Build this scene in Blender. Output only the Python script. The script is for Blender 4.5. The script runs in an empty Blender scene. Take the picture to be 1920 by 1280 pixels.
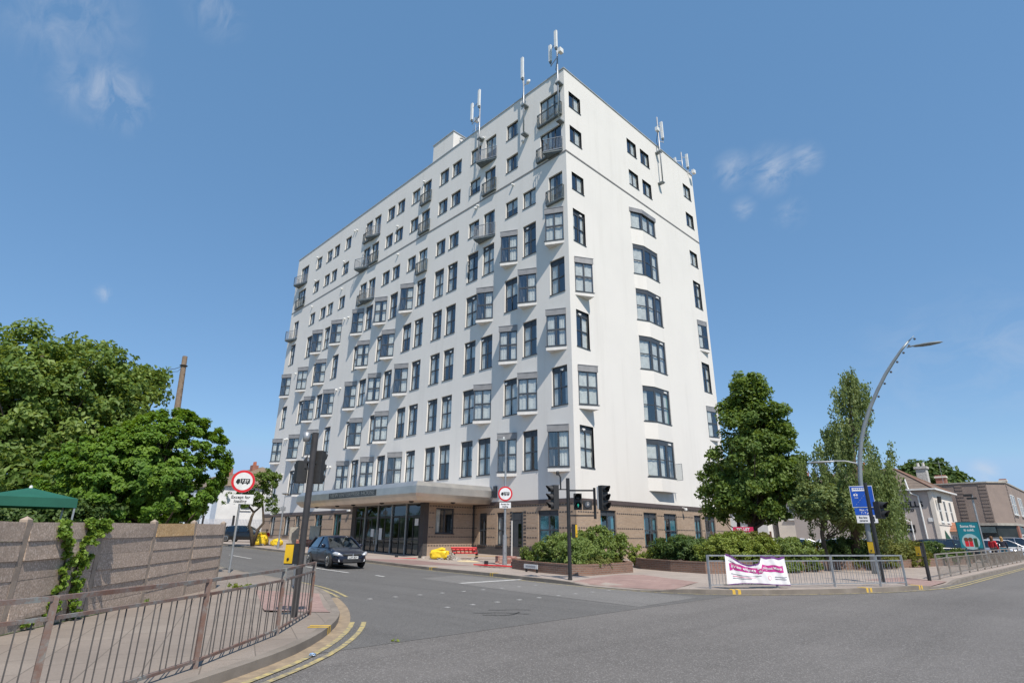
import bpy, bmesh, math, random
import numpy as np
from mathutils import Matrix, Vector
PI = math.pi
scene = bpy.context.scene
COL = scene.collection

# ------------------------------------------------------------------ camera, sky, sun, exposure
# World axes follow the tower: its near corner stands on the origin, the long front runs along -X
# (facing -Y), the short side along +Y (facing +X).
RB = Matrix(((0.6991566894391236, 0.22772528659044014, 0.6777323346719019),
             (0.7149338258988388, -0.23201077383178476, -0.6595760952396813),
             (0.00703904810139022, 0.9456808101432947, -0.3250203949424528)))
CAM = Vector((23.02, -27.97, 1.60))
cam_d = bpy.data.cameras.new('camera'); cam = bpy.data.objects.new('camera', cam_d); COL.objects.link(cam)
cam.matrix_world = Matrix.Translation(CAM) @ RB.to_4x4()
cam_d.sensor_width = 36; cam_d.lens = 36 * 1062 / 1920; cam_d.clip_start = 0.05; cam_d.clip_end = 3000
scene.camera = cam

SUN = Vector((2.3, -1.0, 3.5)).normalized()          # towards the sun
sd = bpy.data.lights.new('sun', 'SUN'); sd.energy = 5.0; sd.angle = math.radians(0.53); sd.color = (1.0, 0.928, 0.835)
so = bpy.data.objects.new('sun', sd); COL.objects.link(so)
so.rotation_euler = SUN.to_track_quat('Z', 'Y').to_euler(); so.location = (0, 0, 60)
w = bpy.data.worlds.new('World'); scene.world = w; w.use_nodes = True
wn = w.node_tree.nodes; wl = w.node_tree.links; wn.clear()
wo = wn.new('ShaderNodeOutputWorld'); bg = wn.new('ShaderNodeBackground'); sky = wn.new('ShaderNodeTexSky')
sky.sky_type = 'NISHITA'; sky.sun_disc = False; sky.sun_elevation = math.asin(SUN.z)
sky.sun_rotation = math.atan2(SUN.x, SUN.y); sky.air_density = 1.0; sky.dust_density = 0.1; sky.ozone_density = 3.0
sky.altitude = 50
SKY_STRENGTH = 0.125
bg.inputs['Strength'].default_value = SKY_STRENGTH
scene.view_settings.view_transform = 'Standard'; scene.view_settings.look = 'None'
scene.view_settings.exposure = 0.1; scene.view_settings.gamma = 1
scene.cycles.max_bounces = 6; scene.cycles.transparent_max_bounces = 12
scene.cycles.use_denoising = True

def ray(u, v):
    d = RB @ Vector((u - 960, -(v - 640), -1062)); return d
def at(u, v, dist):                                   # point seen in that direction at a horizontal distance
    d = ray(u, v); return CAM + d * (dist / math.hypot(d.x, d.y))

# thin cirrus wisps and small fair-weather puffs, placed by sky direction
def cloud_mask():
    tc = wn.new('ShaderNodeTexCoord')
    nrm = wn.new('ShaderNodeVectorMath'); nrm.operation = 'NORMALIZE'; wl.new(tc.outputs['Generated'], nrm.inputs[0])
    total = None
    spots = [((130, 25), .09, .30), ((70, 40), .06, .2), ((215, 180), .055, .62), ((150, 160), .05, .3), ((405, 20), .045, .4),
             ((198, 550), .016, .75), ((1375, 320), .035, .62), ((1450, 320), .045, .75), ((1510, 298), .028, .8),
             ((1395, 390), .022, .5), ((1480, 400), .03, .4), ((1845, 884), .020, .95), ((1750, 690), .12, .16), ((1880, 660), .12, .2)]
    for (u, v), rad, amp in spots:
        d = ray(u, v).normalized()
        dp = wn.new('ShaderNodeVectorMath'); dp.operation = 'DISTANCE'
        wl.new(nrm.outputs[0], dp.inputs[0]); dp.inputs[1].default_value = d
        mr = wn.new('ShaderNodeMapRange'); mr.interpolation_type = 'SMOOTHSTEP'
        mr.inputs[1].default_value = rad * 1.15; mr.inputs[2].default_value = 0; mr.inputs[3].default_value = 0; mr.inputs[4].default_value = amp
        wl.new(dp.outputs['Value'], mr.inputs[0])
        if total is None: total = mr.outputs[0]
        else:
            mx = wn.new('ShaderNodeMath'); mx.operation = 'MAXIMUM'
            wl.new(total, mx.inputs[0]); wl.new(mr.outputs[0], mx.inputs[1]); total = mx.outputs[0]
    mp = wn.new('ShaderNodeMapping'); wl.new(nrm.outputs[0], mp.inputs[0])
    mp.inputs['Rotation'].default_value = (0.5, 0.35, 0.7); mp.inputs['Scale'].default_value = (13, 34, 24)
    nz = wn.new('ShaderNodeTexNoise'); nz.inputs['Scale'].default_value = 1; nz.inputs['Detail'].default_value = 9; nz.inputs['Roughness'].default_value = .62
    nz.inputs['Distortion'].default_value = .6
    wl.new(mp.outputs[0], nz.inputs['Vector'])
    r = wn.new('ShaderNodeMapRange'); r.inputs[1].default_value = .40; r.inputs[2].default_value = .74; wl.new(nz.outputs[0], r.inputs[0])
    m = wn.new('ShaderNodeMath'); m.operation = 'MULTIPLY'; wl.new(total, m.inputs[0]); wl.new(r.outputs[0], m.inputs[1])
    return m.outputs[0]
mix = wn.new('ShaderNodeMix'); mix.data_type = 'RGBA'
# summer haze: the physical sky is softened towards an even pale blue and its horizon glow held back
hz_ = wn.new('ShaderNodeMix'); hz_.data_type = 'RGBA'; hz_.inputs[0].default_value = .42; hz_.inputs[7].default_value = (1.25, 3.05, 5.6, 1); wl.new(sky.outputs[0], hz_.inputs[6])
mn = wn.new('ShaderNodeMix'); mn.data_type = 'RGBA'; mn.blend_type = 'DARKEN'; mn.inputs[0].default_value = 1; mn.inputs[7].default_value = (2.75, 4.25, 6.3, 1); wl.new(hz_.outputs[2], mn.inputs[6])
wl.new(cloud_mask(), mix.inputs[0]); wl.new(mn.outputs[2], mix.inputs[6]); mix.inputs[7].default_value = (4.6, 5.0, 5.7, 1)
wl.new(mix.outputs[2], bg.inputs['Color']); wl.new(bg.outputs[0], wo.inputs[0])

# ------------------------------------------------------------------ materials
MATS = {}
def nm(name):
    m = bpy.data.materials.new(name); m.use_nodes = True
    nt = m.node_tree; return m, nt, nt.nodes, nt.links, nt.nodes['Principled BSDF']
def noise(n, l, scale, detail=6, rough=.6, coord='Object', vec=None, dist=0.0):
    if vec is None:
        tc = n.new('ShaderNodeTexCoord'); vec = tc.outputs[coord]
    t = n.new('ShaderNodeTexNoise'); t.inputs['Scale'].default_value = scale; t.inputs['Detail'].default_value = detail
    t.inputs['Roughness'].default_value = rough; t.inputs['Distortion'].default_value = dist
    l.new(vec, t.inputs['Vector']); return t.outputs[0]
def ramp(n, l, fac, stops):
    r = n.new('ShaderNodeValToRGB'); e = r.color_ramp.elements
    e[0].position, e[0].color = stops[0][0], (*stops[0][1], 1); e[1].position, e[1].color = stops[-1][0], (*stops[-1][1], 1)
    for p, c in stops[1:-1]:
        k = e.new(p); k.color = (*c, 1)
    l.new(fac, r.inputs[0]); return r.outputs[0]
def mixc(n, l, fac, a, b, mode='MIX'):
    m = n.new('ShaderNodeMix'); m.data_type = 'RGBA'; m.blend_type = mode
    for s, x in ((0, fac), (6, a), (7, b)):
        if isinstance(x, (int, float)): m.inputs[s].default_value = x
        elif isinstance(x, tuple): m.inputs[s].default_value = (*x, 1)
        else: l.new(x, m.inputs[s])
    return m.outputs[2]
def bump(n, l, p, h, strength=.3, dist=.01):
    b = n.new('ShaderNodeBump'); b.inputs['Strength'].default_value = strength; b.inputs['Distance'].default_value = dist
    l.new(h, b.inputs['Height']); l.new(b.outputs[0], p.inputs['Normal'])
def mat(name, c, c2=None, scale=3., rough=.6, metal=0., bmp=0., bs=None, spec=None, coat=0., lo=.35, hi=.65):
    if name in MATS: return MATS[name]
    m, nt, n, l, p = nm(name)
    p.inputs['Roughness'].default_value = rough; p.inputs['Metallic'].default_value = metal
    if spec is not None: p.inputs['Specular IOR Level'].default_value = spec
    if coat: p.inputs['Coat Weight'].default_value = coat; p.inputs['Coat Roughness'].default_value = .05
    c2 = c2 or tuple(x * .82 for x in c)
    f = noise(n, l, scale); l.new(ramp(n, l, f, [(lo, c), (hi, c2)]), p.inputs['Base Color'])
    if bmp: bump(n, l, p, noise(n, l, bs or scale * 12), bmp)
    MATS[name] = m; return m

def m_render():
    m, nt, n, l, p = nm('white_render'); p.inputs['Roughness'].default_value = .85
    tc = n.new('ShaderNodeTexCoord'); v = tc.outputs['Object']
    mp = n.new('ShaderNodeMapping'); l.new(v, mp.inputs[0]); mp.inputs['Scale'].default_value = (1.1, 1.1, .09)
    st = noise(n, l, 1.0, 7, .65, vec=mp.outputs[0]); pa = noise(n, l, .22, 5, .6, vec=v)
    c = mixc(n, l, ramp(n, l, st, [(.52, (0, 0, 0)), (.82, (.5, .5, .5))]), (.74, .71, .665), (.58, .55, .505))
    c = mixc(n, l, ramp(n, l, pa, [(.45, (0, 0, 0)), (.7, (.4, .4, .4))]), c, (.66, .635, .60))
    l.new(c, p.inputs['Base Color']); bump(n, l, p, noise(n, l, 26, 6, .7, vec=v), .12, .01); return m
def m_brick(name, a, b, mortar, sx=1.0, mix_dark=None, scale=1.0):
    m, nt, n, l, p = nm(name); p.inputs['Roughness'].default_value = .85
    tc = n.new('ShaderNodeTexCoord'); sp = n.new('ShaderNodeSeparateXYZ'); l.new(tc.outputs['Object'], sp.inputs[0])
    ad = n.new('ShaderNodeMath'); ad.operation = 'ADD'; l.new(sp.outputs[0], ad.inputs[0]); l.new(sp.outputs[1], ad.inputs[1])
    cb = n.new('ShaderNodeCombineXYZ'); l.new(ad.outputs[0], cb.inputs[0]); l.new(sp.outputs[2], cb.inputs[1])
    bt = n.new('ShaderNodeTexBrick'); l.new(cb.outputs[0], bt.inputs['Vector'])
    bt.inputs['Scale'].default_value = scale; bt.inputs['Brick Width'].default_value = .235; bt.inputs['Row Height'].default_value = .082
    bt.inputs['Mortar Size'].default_value = .010; bt.inputs['Bias'].default_value = -.1
    bt.inputs['Color1'].default_value = (*a, 1); bt.inputs['Color2'].default_value = (*b, 1); bt.inputs['Mortar'].default_value = (*mortar, 1)
    f = noise(n, l, .8, 5, vec=tc.outputs['Object'])
    c = mixc(n, l, ramp(n, l, f, [(.4, (0, 0, 0)), (.75, (.5, .5, .5))]), bt.outputs[0], tuple(x * .7 for x in a))
    l.new(c, p.inputs['Base Color']); bump(n, l, p, bt.outputs['Fac'], -.4, .01); return m
def m_asphalt(name, base, patch, speck, track=(.05, 1.2, 1)):
    m, nt, n, l, p = nm(name); p.inputs['Roughness'].default_value = .82; p.inputs['Specular IOR Level'].default_value = .3
    tc = n.new('ShaderNodeTexCoord'); v = tc.outputs['Object']
    big = noise(n, l, .16, 6, .6, vec=v); c = ramp(n, l, big, [(.32, base), (.68, patch)])
    mid = noise(n, l, 1.3, 5, .7, vec=v); c = mixc(n, l, ramp(n, l, mid, [(.5, (0, 0, 0)), (.8, (.35, .35, .35))]), c, tuple(x * .7 for x in base))
    mp = n.new('ShaderNodeMapping'); l.new(v, mp.inputs[0]); mp.inputs['Scale'].default_value = track
    c = mixc(n, l, ramp(n, l, noise(n, l, 1.0, 4, .55, vec=mp.outputs[0]), [(.46, (0, 0, 0)), (.7, (.55, .55, .55))]), c, tuple(x * .72 for x in base))
    vo = n.new('ShaderNodeTexVoronoi'); vo.inputs['Scale'].default_value = 62; l.new(v, vo.inputs['Vector'])
    fine = noise(n, l, 95, 3, .8, vec=v)
    sp = n.new('ShaderNodeSeparateColor'); l.new(vo.outputs['Color'], sp.inputs[0])
    c = mixc(n, l, ramp(n, l, sp.outputs[0], [(.70, (0, 0, 0)), (.95, (1, 1, 1))]), c, speck)
    c = mixc(n, l, ramp(n, l, fine, [(.30, (1, 1, 1)), (.5, (0, 0, 0))]), c, tuple(x * .35 for x in base))
    l.new(c, p.inputs['Base Color']); bump(n, l, p, vo.outputs['Distance'], .5, .012); return m
def m_slabs(name, a, b, joint, bw=.9, rh=.6, rot=0.0, red=None):
    m, nt, n, l, p = nm(name); p.inputs['Roughness'].default_value = .85
    tc = n.new('ShaderNodeTexCoord'); mp = n.new('ShaderNodeMapping'); l.new(tc.outputs['Object'], mp.inputs[0])
    mp.inputs['Rotation'].default_value = (0, 0, rot)
    bt = n.new('ShaderNodeTexBrick'); l.new(mp.outputs[0], bt.inputs['Vector'])
    bt.inputs['Scale'].default_value = 1; bt.inputs['Brick Width'].default_value = bw; bt.inputs['Row Height'].default_value = rh
    bt.inputs['Mortar Size'].default_value = .008; bt.inputs['Color1'].default_value = (*a, 1); bt.inputs['Color2'].default_value = (*b, 1)
    bt.inputs['Mortar'].default_value = (*joint, 1)
    f = noise(n, l, .7, 7, .7, vec=tc.outputs['Object'])
    c = mixc(n, l, ramp(n, l, f, [(.42, (0, 0, 0)), (.72, (.65, .65, .65))]), bt.outputs[0], tuple(x * .62 for x in b))
    g = noise(n, l, 40, 4, .7, vec=tc.outputs['Object'])
    c = mixc(n, l, ramp(n, l, g, [(.35, (.5, .5, .5)), (.6, (0, 0, 0))]), c, tuple(x * .6 for x in a))
    l.new(c, p.inputs['Base Color']); return m
def m_leaf(name, dark, midc, light, trans=.32, rough=.55):
    m, nt, n, l, p = nm(name); p.inputs['Roughness'].default_value = rough; p.inputs['Specular IOR Level'].default_value = .35
    at_ = n.new('ShaderNodeAttribute'); at_.attribute_name = 'tint'
    c = ramp(n, l, at_.outputs['Fac'], [(0., dark), (.5, midc), (1., light)])
    l.new(c, p.inputs['Base Color'])
    tr = n.new('ShaderNodeBsdfTranslucent'); ms = n.new('ShaderNodeMixShader'); ms.inputs[0].default_value = trans
    c2 = mixc(n, l, .6, c, (light[0] * 1.5, light[1] * 1.4, light[2] * .6)); l.new(c2, tr.inputs[0])
    out = [x for x in n if x.type == 'OUTPUT_MATERIAL'][0]
    l.new(p.outputs[0], ms.inputs[1]); l.new(tr.outputs[0], ms.inputs[2]); l.new(ms.outputs[0], out.inputs[0]); return m
def m_glass(name, tint, base=.16, rough=.03):
    m, nt, n, l, p = nm(name); n.remove(p)
    out = [x for x in n if x.type == 'OUTPUT_MATERIAL'][0]
    t = n.new('ShaderNodeBsdfTransparent'); t.inputs[0].default_value = (*tint, 1)
    g = n.new('ShaderNodeBsdfGlossy'); g.inputs['Roughness'].default_value = rough; g.inputs[0].default_value = (.9, .95, 1, 1)
    ge = n.new('ShaderNodeNewGeometry'); dt = n.new('ShaderNodeVectorMath'); dt.operation = 'DOT_PRODUCT'
    l.new(ge.outputs['Normal'], dt.inputs[0]); l.new(ge.outputs['Incoming'], dt.inputs[1])
    ab = n.new('ShaderNodeMath'); ab.operation = 'ABSOLUTE'; l.new(dt.outputs['Value'], ab.inputs[0])
    su = n.new('ShaderNodeMath'); su.operation = 'SUBTRACT'; su.inputs[0].default_value = 1; l.new(ab.outputs[0], su.inputs[1])
    pw = n.new('ShaderNodeMath'); pw.operation = 'POWER'; pw.inputs[1].default_value = 4; l.new(su.outputs[0], pw.inputs[0])
    a = n.new('ShaderNodeMath'); a.operation = 'MULTIPLY_ADD'; a.inputs[1].default_value = 1 - base; a.inputs[2].default_value = base; l.new(pw.outputs[0], a.inputs[0])
    b = noise(n, l, .9, 3); bn = n.new('ShaderNodeBump'); bn.inputs['Strength'].default_value = .03; bn.inputs['Distance'].default_value = .05
    l.new(b, bn.inputs['Height']); l.new(bn.outputs[0], g.inputs['Normal'])
    ms = n.new('ShaderNodeMixShader'); l.new(a.outputs[0], ms.inputs[0]); l.new(t.outputs[0], ms.inputs[1]); l.new(g.outputs[0], ms.inputs[2])
    l.new(ms.outputs[0], out.inputs[0]); return m
def m_rust():
    m, nt, n, l, p = nm('rusty_painted_steel'); p.inputs['Roughness'].default_value = .75
    f = noise(n, l, 2.2, 8, .75); g = noise(n, l, 30, 5, .7)
    c = ramp(n, l, f, [(.40, (.22, .235, .225)), (.50, (.19, .14, .12)), (.64, (.15, .075, .055))])
    c = mixc(n, l, ramp(n, l, g, [(.45, (0, 0, 0)), (.7, (.7, .7, .7))]), c, (.19, .095, .06))
    l.new(c, p.inputs['Base Color']); bump(n, l, p, g, .4, .004); return m
def m_pebble(name, a, b, c3):
    m, nt, n, l, p = nm(name); p.inputs['Roughness'].default_value = .9
    tc = n.new('ShaderNodeTexCoord'); v = tc.outputs['Object']
    vo = n.new('ShaderNodeTexVoronoi'); vo.inputs['Scale'].default_value = 38; l.new(v, vo.inputs['Vector'])
    sp = n.new('ShaderNodeSeparateColor'); l.new(vo.outputs['Color'], sp.inputs[0])
    c = ramp(n, l, sp.outputs[0], [(0, a), (.5, b), (1, c3)])
    d = ramp(n, l, vo.outputs['Distance'], [(.4, (0, 0, 0)), (.8, (.6, .6, .6))]); c = mixc(n, l, d, c, tuple(x * .45 for x in a))
    f = noise(n, l, 1.6, 6, .7, vec=v); c = mixc(n, l, ramp(n, l, f, [(.45, (0, 0, 0)), (.75, (.55, .55, .55))]), c, tuple(x * .5 for x in a))
    l.new(c, p.inputs['Base Color']); bump(n, l, p, vo.outputs['Distance'], -.4, .01); return m
def m_tiles(name, a, b, axis_scale=(1, 1, 1), row=.3):
    m, nt, n, l, p = nm(name); p.inputs['Roughness'].default_value = .8
    tc = n.new('ShaderNodeTexCoord'); sp = n.new('ShaderNodeSeparateXYZ'); l.new(tc.outputs['Object'], sp.inputs[0])
    w_ = n.new('ShaderNodeMath'); w_.operation = 'MULTIPLY'; w_.inputs[1].default_value = 1 / row; l.new(sp.outputs[2], w_.inputs[0])
    fr = n.new('ShaderNodeMath'); fr.operation = 'FRACT'; l.new(w_.outputs[0], fr.inputs[0])
    f = noise(n, l, 4, 6, .7); c = ramp(n, l, f, [(.35, a), (.65, b)])
    c = mixc(n, l, ramp(n, l, fr.outputs[0], [(.0, (.75, .75, .75)), (.3, (0, 0, 0))]), c, tuple(x * .35 for x in a))
    l.new(c, p.inputs['Base Color']); bump(n, l, p, fr.outputs[0], .5, .03); return m

RENDER = m_render()
BRICK = m_brick('buff_brick', (.40, .285, .195), (.31, .215, .145), (.33, .29, .25))
DKBRICK = m_brick('dark_brick', (.045, .04, .042), (.065, .055, .055), (.13, .12, .11))
REDBRICK = m_brick('red_brown_brick', (.23, .125, .085), (.15, .085, .06), (.22, .19, .16))
ASPH1 = m_asphalt('coarse_asphalt', (.125, .115, .107), (.178, .165, .154), (.26, .245, .23), (.8, .045, 1))
ASPH2 = m_asphalt('smooth_asphalt', (.122, .117, .111), (.150, .144, .137), (.20, .193, .185))
ASPH3 = m_asphalt('patch_asphalt', (.175, .168, .158), (.20, .19, .18), (.26, .25, .24))
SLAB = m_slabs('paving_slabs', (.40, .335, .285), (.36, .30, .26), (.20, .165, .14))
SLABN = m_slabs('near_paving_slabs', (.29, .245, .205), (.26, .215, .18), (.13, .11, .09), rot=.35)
REDPAVE = m_slabs('red_tactile_paving', (.37, .25, .215), (.32, .21, .185), (.2, .12, .1), .4, .4)
KERB = mat('kerb_stone', (.25, .215, .18), (.17, .145, .12), 1.5, .9, bmp=.2)
DIRT = mat('roadside_dirt', (.34, .26, .17), (.22, .17, .12), 5, .95, bmp=.3)
YELLOW = mat('worn_yellow_paint', (.45, .36, .15), (.20, .18, .14), 7, .8, lo=.42, hi=.62)
YBRIGHT = mat('yellow_kerb_paint', (.75, .47, .05), (.55, .36, .07), 14, .7)
WHITEP = mat('worn_white_paint', (.62, .61, .58), (.33, .32, .31), 6, .8, lo=.45, hi=.7)
FRAME = mat('grey_window_frame', (.055, .062, .072), (.045, .052, .062), 2, .45)
FRAMEG = mat('grey_bay_panel', (.12, .125, .135), (.095, .10, .11), 2, .5)
HOODM = mat('zinc_hood', (.30, .295, .295), (.22, .215, .215), 1.7, .5, metal=.25)
LEDGE = mat('white_ledge', (.72, .70, .67), (.62, .60, .57), 2, .7)
GLASS = m_glass('window_glass', (.84, .87, .87), .17)
GLASSD = m_glass('dark_screen_glass', (.30, .33, .33), .10)
CURT = mat('pale_curtain', (.82, .80, .74), (.62, .60, .55), 3, .9)
BLUECURT = mat('blue_green_curtain', (.08, .30, .37), (.05, .20, .27), 3, .9)
GREENCURT = mat('green_curtain', (.20, .42, .16), None, 3, .9)
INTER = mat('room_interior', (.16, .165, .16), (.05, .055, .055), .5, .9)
WHITEPL = mat('white_plastic', (.78, .78, .76), (.68, .68, .66), 4, .5)
GALV = mat('galvanised_steel', (.42, .43, .44), (.31, .32, .33), 9, .45, metal=.55)
STEELP = mat('grey_painted_steel', (.22, .245, .25), (.17, .19, .195), 5, .5, metal=.2)
BALC = mat('balcony_steel', (.16, .18, .18), (.12, .135, .135), 3, .5, metal=.3)
BLACK = mat('black_paint', (.018, .018, .02), (.028, .027, .027), 6, .42)
BLACKR = mat('black_plastic', (.022, .022, .024), (.03, .03, .03), 9, .6)
CONC = mat('pale_concrete', (.42, .39, .34), (.30, .275, .24), 3, .9, bmp=.2)
BAND = mat('brown_metal_band', (.10, .075, .07), (.08, .06, .055), 2, .5)
SILVER = mat('brushed_canopy_steel', (.66, .62, .56), (.55, .52, .48), 1.2, .38, metal=.8)
RUST = m_rust()
RED = mat('red_plastic', (.72, .035, .04), (.55, .03, .035), 4, .45)
YEL = mat('yellow_tarpaulin', (.85, .60, .03), (.68, .46, .02), 2.5, .5, bmp=.3, bs=8)
BARK = mat('bark', (.10, .075, .052), (.055, .042, .032), 5, .95, bmp=.5, bs=24)
BIRCHB = mat('birch_bark', (.36, .33, .29), (.10, .09, .08), 5, .9)
SOIL = mat('planter_soil', (.07, .05, .035), None, 4, .95)
GRASSM = mat('verge_grass', (.07, .11, .03), (.10, .12, .05), 1.5, .95, bmp=.3)
PARK = mat('car_park_tarmac', (.13, .125, .12), (.17, .165, .155), .8, .9)
RUBBER = mat('tyre_rubber', (.02, .02, .02), None, 5, .8)
ALLOY = mat('alloy_wheel', (.50, .50, .50), None, 5, .3, metal=.8)
CARGL = m_glass('car_glass', (.18, .22, .20), .12)
LENS = mat('headlamp_lens', (.75, .77, .8), (.5, .52, .55), 14, .12, metal=.4)
REDL = mat('red_lamp_lens', (.45, .02, .02), None, 14, .25)
PLATEW = mat('white_plate', (.78, .78, .76), None, 14, .5)
CHROME = mat('chrome_trim', (.7, .7, .72), None, 3, .2, metal=.95)
PEB = m_pebble('pebble_dash_grey', (.50, .385, .30), (.38, .29, .225), (.61, .49, .40))
PEBT = m_pebble('pebble_dash_tan', (.62, .41, .20), (.45, .27, .12), (.70, .52, .30))
L_PLANE = m_leaf('plane_leaves', (0.051, 0.099, 0.020), (0.128, 0.206, 0.043), (0.289, 0.363, 0.093))
L_ROUND = m_leaf('round_tree_leaves', (0.041, 0.095, 0.013), (0.101, 0.198, 0.019), (0.205, 0.315, 0.034))
L_MAPLE = m_leaf('maple_leaves', (0.044, 0.083, 0.016), (0.105, 0.174, 0.033), (0.191, 0.265, 0.056))
L_BIRCH = m_leaf('birch_leaves', (0.065, 0.102, 0.032), (0.152, 0.210, 0.065), (0.275, 0.326, 0.131))
L_SHRUB = m_leaf('shrub_leaves', (0.054, 0.092, 0.022), (0.131, 0.193, 0.043), (0.262, 0.323, 0.092))
L_DARK = m_leaf('dark_shrub_leaves', (0.027, 0.057, 0.015), (0.068, 0.120, 0.030), (0.150, 0.217, 0.060))
L_LIME = m_leaf('lime_shrub_leaves', (.07, .11, .018), (.17, .23, .035), (.30, .34, .08))
L_OLIVE = m_leaf('olive_shrub_leaves', (0.065, 0.085, 0.019), (0.143, 0.169, 0.039), (0.260, 0.260, 0.078))
L_IVY = m_leaf('ivy_leaves', (.05, .10, .012), (.14, .24, .03), (.28, .38, .07))

# ------------------------------------------------------------------ mesh helpers
class MB:
    def __init__(s): s.v = []; s.f = []; s.m = []
    def add(s, vs, fs, mi=0):
        o = len(s.v); s.v += [tuple(v) for v in vs]; s.f += [tuple(i + o for i in f) for f in fs]; s.m += [mi] * len(fs); return s
    def quad(s, a, b, c, d, mi=0): return s.add([a, b, c, d], [(0, 1, 2, 3)], mi)
    def box(s, x0, x1, y0, y1, z0, z1, mi=0):
        if x0 > x1: x0, x1 = x1, x0
        if y0 > y1: y0, y1 = y1, y0
        return s.add([(x0, y0, z0), (x1, y0, z0), (x1, y1, z0), (x0, y1, z0), (x0, y0, z1), (x1, y0, z1), (x1, y1, z1), (x0, y1, z1)],
                     [(0, 3, 2, 1), (4, 5, 6, 7), (0, 1, 5, 4), (1, 2, 6, 5), (2, 3, 7, 6), (3, 0, 4, 7)], mi)
    def beam(s, a, b, wd, ht, mi=0, up=(0, 0, 1)):
        a = Vector(a); b = Vector(b); d = (b - a).normalized(); up = Vector(up)
        sd_ = d.cross(up)
        if sd_.length < 1e-4: sd_ = d.cross(Vector((1, 0, 0)))
        sd_.normalize(); u2 = sd_.cross(d); vs = []
        for p in (a, b):
            for i, j in ((-1, -1), (1, -1), (1, 1), (-1, 1)): vs.append(p + sd_ * (i * wd / 2) + u2 * (j * ht / 2))
        return s.add(vs, [(0, 1, 2, 3), (7, 6, 5, 4), (0, 4, 5, 1), (1, 5, 6, 2), (2, 6, 7, 3), (3, 7, 4, 0)], mi)
    def prism(s, poly, z0, z1, mi=0):
        n = len(poly); vs = [(x, y, z0) for x, y in poly] + [(x, y, z1) for x, y in poly]
        return s.add(vs, [tuple(range(n))[::-1], tuple(range(n, 2 * n))] + [(i, (i + 1) % n, n + (i + 1) % n, n + i) for i in range(n)], mi)
    def tube(s, pts, r, n=8, mi=0, cap=True):
        pts = [Vector(p) for p in pts]; rs = r if isinstance(r, (list, tuple)) else [r] * len(pts)
        o = len(s.v); prev = None
        for i, p in enumerate(pts):
            d = (pts[min(i + 1, len(pts) - 1)] - pts[max(i - 1, 0)]).normalized()
            a = d.orthogonal().normalized() if prev is None else (prev - d * prev.dot(d)).normalized()
            prev = a; b = d.cross(a)
            for k in range(n):
                t = 2 * PI * k / n; s.v.append(tuple(p + (a * math.cos(t) + b * math.sin(t)) * rs[i]))
        for i in range(len(pts) - 1):
            for k in range(n):
                s.f.append((o + i * n + k, o + i * n + (k + 1) % n, o + (i + 1) * n + (k + 1) % n, o + (i + 1) * n + k)); s.m.append(mi)
        if cap:
            s.f.append(tuple(o + k for k in range(n))[::-1]); s.f.append(tuple(o + (len(pts) - 1) * n + k for k in range(n))); s.m += [mi, mi]
        return s
    def lathe(s, prof, c=(0, 0, 0), n=16, axis='z', mi=0, sx=1, sy=1):
        o = len(s.v)
        for r, h in prof:
            for k in range(n):
                t = 2 * PI * k / n; a, b = r * math.cos(t) * sx, r * math.sin(t) * sy
                p = (a, b, h) if axis == 'z' else ((h, a, b) if axis == 'x' else (a, h, b))
                s.v.append((c[0] + p[0], c[1] + p[1], c[2] + p[2]))
        for i in range(len(prof) - 1):
            for k in range(n):
                s.f.append((o + i * n + k, o + i * n + (k + 1) % n, o + (i + 1) * n + (k + 1) % n, o + (i + 1) * n + k)); s.m.append(mi)
        s.f.append(tuple(o + k for k in range(n))[::-1]); s.f.append(tuple(o + (len(prof) - 1) * n + k for k in range(n))); s.m += [mi, mi]
        return s
    def mesh(s, name, mats, smooth=False):
        me = bpy.data.meshes.new(name); me.from_pydata(s.v, [], s.f)
        for m in (mats if isinstance(mats, (list, tuple)) else [mats]): me.materials.append(m)
        if len(me.materials) > 1: me.polygons.foreach_set('material_index', s.m)
        if smooth: me.shade_smooth()
        me.update(); return me
    def build(s, name, mats, parent=None, smooth=False, **k):
        return link(name, s.mesh(name, mats, smooth), parent, **k)
def link(name, data, parent=None, loc=None, rot=None, mod=None, **tags):
    o = bpy.data.objects.new(name, data); COL.objects.link(o)
    if parent is not None: o.parent = parent
    if loc is not None: o.location = loc
    if rot is not None: o.rotation_euler = rot if isinstance(rot, (tuple, list)) else (0, 0, rot)
    for k, v in tags.items(): o[k] = v
    if mod == 'bevel':
        b = o.modifiers.new('bevel', 'BEVEL'); b.width = .01; b.segments = 2
    return o
def thing(name, label, cat, loc=(0, 0, 0), rot=0, group=None):
    o = link(name, None, None, loc, rot); o['label'] = label; o['category'] = cat
    if group: o['group'] = group
    return o
def tag(o, label, cat, group=None):
    o['label'] = label; o['category'] = cat
    if group: o['group'] = group
    return o
def copy_tree(root, loc, rot, label, group=None):
    def cp(o, parent):
        c = o.copy(); COL.objects.link(c); c.parent = parent
        for ch in o.children: cp(ch, c)
        return c
    r = cp(root, None); r.location = loc; r.rotation_euler = (0, 0, rot); r['label'] = label
    if group: r['group'] = group
    return r
_txt = {}
def text_mesh(body, size, bold=0.0, depth=.004, align='CENTER'):
    c = bpy.data.curves.new('t', 'FONT'); c.body = body; c.size = size; c.extrude = depth; c.align_x = align; c.align_y = 'CENTER'; c.offset = bold
    c.resolution_u = 3
    o = bpy.data.objects.new('t', c); COL.objects.link(o)
    dg = bpy.context.evaluated_depsgraph_get(); me = bpy.data.meshes.new_from_object(o.evaluated_get(dg))
    bpy.data.objects.remove(o); return me
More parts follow.
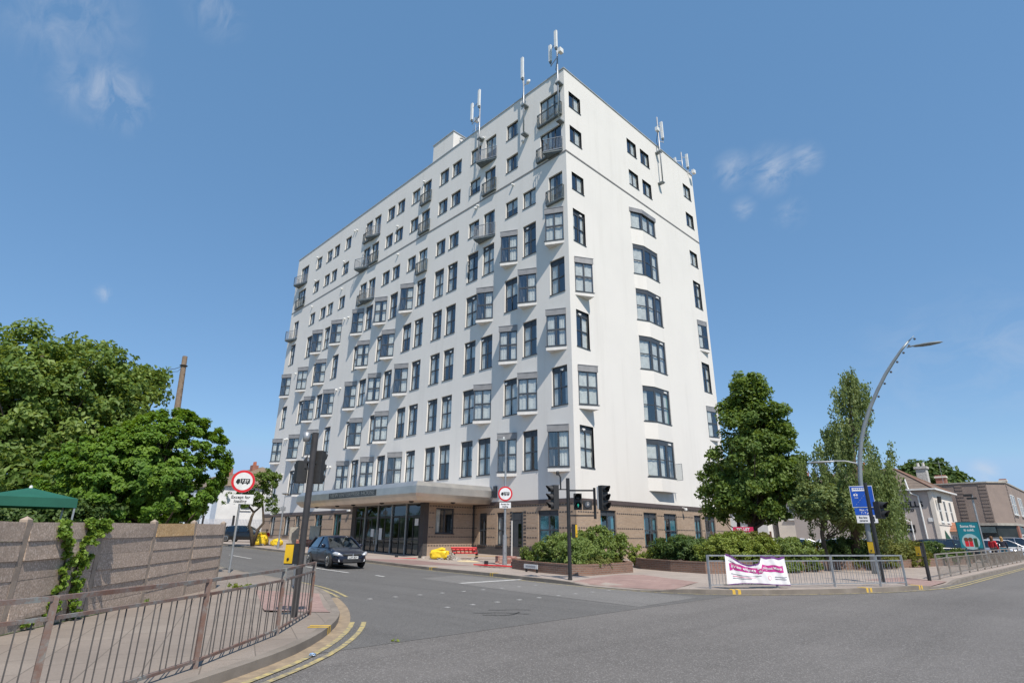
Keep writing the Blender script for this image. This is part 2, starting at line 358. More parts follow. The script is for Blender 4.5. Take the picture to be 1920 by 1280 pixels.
def text(name, body, size, mt, parent, loc, rot, bold=0.0, width=None, align='CENTER'):
    me = text_mesh(body, size, bold, align=align); me.materials.clear(); me.materials.append(mt)
    if width:
        xs = [v.co.x for v in me.vertices]; k = width / (max(xs) - min(xs)); me.transform(Matrix.Diagonal((k, 1, 1, 1)))
    return link(name, me, parent, loc, rot)

# ------------------------------------------------------------------ terrain
def hz(x, y=0):
    s = -x - 2
    if s < -4: return 0.
    if s < 4: return .025 * (s + 4) ** 2 / 16
    if s < 26: return .025 * s
    t = min((s - 26) / 16, 1.); return .65 + .2 * (1 - (1 - t) ** 2)
def sstep(a, b, x):
    t = min(max((x - a) / (b - a), 0), 1); return t * t * (3 - 2 * t)
def bdist(x, y):                                       # distance to the tower's footprint
    dx = max(-48 - x, 0, x - 0); dy = max(-y, 0, y - 20.4); return math.hypot(dx, dy)
DROPS = [(11.0, -11.5), (17.8, -.9)]
def zp1(x, y):
    d = min(math.hypot(x - a, y - b) for a, b in DROPS)
    return hz(x) + .015 + .105 * sstep(1.0, 2.6, d) + .16 * min(max(1 - bdist(x, y) / 5, 0), 1)
def zp2(x, y):
    d = math.hypot(x - 9.6, y + 20.7); return hz(x) + .015 + .105 * sstep(.9, 2.2, d)
def sheet(name, poly, zf, mt, xs=(), ys=(), label_kind='structure', parent=None):
    bm = bmesh.new(); bm.faces.new([bm.verts.new((x, y, 0)) for x, y in poly])
    for x in xs: bmesh.ops.bisect_plane(bm, geom=bm.verts[:] + bm.edges[:] + bm.faces[:], plane_co=(x, 0, 0), plane_no=(1, 0, 0))
    for y in ys: bmesh.ops.bisect_plane(bm, geom=bm.verts[:] + bm.edges[:] + bm.faces[:], plane_co=(0, y, 0), plane_no=(0, 1, 0))
    bmesh.ops.triangulate(bm, faces=[f for f in bm.faces if len(f.verts) > 4])
    for v in bm.verts: v.co.z = zf(v.co.x, v.co.y)
    bmesh.ops.recalc_face_normals(bm, faces=bm.faces[:])
    if sum(f.normal.z for f in bm.faces) < 0: bmesh.ops.reverse_faces(bm, faces=bm.faces[:])
    me = bpy.data.meshes.new(name); bm.to_mesh(me); bm.free(); me.materials.append(mt)
    o = link(name, me, parent)
    if label_kind: o['kind'] = label_kind
    return o
def frange(a, b, st):
    r = []; x = a
    while x < b: r.append(x); x += st
    return r
XL = frange(-46, 3, 2.)
sheet('ground', [(-700, -700), (500, -700), (500, 900), (-700, 900)], lambda x, y: hz(x) - .05, GRASSM, [-120] + XL)
sheet('road', [(-160, -130), (34, -130), (34, 260), (-160, 260)], lambda x, y: hz(x), ASPH1, [-120] + XL)
sheet('side_road', [(-160, -18.9), (14.6, -24.6), (14.6, -10.0), (-160, -9.0)], lambda x, y: hz(x) + .004, ASPH2, [-120] + XL)
sheet('road_patch', [(3.2, -13.6), (2.6, -11.2), (5.5, -11.0), (14.2, -12.0), (14.4, -15.2), (9.0, -14.6)], lambda x, y: hz(x) + .008, ASPH3)

K1 = [(-160, -9.6), (-46, -9.6), (-20, -9.6), (-7, -9.6), (-3.7, -9.7), (-.4, -10.0), (3, -10.3), (6.1, -10.9), (8.5, -11.3), (10.2, -11.5), (11.6, -11.45), (12.9, -11.2),
      (14.1, -10.6), (15.3, -9.2), (16.3, -7.5), (17.1, -5.8), (17.7, -4.0), (18.0, -2.4), (18.05, -.6), (18.05, 2), (18.05, 8), (18.05, 25), (18.05, 260)]
K2 = [(-160, -18.2), (-46, -18.2), (-20, -18.2), (-4, -18.2), (2.1, -18.5), (5.2, -19.05), (7.4, -19.75), (8.6, -20.2), (10.2, -20.9), (11.8, -21.75), (12.8, -22.4), (13.8, -23.2), (14.7, -24.1),
      (15.5, -25.2), (16.5, -26.7), (17.4, -28.4), (18, -31), (18.2, -36), (18.3, -130)]
def smooth_poly(p):                                    # one Chaikin pass keeps kerbs round
    q = [p[0]]
    for a, b in zip(p[:-1], p[1:]):
        if math.dist(a, b) > 30: q += [a, b]; continue
        q.append((a[0] * .75 + b[0] * .25, a[1] * .75 + b[1] * .25)); q.append((a[0] * .25 + b[0] * .75, a[1] * .25 + b[1] * .75))
    return q + [p[-1]]
def refine(p, st=1.5):
    q = [p[0]]
    for a, b in zip(p[:-1], p[1:]):
        L = math.dist(a, b); n = max(1, int(min(L, 60) / st)) if L < 100 else 8
        for i in range(1, n + 1): q.append((a[0] + (b[0] - a[0]) * i / n, a[1] + (b[1] - a[1]) * i / n))
    return q
def offset(p, d):
    out = []
    for i, a in enumerate(p):
        b0 = p[max(i - 1, 0)]; b1 = p[min(i + 1, len(p) - 1)]
        tx, ty = b1[0] - b0[0], b1[1] - b0[1]; L = math.hypot(tx, ty) or 1
        out.append((a[0] - ty / L * d, a[1] + tx / L * d))
    return out
K1 = refine(smooth_poly(K1)); K2 = refine(smooth_poly(K2))
def strip(name, p, q, zf, mt, kind='structure', wobble=0):
    mb = MB()
    for i in range(len(p) - 1):
        a, b, c, d = p[i], p[i + 1], q[i + 1], q[i]
        mb.quad((a[0], a[1], zf(*a)), (b[0], b[1], zf(*b)), (c[0], c[1], zf(*c)), (d[0], d[1], zf(*d)))
    o = mb.build(name, mt); o['kind'] = kind; return o
def kerb(name, p, inward, zf):
    q = offset(p, inward); mb = MB()
    for i in range(len(p) - 1):
        a, b, c, d = p[i], p[i + 1], q[i + 1], q[i]
        za, zb = zf(*a), zf(*b); zr = hz(a[0]) - .04; zr2 = hz(b[0]) - .04
        mb.quad((a[0], a[1], zr), (b[0], b[1], zr2), (b[0], b[1], zb), (a[0], a[1], za))
        mb.quad((a[0], a[1], za), (b[0], b[1], zb), (c[0], c[1], zf(*c)), (d[0], d[1], zf(*d)))
    o = mb.build(name, KERB); o['kind'] = 'structure'
kerb('kerb', K1, .16, lambda x, y: zp1(x, y) + .003); kerb('kerb', K2, -.16, lambda x, y: zp2(x, y) + .003)
P1 = offset(K1, .15) + [(-160, 260)]
XS = frange(-46, 18, 1.5)
sheet('pavement', P1, zp1, SLAB, [-120] + XS, frange(-11.5, 26, 1.5))
P2 = offset(K2, -.15)[::-1] + [(-160, -130)]
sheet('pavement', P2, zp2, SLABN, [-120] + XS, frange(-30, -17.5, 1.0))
# car park tarmac behind the hedges, garden behind the concrete fence
sheet('car_park', [(.5, 4), (12.4, 6.2), (12.6, 20), (12.9, 34), (-4, 40), (-30, 60), (-30, 21), (.5, 21)], lambda x, y: zp1(x, y) + .012, PARK, [-4, -2, 0, 2, 4, 6], [6, 8, 10, 15, 20.4, 22, 24, 26])
sheet('garden', [(-1, -22.5), (4.2, -21.6), (10.9, -26.9), (17, -45), (-40, -45), (-40, -22.5)], lambda x, y: zp2(x, y) + .01, GRASSM, XS)
# red tactile paving at the crossings
sheet('tactile_paving', [(8.9, -11.1), (12.9, -11.0), (12.2, -8.2), (8.6, -6.2), (7.9, -7.0)], lambda x, y: zp1(x, y) + .006, REDPAVE, XS, frange(-11, -5, 1))
sheet('tactile_paving', [(7.6, -20.1), (11.4, -21.75), (10.2, -22.6), (5.6, -21.0)], lambda x, y: zp2(x, y) + .006, REDPAVE, XS, frange(-30, -17.5, 1))
sheet('tactile_paving', [(17.8, -2.2), (17.8, .8), (16.2, 1.2), (15.6, -1.6)], lambda x, y: zp1(x, y) + .006, REDPAVE)
sheet('tactile_paving', [(-9, -9.3), (-3.4, -9.4), (-1.0, -7.2), (-6.4, -7.0)], lambda x, y: zp1(x, y) + .006, mat('dark_red_paving', (.27, .175, .155), (.22, .145, .13), 2, .9), XS, frange(-11, -5, 1))
# paint
def keep(p, q, f):
    o = []; cur = []
    for a, b in zip(p, q):
        if f(*a): cur.append((a, b))
        else:
            if len(cur) > 1: o.append(cur)
            cur = []
    if len(cur) > 1: o.append(cur)
    return o
def line(K, d, wdt, f, mt=YELLOW):
    for seg in keep(offset(K, d), offset(K, d + wdt), f):
        strip('yellow_line', [s[0] for s in seg], [s[1] for s in seg], lambda x, y: hz(x) + .012, mt)
K2f = refine(K2, .5); K1f = refine(K1, .6)
nogap2 = lambda x, y: x > -70 and (x < 7.9 or x > 11.7) and y > -60
line(K2f, .22, .09, nogap2); line(K2f, .44, .09, nogap2)
nogap1 = lambda x, y: x > -60 and y < 120
line(K1f, -.30, .09, nogap1); line(K1f, -.50, .09, lambda x, y: nogap1(x, y) and y > -3)
for seg in keep(K2f, offset(K2f, .22), lambda x, y: 7.5 < x and y > -40): strip('gutter_dirt', [a for a, b in seg], [b for a, b in seg], lambda x, y: hz(x) + .008, DIRT)
for x0, x1 in [(-60, -55), (-51, -46), (-42, -37), (-33, -28.5), (-24.3, -19.4), (-16.6, -12.6), (-7.6, -1.4), (.6, 1.5)]:
    o = sheet('white_line', [(x0, -14.0), (x1, -14.15), (x1, -14.27), (x0, -14.12)], lambda x, y: hz(x) + .012, WHITEP, [x0 + 1.5, x0 + 3])
sheet('white_line', [(6.0, -14.0), (6.22, -14.0), (6.22, -10.95), (6.0, -10.9)], lambda x, y: hz(x) + .013, WHITEP)
mb = MB()
for k in range(9):
    for xx, y0 in ((8.35 + .03 * k, -12.6), (11.15 + .03 * k, -12.2)):
        y = y0 - .83 * k + random.uniform(-.02, .02); mb.box(xx, xx + .11, y, y + .11, .003, .0125)
o = mb.build('crossing_studs', mat('dull_stud', (.40, .39, .37), (.27, .265, .26), 3, .8)); o['kind'] = 'structure'
def kerb_mark(K, i0, inward, zf, n=2):
    mb = MB(); q = offset(K, inward)
    a = Vector(K[i0]); b = Vector(K[i0 + 1]); t = (b - a).normalized(); nrm = (Vector(q[i0]) - a).normalized()
    for j in range(n):
        p = a + t * (j * .17); r = p + t * .09; z0 = hz(p.x) + .0
        for s0, s1, za, zb in ((-.004, -.004, z0, zf(*(p)) + .005), ):
            mb.quad((p.x - nrm.x * .004, p.y - nrm.y * .004, z0), (r.x - nrm.x * .004, r.y - nrm.y * .004, z0), (r.x - nrm.x * .004, r.y - nrm.y * .004, zb), (p.x - nrm.x * .004, p.y - nrm.y * .004, zb))
        e = .34
        mb.quad((p.x - nrm.x * .004, p.y - nrm.y * .004, zb), (r.x - nrm.x * .004, r.y - nrm.y * .004, zb), (r.x + nrm.x * e, r.y + nrm.y * e, zb + .003), (p.x + nrm.x * e, p.y + nrm.y * e, zb + .003))
    o = mb.build('kerb_marking', YBRIGHT); o['kind'] = 'structure'
def nearest(K, x, y): return min(range(len(K) - 1), key=lambda i: math.dist(K[i], (x, y)))
for x, y in ((14.6, -10.0), (17.0, -6.2), (17.75, -3.3), (-.6, -10), (3.9, -10.3)): kerb_mark(K1, nearest(K1, x, y), .16, lambda a, b=0, *c: zp1(a, b))
kerb_mark(K2, nearest(K2, 13.2, -22.7), -.16, lambda a, b=0, *c: zp2(a, b))

# ------------------------------------------------------------------ the tower
TOWER = thing('apartment_tower', 'tall white block of flats with grey bay windows above a brick ground floor', 'apartment block')
SL = [.42, 3.18, 5.18, 7.92, 9.92, 12.69, 14.63, 17.42, 19.32, 22.05, 23.95, 26.7, 28.5, 33.2, 36.0, 37.85, 40.6, 45.17]
PAT = {8: 'D.wBwwwJwwwBJwwwwE', 7: 'F.wJwwwJwwwJBwwwwD', 6: 'JwwBwwwJwwwBJwwwwB', 5: 'bwbwwwwwbwbwbbwbww', 4: 'wbwbwwwwwbwbwwbwbb', 3: 'bwbwwwwwbwbwbbwbww',
       2: 'wbwbwwwwwbwbwwbwbb', 1: 'bwbwwwwwbwbwbbwbww'}
W = 1.40; TH = 2.68
TZ = {f: 5.80 + 4.035 * (f - 1) for f in range(1, 6)}
SZ = {6: 26.2, 7: 30.56, 8: 33.85}; SH = {6: 1.48, 7: 1.48, 8: 1.55}
LEN = 47.85; WID = 20.4; TOP = 37.25; Z1 = 3.88
RNG = random.Random(7)
def face_xform(face, s, z):                            # location and rotation of something mounted on a face at (s, z)
    return ((-s, 0, z), PI) if face == 'L' else ((0, s, z), -PI / 2)
_cache = {}
def cached(key, fn):
    if key not in _cache: _cache[key] = fn()
    return _cache[key]
def fmir(mb, sg):
    if sg < 0:
        mb.v = [(-x, y, z) for x, y, z in mb.v]; mb.f = [tuple(reversed(f)) for f in mb.f]
    return mb
# window leaf grid in the plane y = -d : bars & panes lists
def grid_frame(mb, x0, x1, z0, z1, xs, zs, y0, y1, b=.055, m=.07):
    mb.box(x0, x0 + b, y0, y1, z0, z1); mb.box(x1 - b, x1, y0, y1, z0, z1)
    mb.box(x0 + b, x1 - b, y0, y1, z0, z0 + b); mb.box(x0 + b, x1 - b, y0, y1, z1 - b, z1)
    for x in xs: mb.box(x - m / 2, x + m / 2, y0 + .002, y1 + .008, z0 + b, z1 - b)
    cuts = [x0 + b] + sum([[x - m / 2, x + m / 2] for x in xs], []) + [x1 - b]
    for z in zs:
        for i in range(0, len(cuts), 2): mb.box(cuts[i], cuts[i + 1], y0 + .003, y1 + .004, z - m / 2, z + m / 2)
def curtain_mesh(wd, ht, var, sg, name='curtain'):
    mb = MB(); r = random.Random(var * 7 + int(wd * 10))
    h2 = wd / 2
    spec = [[(wd - .36, wd - .06, 0, 1)], [(.06, .34, 0, 1), (wd - .40, wd - .06, 0, 1)], [(h2 + .04, wd - .06, 0, 1)], [(.06, wd - .06, 0, 1)], [(.06, wd - .06, .45, 1)],
            [(.10, .46, 0, 1), (h2 + .08, wd - .06, 0, 1)], [(h2 + .02, wd - .06, 0, 1), (.06, .25, 0, 1)]][var % 7]
    for a, b, za, zb in spec:
        n = max(6, int((b - a) / .045)); pts = [(a + (b - a) * i / n, -.205 + .022 * math.sin(i * 2.2 + var) + r.uniform(-.006, .006)) for i in range(n + 1)]
        for p, q in zip(pts[:-1], pts[1:]): mb.quad((p[0], p[1], .05 + ht * za), (q[0], q[1], .05 + ht * za), (q[0] * 1.0, q[1], ht - .06), (p[0], p[1], ht - .06))
    return fmir(mb, sg).mesh(name, CURT)
def put(name, key, fn, parent, **k): return link(name, cached(key, fn), parent, **k)
def window(face, s, z, wd, ht, kind, parent=None, curt=None, cm=None, vent=True):
    sg = 1 if face == 'L' else -1; loc, rot = face_xform(face, s, z)
    tall = ht > 2; key = (face, round(wd, 2), round(ht, 2), kind)
    def fr():
        mb = MB()
        if kind == 'door': grid_frame(mb, 0, wd, 0, ht, [wd / 2] if wd < 1.6 else [wd / 3, wd * 2 / 3], [], -.19, -.12, .06, .10)
        elif tall: grid_frame(mb, 0, wd, 0, ht, [wd / 2], [ht * .455, ht * .86], -.19, -.12, .06, .085)
        else: grid_frame(mb, 0, wd, 0, ht, [wd / 2], [], -.19, -.12, .055, .08)
        mb.box(-.03, wd + .03, -.12, .045, -.05, .0)
        if tall and kind != 'door': mb.box(.06, wd - .06, -.185, -.14, ht * .875, ht - .06)
        return fmir(mb, sg).mesh('window', FRAME)
    o = put({'door': 'balcony_door'}.get(kind, 'tall_window' if tall else 'window'), key + ('f',), fr, parent or TOWER, loc=loc, rot=rot)
    put('pane', key + ('g',), lambda: fmir(MB().quad((.04, -.155, .04), (wd - .04, -.155, .04), (wd - .04, -.155, ht - .04), (.04, -.155, ht - .04)), sg).mesh('pane', GLASS), o)
    v = RNG.choice([0, 1, 1, 2, 3, 3, 4, 5, 6, 2]) if curt is None else curt
    if v >= 0:
        c = put('curtain', key + ('c', v), lambda: curtain_mesh(wd, ht, v, sg), o)
        if cm:
            c.data = c.data.copy(); c.data.materials.clear(); c.data.materials.append(cm)
    if tall and kind == 'w' and vent and RNG.random() < .7:
        q = RNG.choice([.28, .62, .8]) * wd
        vm = fmir(MB().box(q, q + .26, -.14, -.075, ht * .895, ht * .895 + .10).box(q + .05, q + .12, -.075, -.05, ht * .87, ht * .90), sg)
        vm.build('vent', WHITEPL, o)
    if tall and kind == 'w' and RNG.random() < .28:      # lower casement tilted open
        t = math.radians(9); x0, x1 = wd / 2 + .04, wd - .06; z0, z1 = .06, ht * .44
        mb = MB(); ca, sa = math.cos(t), math.sin(t)
        mb.beam((x0, -.11, z0), (x0, -.11 + -(z1 - z0) * sa, z0 + (z1 - z0) * ca), .05, .05); mb.beam((x1, -.11, z0), (x1, -.11 - (z1 - z0) * sa, z0 + (z1 - z0) * ca), .05, .05)
        mb.beam((x0, -.11 - (z1 - z0) * sa, z0 + (z1 - z0) * ca), (x1, -.11 - (z1 - z0) * sa, z0 + (z1 - z0) * ca), .05, .05)
        fmir(mb, sg).build('casement', FRAME, o)
    return o
def lerp(a, b, t): return tuple(a[i] + (b[i] - a[i]) * t for i in range(len(a)))
def bay(face, s, z, ht=TH):
    """oriel of wedge plan: flush at its near end, thrown out 0.65 m at its far end"""
    sg = 1 if face == 'L' else -1; loc, rot = face_xform(face, s, z); A, B, Cc = (.0, .0), (1.22, .66), (1.42, .0)
    zh = ht - .44
    def seg(p, q, t0, t1, z0, z1, th, mb, out=.0):
        a = lerp(p, q, t0); b = lerp(p, q, t1); d = Vector((q[0] - p[0], q[1] - p[1])).normalized(); nv = Vector((-d.y, d.x))
        a = Vector(a) + nv * out; b = Vector(b) + nv * out; a2, b2 = a - nv * th, b - nv * th
        mb.prism([tuple(a), tuple(b), tuple(b2), tuple(a2)], z0, z1)
    def fr():
        mb = MB()
        for t0, t1 in ((0, .045), (.47, .54), (.955, 1)): seg(A, B, t0, t1, 0, zh, .06, mb)
        for z0, z1 in ((0, .06), (zh * .49, zh * .55), (zh - .05, zh)):
            for t0, t1 in ((.045, .47), (.54, .955)): seg(A, B, t0, t1, z0, z1, .055, mb)
        return fmir(mb, sg).mesh('bay_window', FRAME)
    o = put('bay_window', (face, 'bay', ht), fr, TOWER, loc=loc, rot=rot)
    def pn():
        d = Vector((B[0], B[1])).normalized(); nv = Vector((-d.y, d.x)) * -.03
        return fmir(MB().quad((A[0] + nv.x + .03, A[1] + nv.y, .03), (B[0] + nv.x - .03, B[1] + nv.y, .03), (B[0] + nv.x - .03, B[1] + nv.y, zh - .03), (A[0] + nv.x + .03, A[1] + nv.y, zh - .03)), sg).mesh('pane', GLASS)
    put('pane', (face, 'bayp', ht), pn, o)
    def side():
        mb = MB(); seg(B, Cc, 0, 1, 0, zh, .05, mb); return fmir(mb, sg).mesh('side_panel', FRAMEG)
    put('side_panel', (face, 'bays', ht), side, o)
    def hood():
        mb = MB(); mb.prism([(-.04, .03), (1.24, .73), (1.50, .02), (1.42, -.02), (0, -.02)], zh, ht - .02); mb.prism([(-.06, .05), (1.25, .76), (1.53, .02)], ht - .02, ht + .02)
        return fmir(mb, sg).mesh('hood', HOODM)
    put('hood', (face, 'bayh', ht), hood, o)
    put('sill', (face, 'bayl', ht), lambda: fmir(MB().prism([(-.05, .04), (1.26, .76), (1.50, .0), (0, .0)], -.045, .0), sg).mesh('sill', FRAME), o)
    put('ledge', (face, 'bayw', ht), lambda: fmir(MB().prism([(-.03, .0), (1.23, .71), (1.45, .0)], -.30, -.045), sg).mesh('ledge', LEDGE), o)
    v = RNG.choice([0, 1, 2, 2, 3, 1])
    def cu():
        mb = MB(); r = random.Random(v); spans = {0: [(.05, .4)], 1: [(.05, .36), (.62, .95)], 2: [(.06, .47)], 3: [(.05, .95)]}[v]
        for a, b in spans:
            n = 9
            for i in range(n):
                p, q = lerp(A, B, a + (b - a) * i / n), lerp(A, B, a + (b - a) * (i + 1) / n); j = .02 * math.sin(i * 2.1); k = .02 * math.sin((i + 1) * 2.1)
                mb.quad((p[0] + .06, p[1] - .12 + j, .05), (q[0] + .06, q[1] - .12 + k, .05), (q[0] + .06, q[1] - .12 + k, zh - .05), (p[0] + .06, p[1] - .12 + j, zh - .05))
        return fmir(mb, sg).mesh('curtain', CURT)
    put('curtain', (face, 'bayc', v), cu, o)
    return o
def railing(mb, pts, h0, h1, step=.115, mid=None):
    for p, q in zip(pts[:-1], pts[1:]):
        mb.beam((*p, h1), (*q, h1), .05, .04); mb.beam((*p, h0), (*q, h0), .045, .05)
        if mid: mb.beam((*p, mid), (*q, mid), .03, .03)
        L = math.dist(p, q); n = max(1, int(L / step))
        for i in range(n + 1):
            c = lerp(p, q, i / n); r = .022 if i in (0, n) else .011
            mb.box(c[0] - r, c[0] + r, c[1] - r, c[1] + r, h0, h1)
def balcony(s, z, u0=-.12, u1=1.75, u2=1.98):
    loc, rot = face_xform('L', s, z)
    def slab():
        mb = MB(); mb.prism([(u0, .02), (u1, .80), (u2, .0), (u0, 0)], -.16, -.02); mb.prism([(u0 + .12, .04), (u1 - .02, .70), (u2 - .1, .0)], -.24, -.16); return mb.mesh('balcony', BALC)
    o = put('balcony', ('bal', u0, u1), slab, TOWER, loc=loc, rot=rot)
    def rl():
        mb = MB(); railing(mb, [(u0, .05), (u1, .76), (u2, .02)], .04, 1.1); return mb.mesh('railing', GALV)
    put('railing', ('balr', u0, u1), rl, o); return o
def juliet(s, z, u0, u1):
    loc, rot = face_xform('L', s, z)
    def rl():
        mb = MB(); railing(mb, [(u0, .02), (u0, .2), (u1, .2), (u1, .02)], .0, 1.1, mid=1.0); mb.box(u0 - .03, u1 + .03, .0, .24, -.12, -.03); return mb.mesh('juliet_railing', BALC)
    return put('juliet_railing', ('jul', round(u0, 2), round(u1, 2)), rl, TOWER, loc=loc, rot=rot)

OPL = []; OPR = []
for f, row in PAT.items():
    for i, ch in enumerate(row):
        s = SL[i]
        if ch == '.': continue
        if f <= 5:
            z = TZ[f]; OPL.append((s, s + W, z, z + TH))
            if ch == 'w': window('L', s, z, W, TH, 'w')
            else: bay('L', s, z)
        else:
            z, h = SZ[f], SH[f]
            if ch == 'w': OPL.append((s, s + W, z, z + h)); window('L', s, z, W, h, 'w')
            else:
                wd = 2.22 if ch in 'DEF' else W; s = 44.35 if (ch in 'DE' and i == 17) else s
                zb = z - .86; hh = h + .86 + .10
                OPL.append((s, s + wd, zb, zb + hh)); window('L', s, zb, wd, hh, 'door')
                if ch in 'JD': juliet(s, zb, -.12, wd + .10)
                elif ch == 'F': balcony(s, zb, -.12, 1.25, 1.45); juliet(s, zb, 1.30, wd + .25)
                else: balcony(s, zb, -.12, *( (2.3, 2.6) if ch == 'E' else (1.75, 1.98)))
# short side
for f in (8, 7):
    for s in (.53, 8.5, 10.6, 18.22): OPR.append((s, s + 1.45, SZ[f], SZ[f] + 1.5)); window('R', s, SZ[f], 1.45, 1.5, 'w')
for s in (.6, 18.18): OPR.append((s, s + 1.42, SZ[6] + .1, SZ[6] + 1.6)); window('R', s, SZ[6] + .1, 1.42, 1.5, 'w')
for f in range(1, 6):
    for s in (.6, 18.2):
        OPR.append((s, s + 1.42, TZ[f], TZ[f] + TH))
        if f in (2, 4): bay('R', s, TZ[f]).scale = (1, 1, 1) if s < 5 else (1, .42, 1)
        else: window('R', s, TZ[f], 1.42, TH, 'w')
# ground floor openings
GL = [(8.17, .80, 1.05, 2.1), (6.31, .80, 1.05, 2.1), (1.45, 1.76, 1.0, 2.2), (29.05, 1.47, 1.55, 2.0), (32.87, 1.56, 1.55, 2.0), (37.97, 1.0, 1.55, 2.0), (40.38, 1.37, 1.55, 2.0), (44.24, 1.18, 1.55, 2.0)]
GR = [(2.44, 1.68, 1.05, 2.2), (7.36, 1.69, 1.05, 2.2), (10.0, 1.74, 1.05, 2.2), (14.35, 1.09, 1.05, 2.2), (16.0, 1.73, 1.05, 2.2)]
GOL = [(s, s + a, z, z + h) for s, a, z, h in GL] + [(4.58, 5.58, .28, 3.15)]
GOR = [(s, s + a, z, z + h) for s, a, z, h in GR]
for j, (s, a, z, h) in enumerate(GL): window('L', s, z, a, h, 'g', curt=[-1, 0, 5, 1, 1, 0, 2, 0][j], cm=BLUECURT if j in (2, 3, 4) else None)
for j, (s, a, z, h) in enumerate(GR): window('R', s, z, a, h, 'g', curt=[1, 1, 5, 3, 1][j], cm=BLUECURT)

def facade(name, face, L, z0, z1, ops, mt, reveal=.2, off=0.):
    xs = sorted({0., L} | {o[0] for o in ops} | {o[1] for o in ops}); zs = sorted({z0, z1} | {o[2] for o in ops} | {o[3] for o in ops})
    mb = MB(); T = (lambda u, o, z: (-u, -o, z)) if face == 'L' else (lambda u, o, z: (o, u, z))
    for i in range(len(xs) - 1):
        run = None
        for j in range(len(zs) - 1):
            cx, cz = (xs[i] + xs[i + 1]) / 2, (zs[j] + zs[j + 1]) / 2
            hole = any(a < cx < b and c < cz < d for a, b, c, d in ops)
            if not hole and run is None: run = zs[j]
            if run is not None and (hole or j == len(zs) - 2):
                e = zs[j] if hole else zs[j + 1]
                mb.quad(T(xs[i], off, run), T(xs[i + 1], off, run), T(xs[i + 1], off, e), T(xs[i], off, e)); run = None
    for a, b, c, d in ops:
        r = -reveal
        mb.quad(T(a, off, c), T(a, off, d), T(a, r, d), T(a, r, c)); mb.quad(T(b, off, c), T(b, off, d), T(b, r, d), T(b, r, c))
        mb.quad(T(a, off, c), T(b, off, c), T(b, r, c), T(a, r, c)); mb.quad(T(a, off, d), T(b, off, d), T(b, r, d), T(a, r, d))
    o = mb.build(name, mt, TOWER); return o
# the projecting white bay column on the short side
COLB = [(8.2, 0), (9.3, .46), (11.35, .46), (11.35, 0)]
facade('wall', 'L', LEN, Z1, TOP, OPL, RENDER); facade('wall', 'R', WID, Z1, TOP, OPR + [(8.3, 11.3, 4.8, 28.0)], RENDER, reveal=.0)
facade('brick_wall', 'L', LEN, -.3, 3.62, GOL, BRICK, off=-.03); facade('brick_wall', 'R', WID, -.3, 3.62, GOR, BRICK, off=-.03)
mb = MB()
for z, e in ((3.62, .02),):
    mb.box(-LEN, e, -e, .05, z, Z1 - .002); mb.box(-.05, e, .05, WID, z, Z1 - .002)
mb.build('cornice_band', BAND, TOWER)
mb = MB()
for z in (3.50, 3.04, 2.10, 1.51, .95):
    x = .3
    while x < LEN:
        if not any(a - .05 < x < b + .05 and c < z < d for a, b, c, d in GOL): mb.box(-x - .15, -x, .018, .04, z, z + .065)
        x += .235
    y = .2
    while y < WID:
        if not any(a - .05 < y + .1 < b + .05 and c < z < d for a, b, c, d in GOR): mb.box(-.04, -.018, y, y + .15, z, z + .065)
        y += .235
for s in (4.30, 5.60, 37.7, 39.0):
    for k in range(13): mb.box(-s - .22, -s, .018, .04, .45 + k * .22, .45 + k * .22 + .10)
mb.box(-9.6, -1.3, .012, .04, .2, .93)
mb.build('dark_brick_courses', DKBRICK, TOWER)
# groove below the seventh floor, coping, back walls, roof
mb = MB(); mb.box(-LEN, .035, -.035, -.001, 29.30, 29.42); mb.box(.001, .035, .0, WID, 29.30, 29.42)
mb.build('string_course', mat('grey_string_course', (.24, .225, .215), None, 2, .6), TOWER)
mb = MB(); mb.box(-LEN - .06, .06, -.06, .32, TOP, TOP + .09); mb.box(-.26, .06, .32, WID + .06, TOP, TOP + .09); mb.box(-LEN - .06, -LEN + .3, .32, WID, TOP, TOP + .09); mb.box(-LEN + .3, -.26, WID - .3, WID + .06, TOP, TOP + .09)
mb.build('coping', mat('pale_metal_coping', (.55, .55, .54), None, 2, .4, metal=.4), TOWER)
mb = MB(); mb.quad((-LEN, WID, -.3), (0, WID, -.3), (0, WID, TOP), (-LEN, WID, TOP)); mb.quad((-LEN, 0, -.3), (-LEN, WID, -.3), (-LEN, WID, TOP), (-LEN, 0, TOP))
mb.build('wall', RENDER, TOWER)
MB().quad((-LEN, 0, 36.4), (0, 0, 36.4), (0, WID, 36.4), (-LEN, WID, 36.4)).build('roof', mat('roof_felt', (.2, .2, .2), None, 1, .9), TOWER)
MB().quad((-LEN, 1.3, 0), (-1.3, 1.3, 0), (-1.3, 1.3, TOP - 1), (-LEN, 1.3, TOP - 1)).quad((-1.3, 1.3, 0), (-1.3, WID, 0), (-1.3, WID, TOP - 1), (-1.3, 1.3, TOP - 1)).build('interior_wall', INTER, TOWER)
mb = MB()
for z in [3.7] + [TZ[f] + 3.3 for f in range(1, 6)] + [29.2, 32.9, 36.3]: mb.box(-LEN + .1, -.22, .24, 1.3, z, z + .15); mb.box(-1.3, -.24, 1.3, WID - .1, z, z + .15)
mb.build('floor_slab', INTER, TOWER)
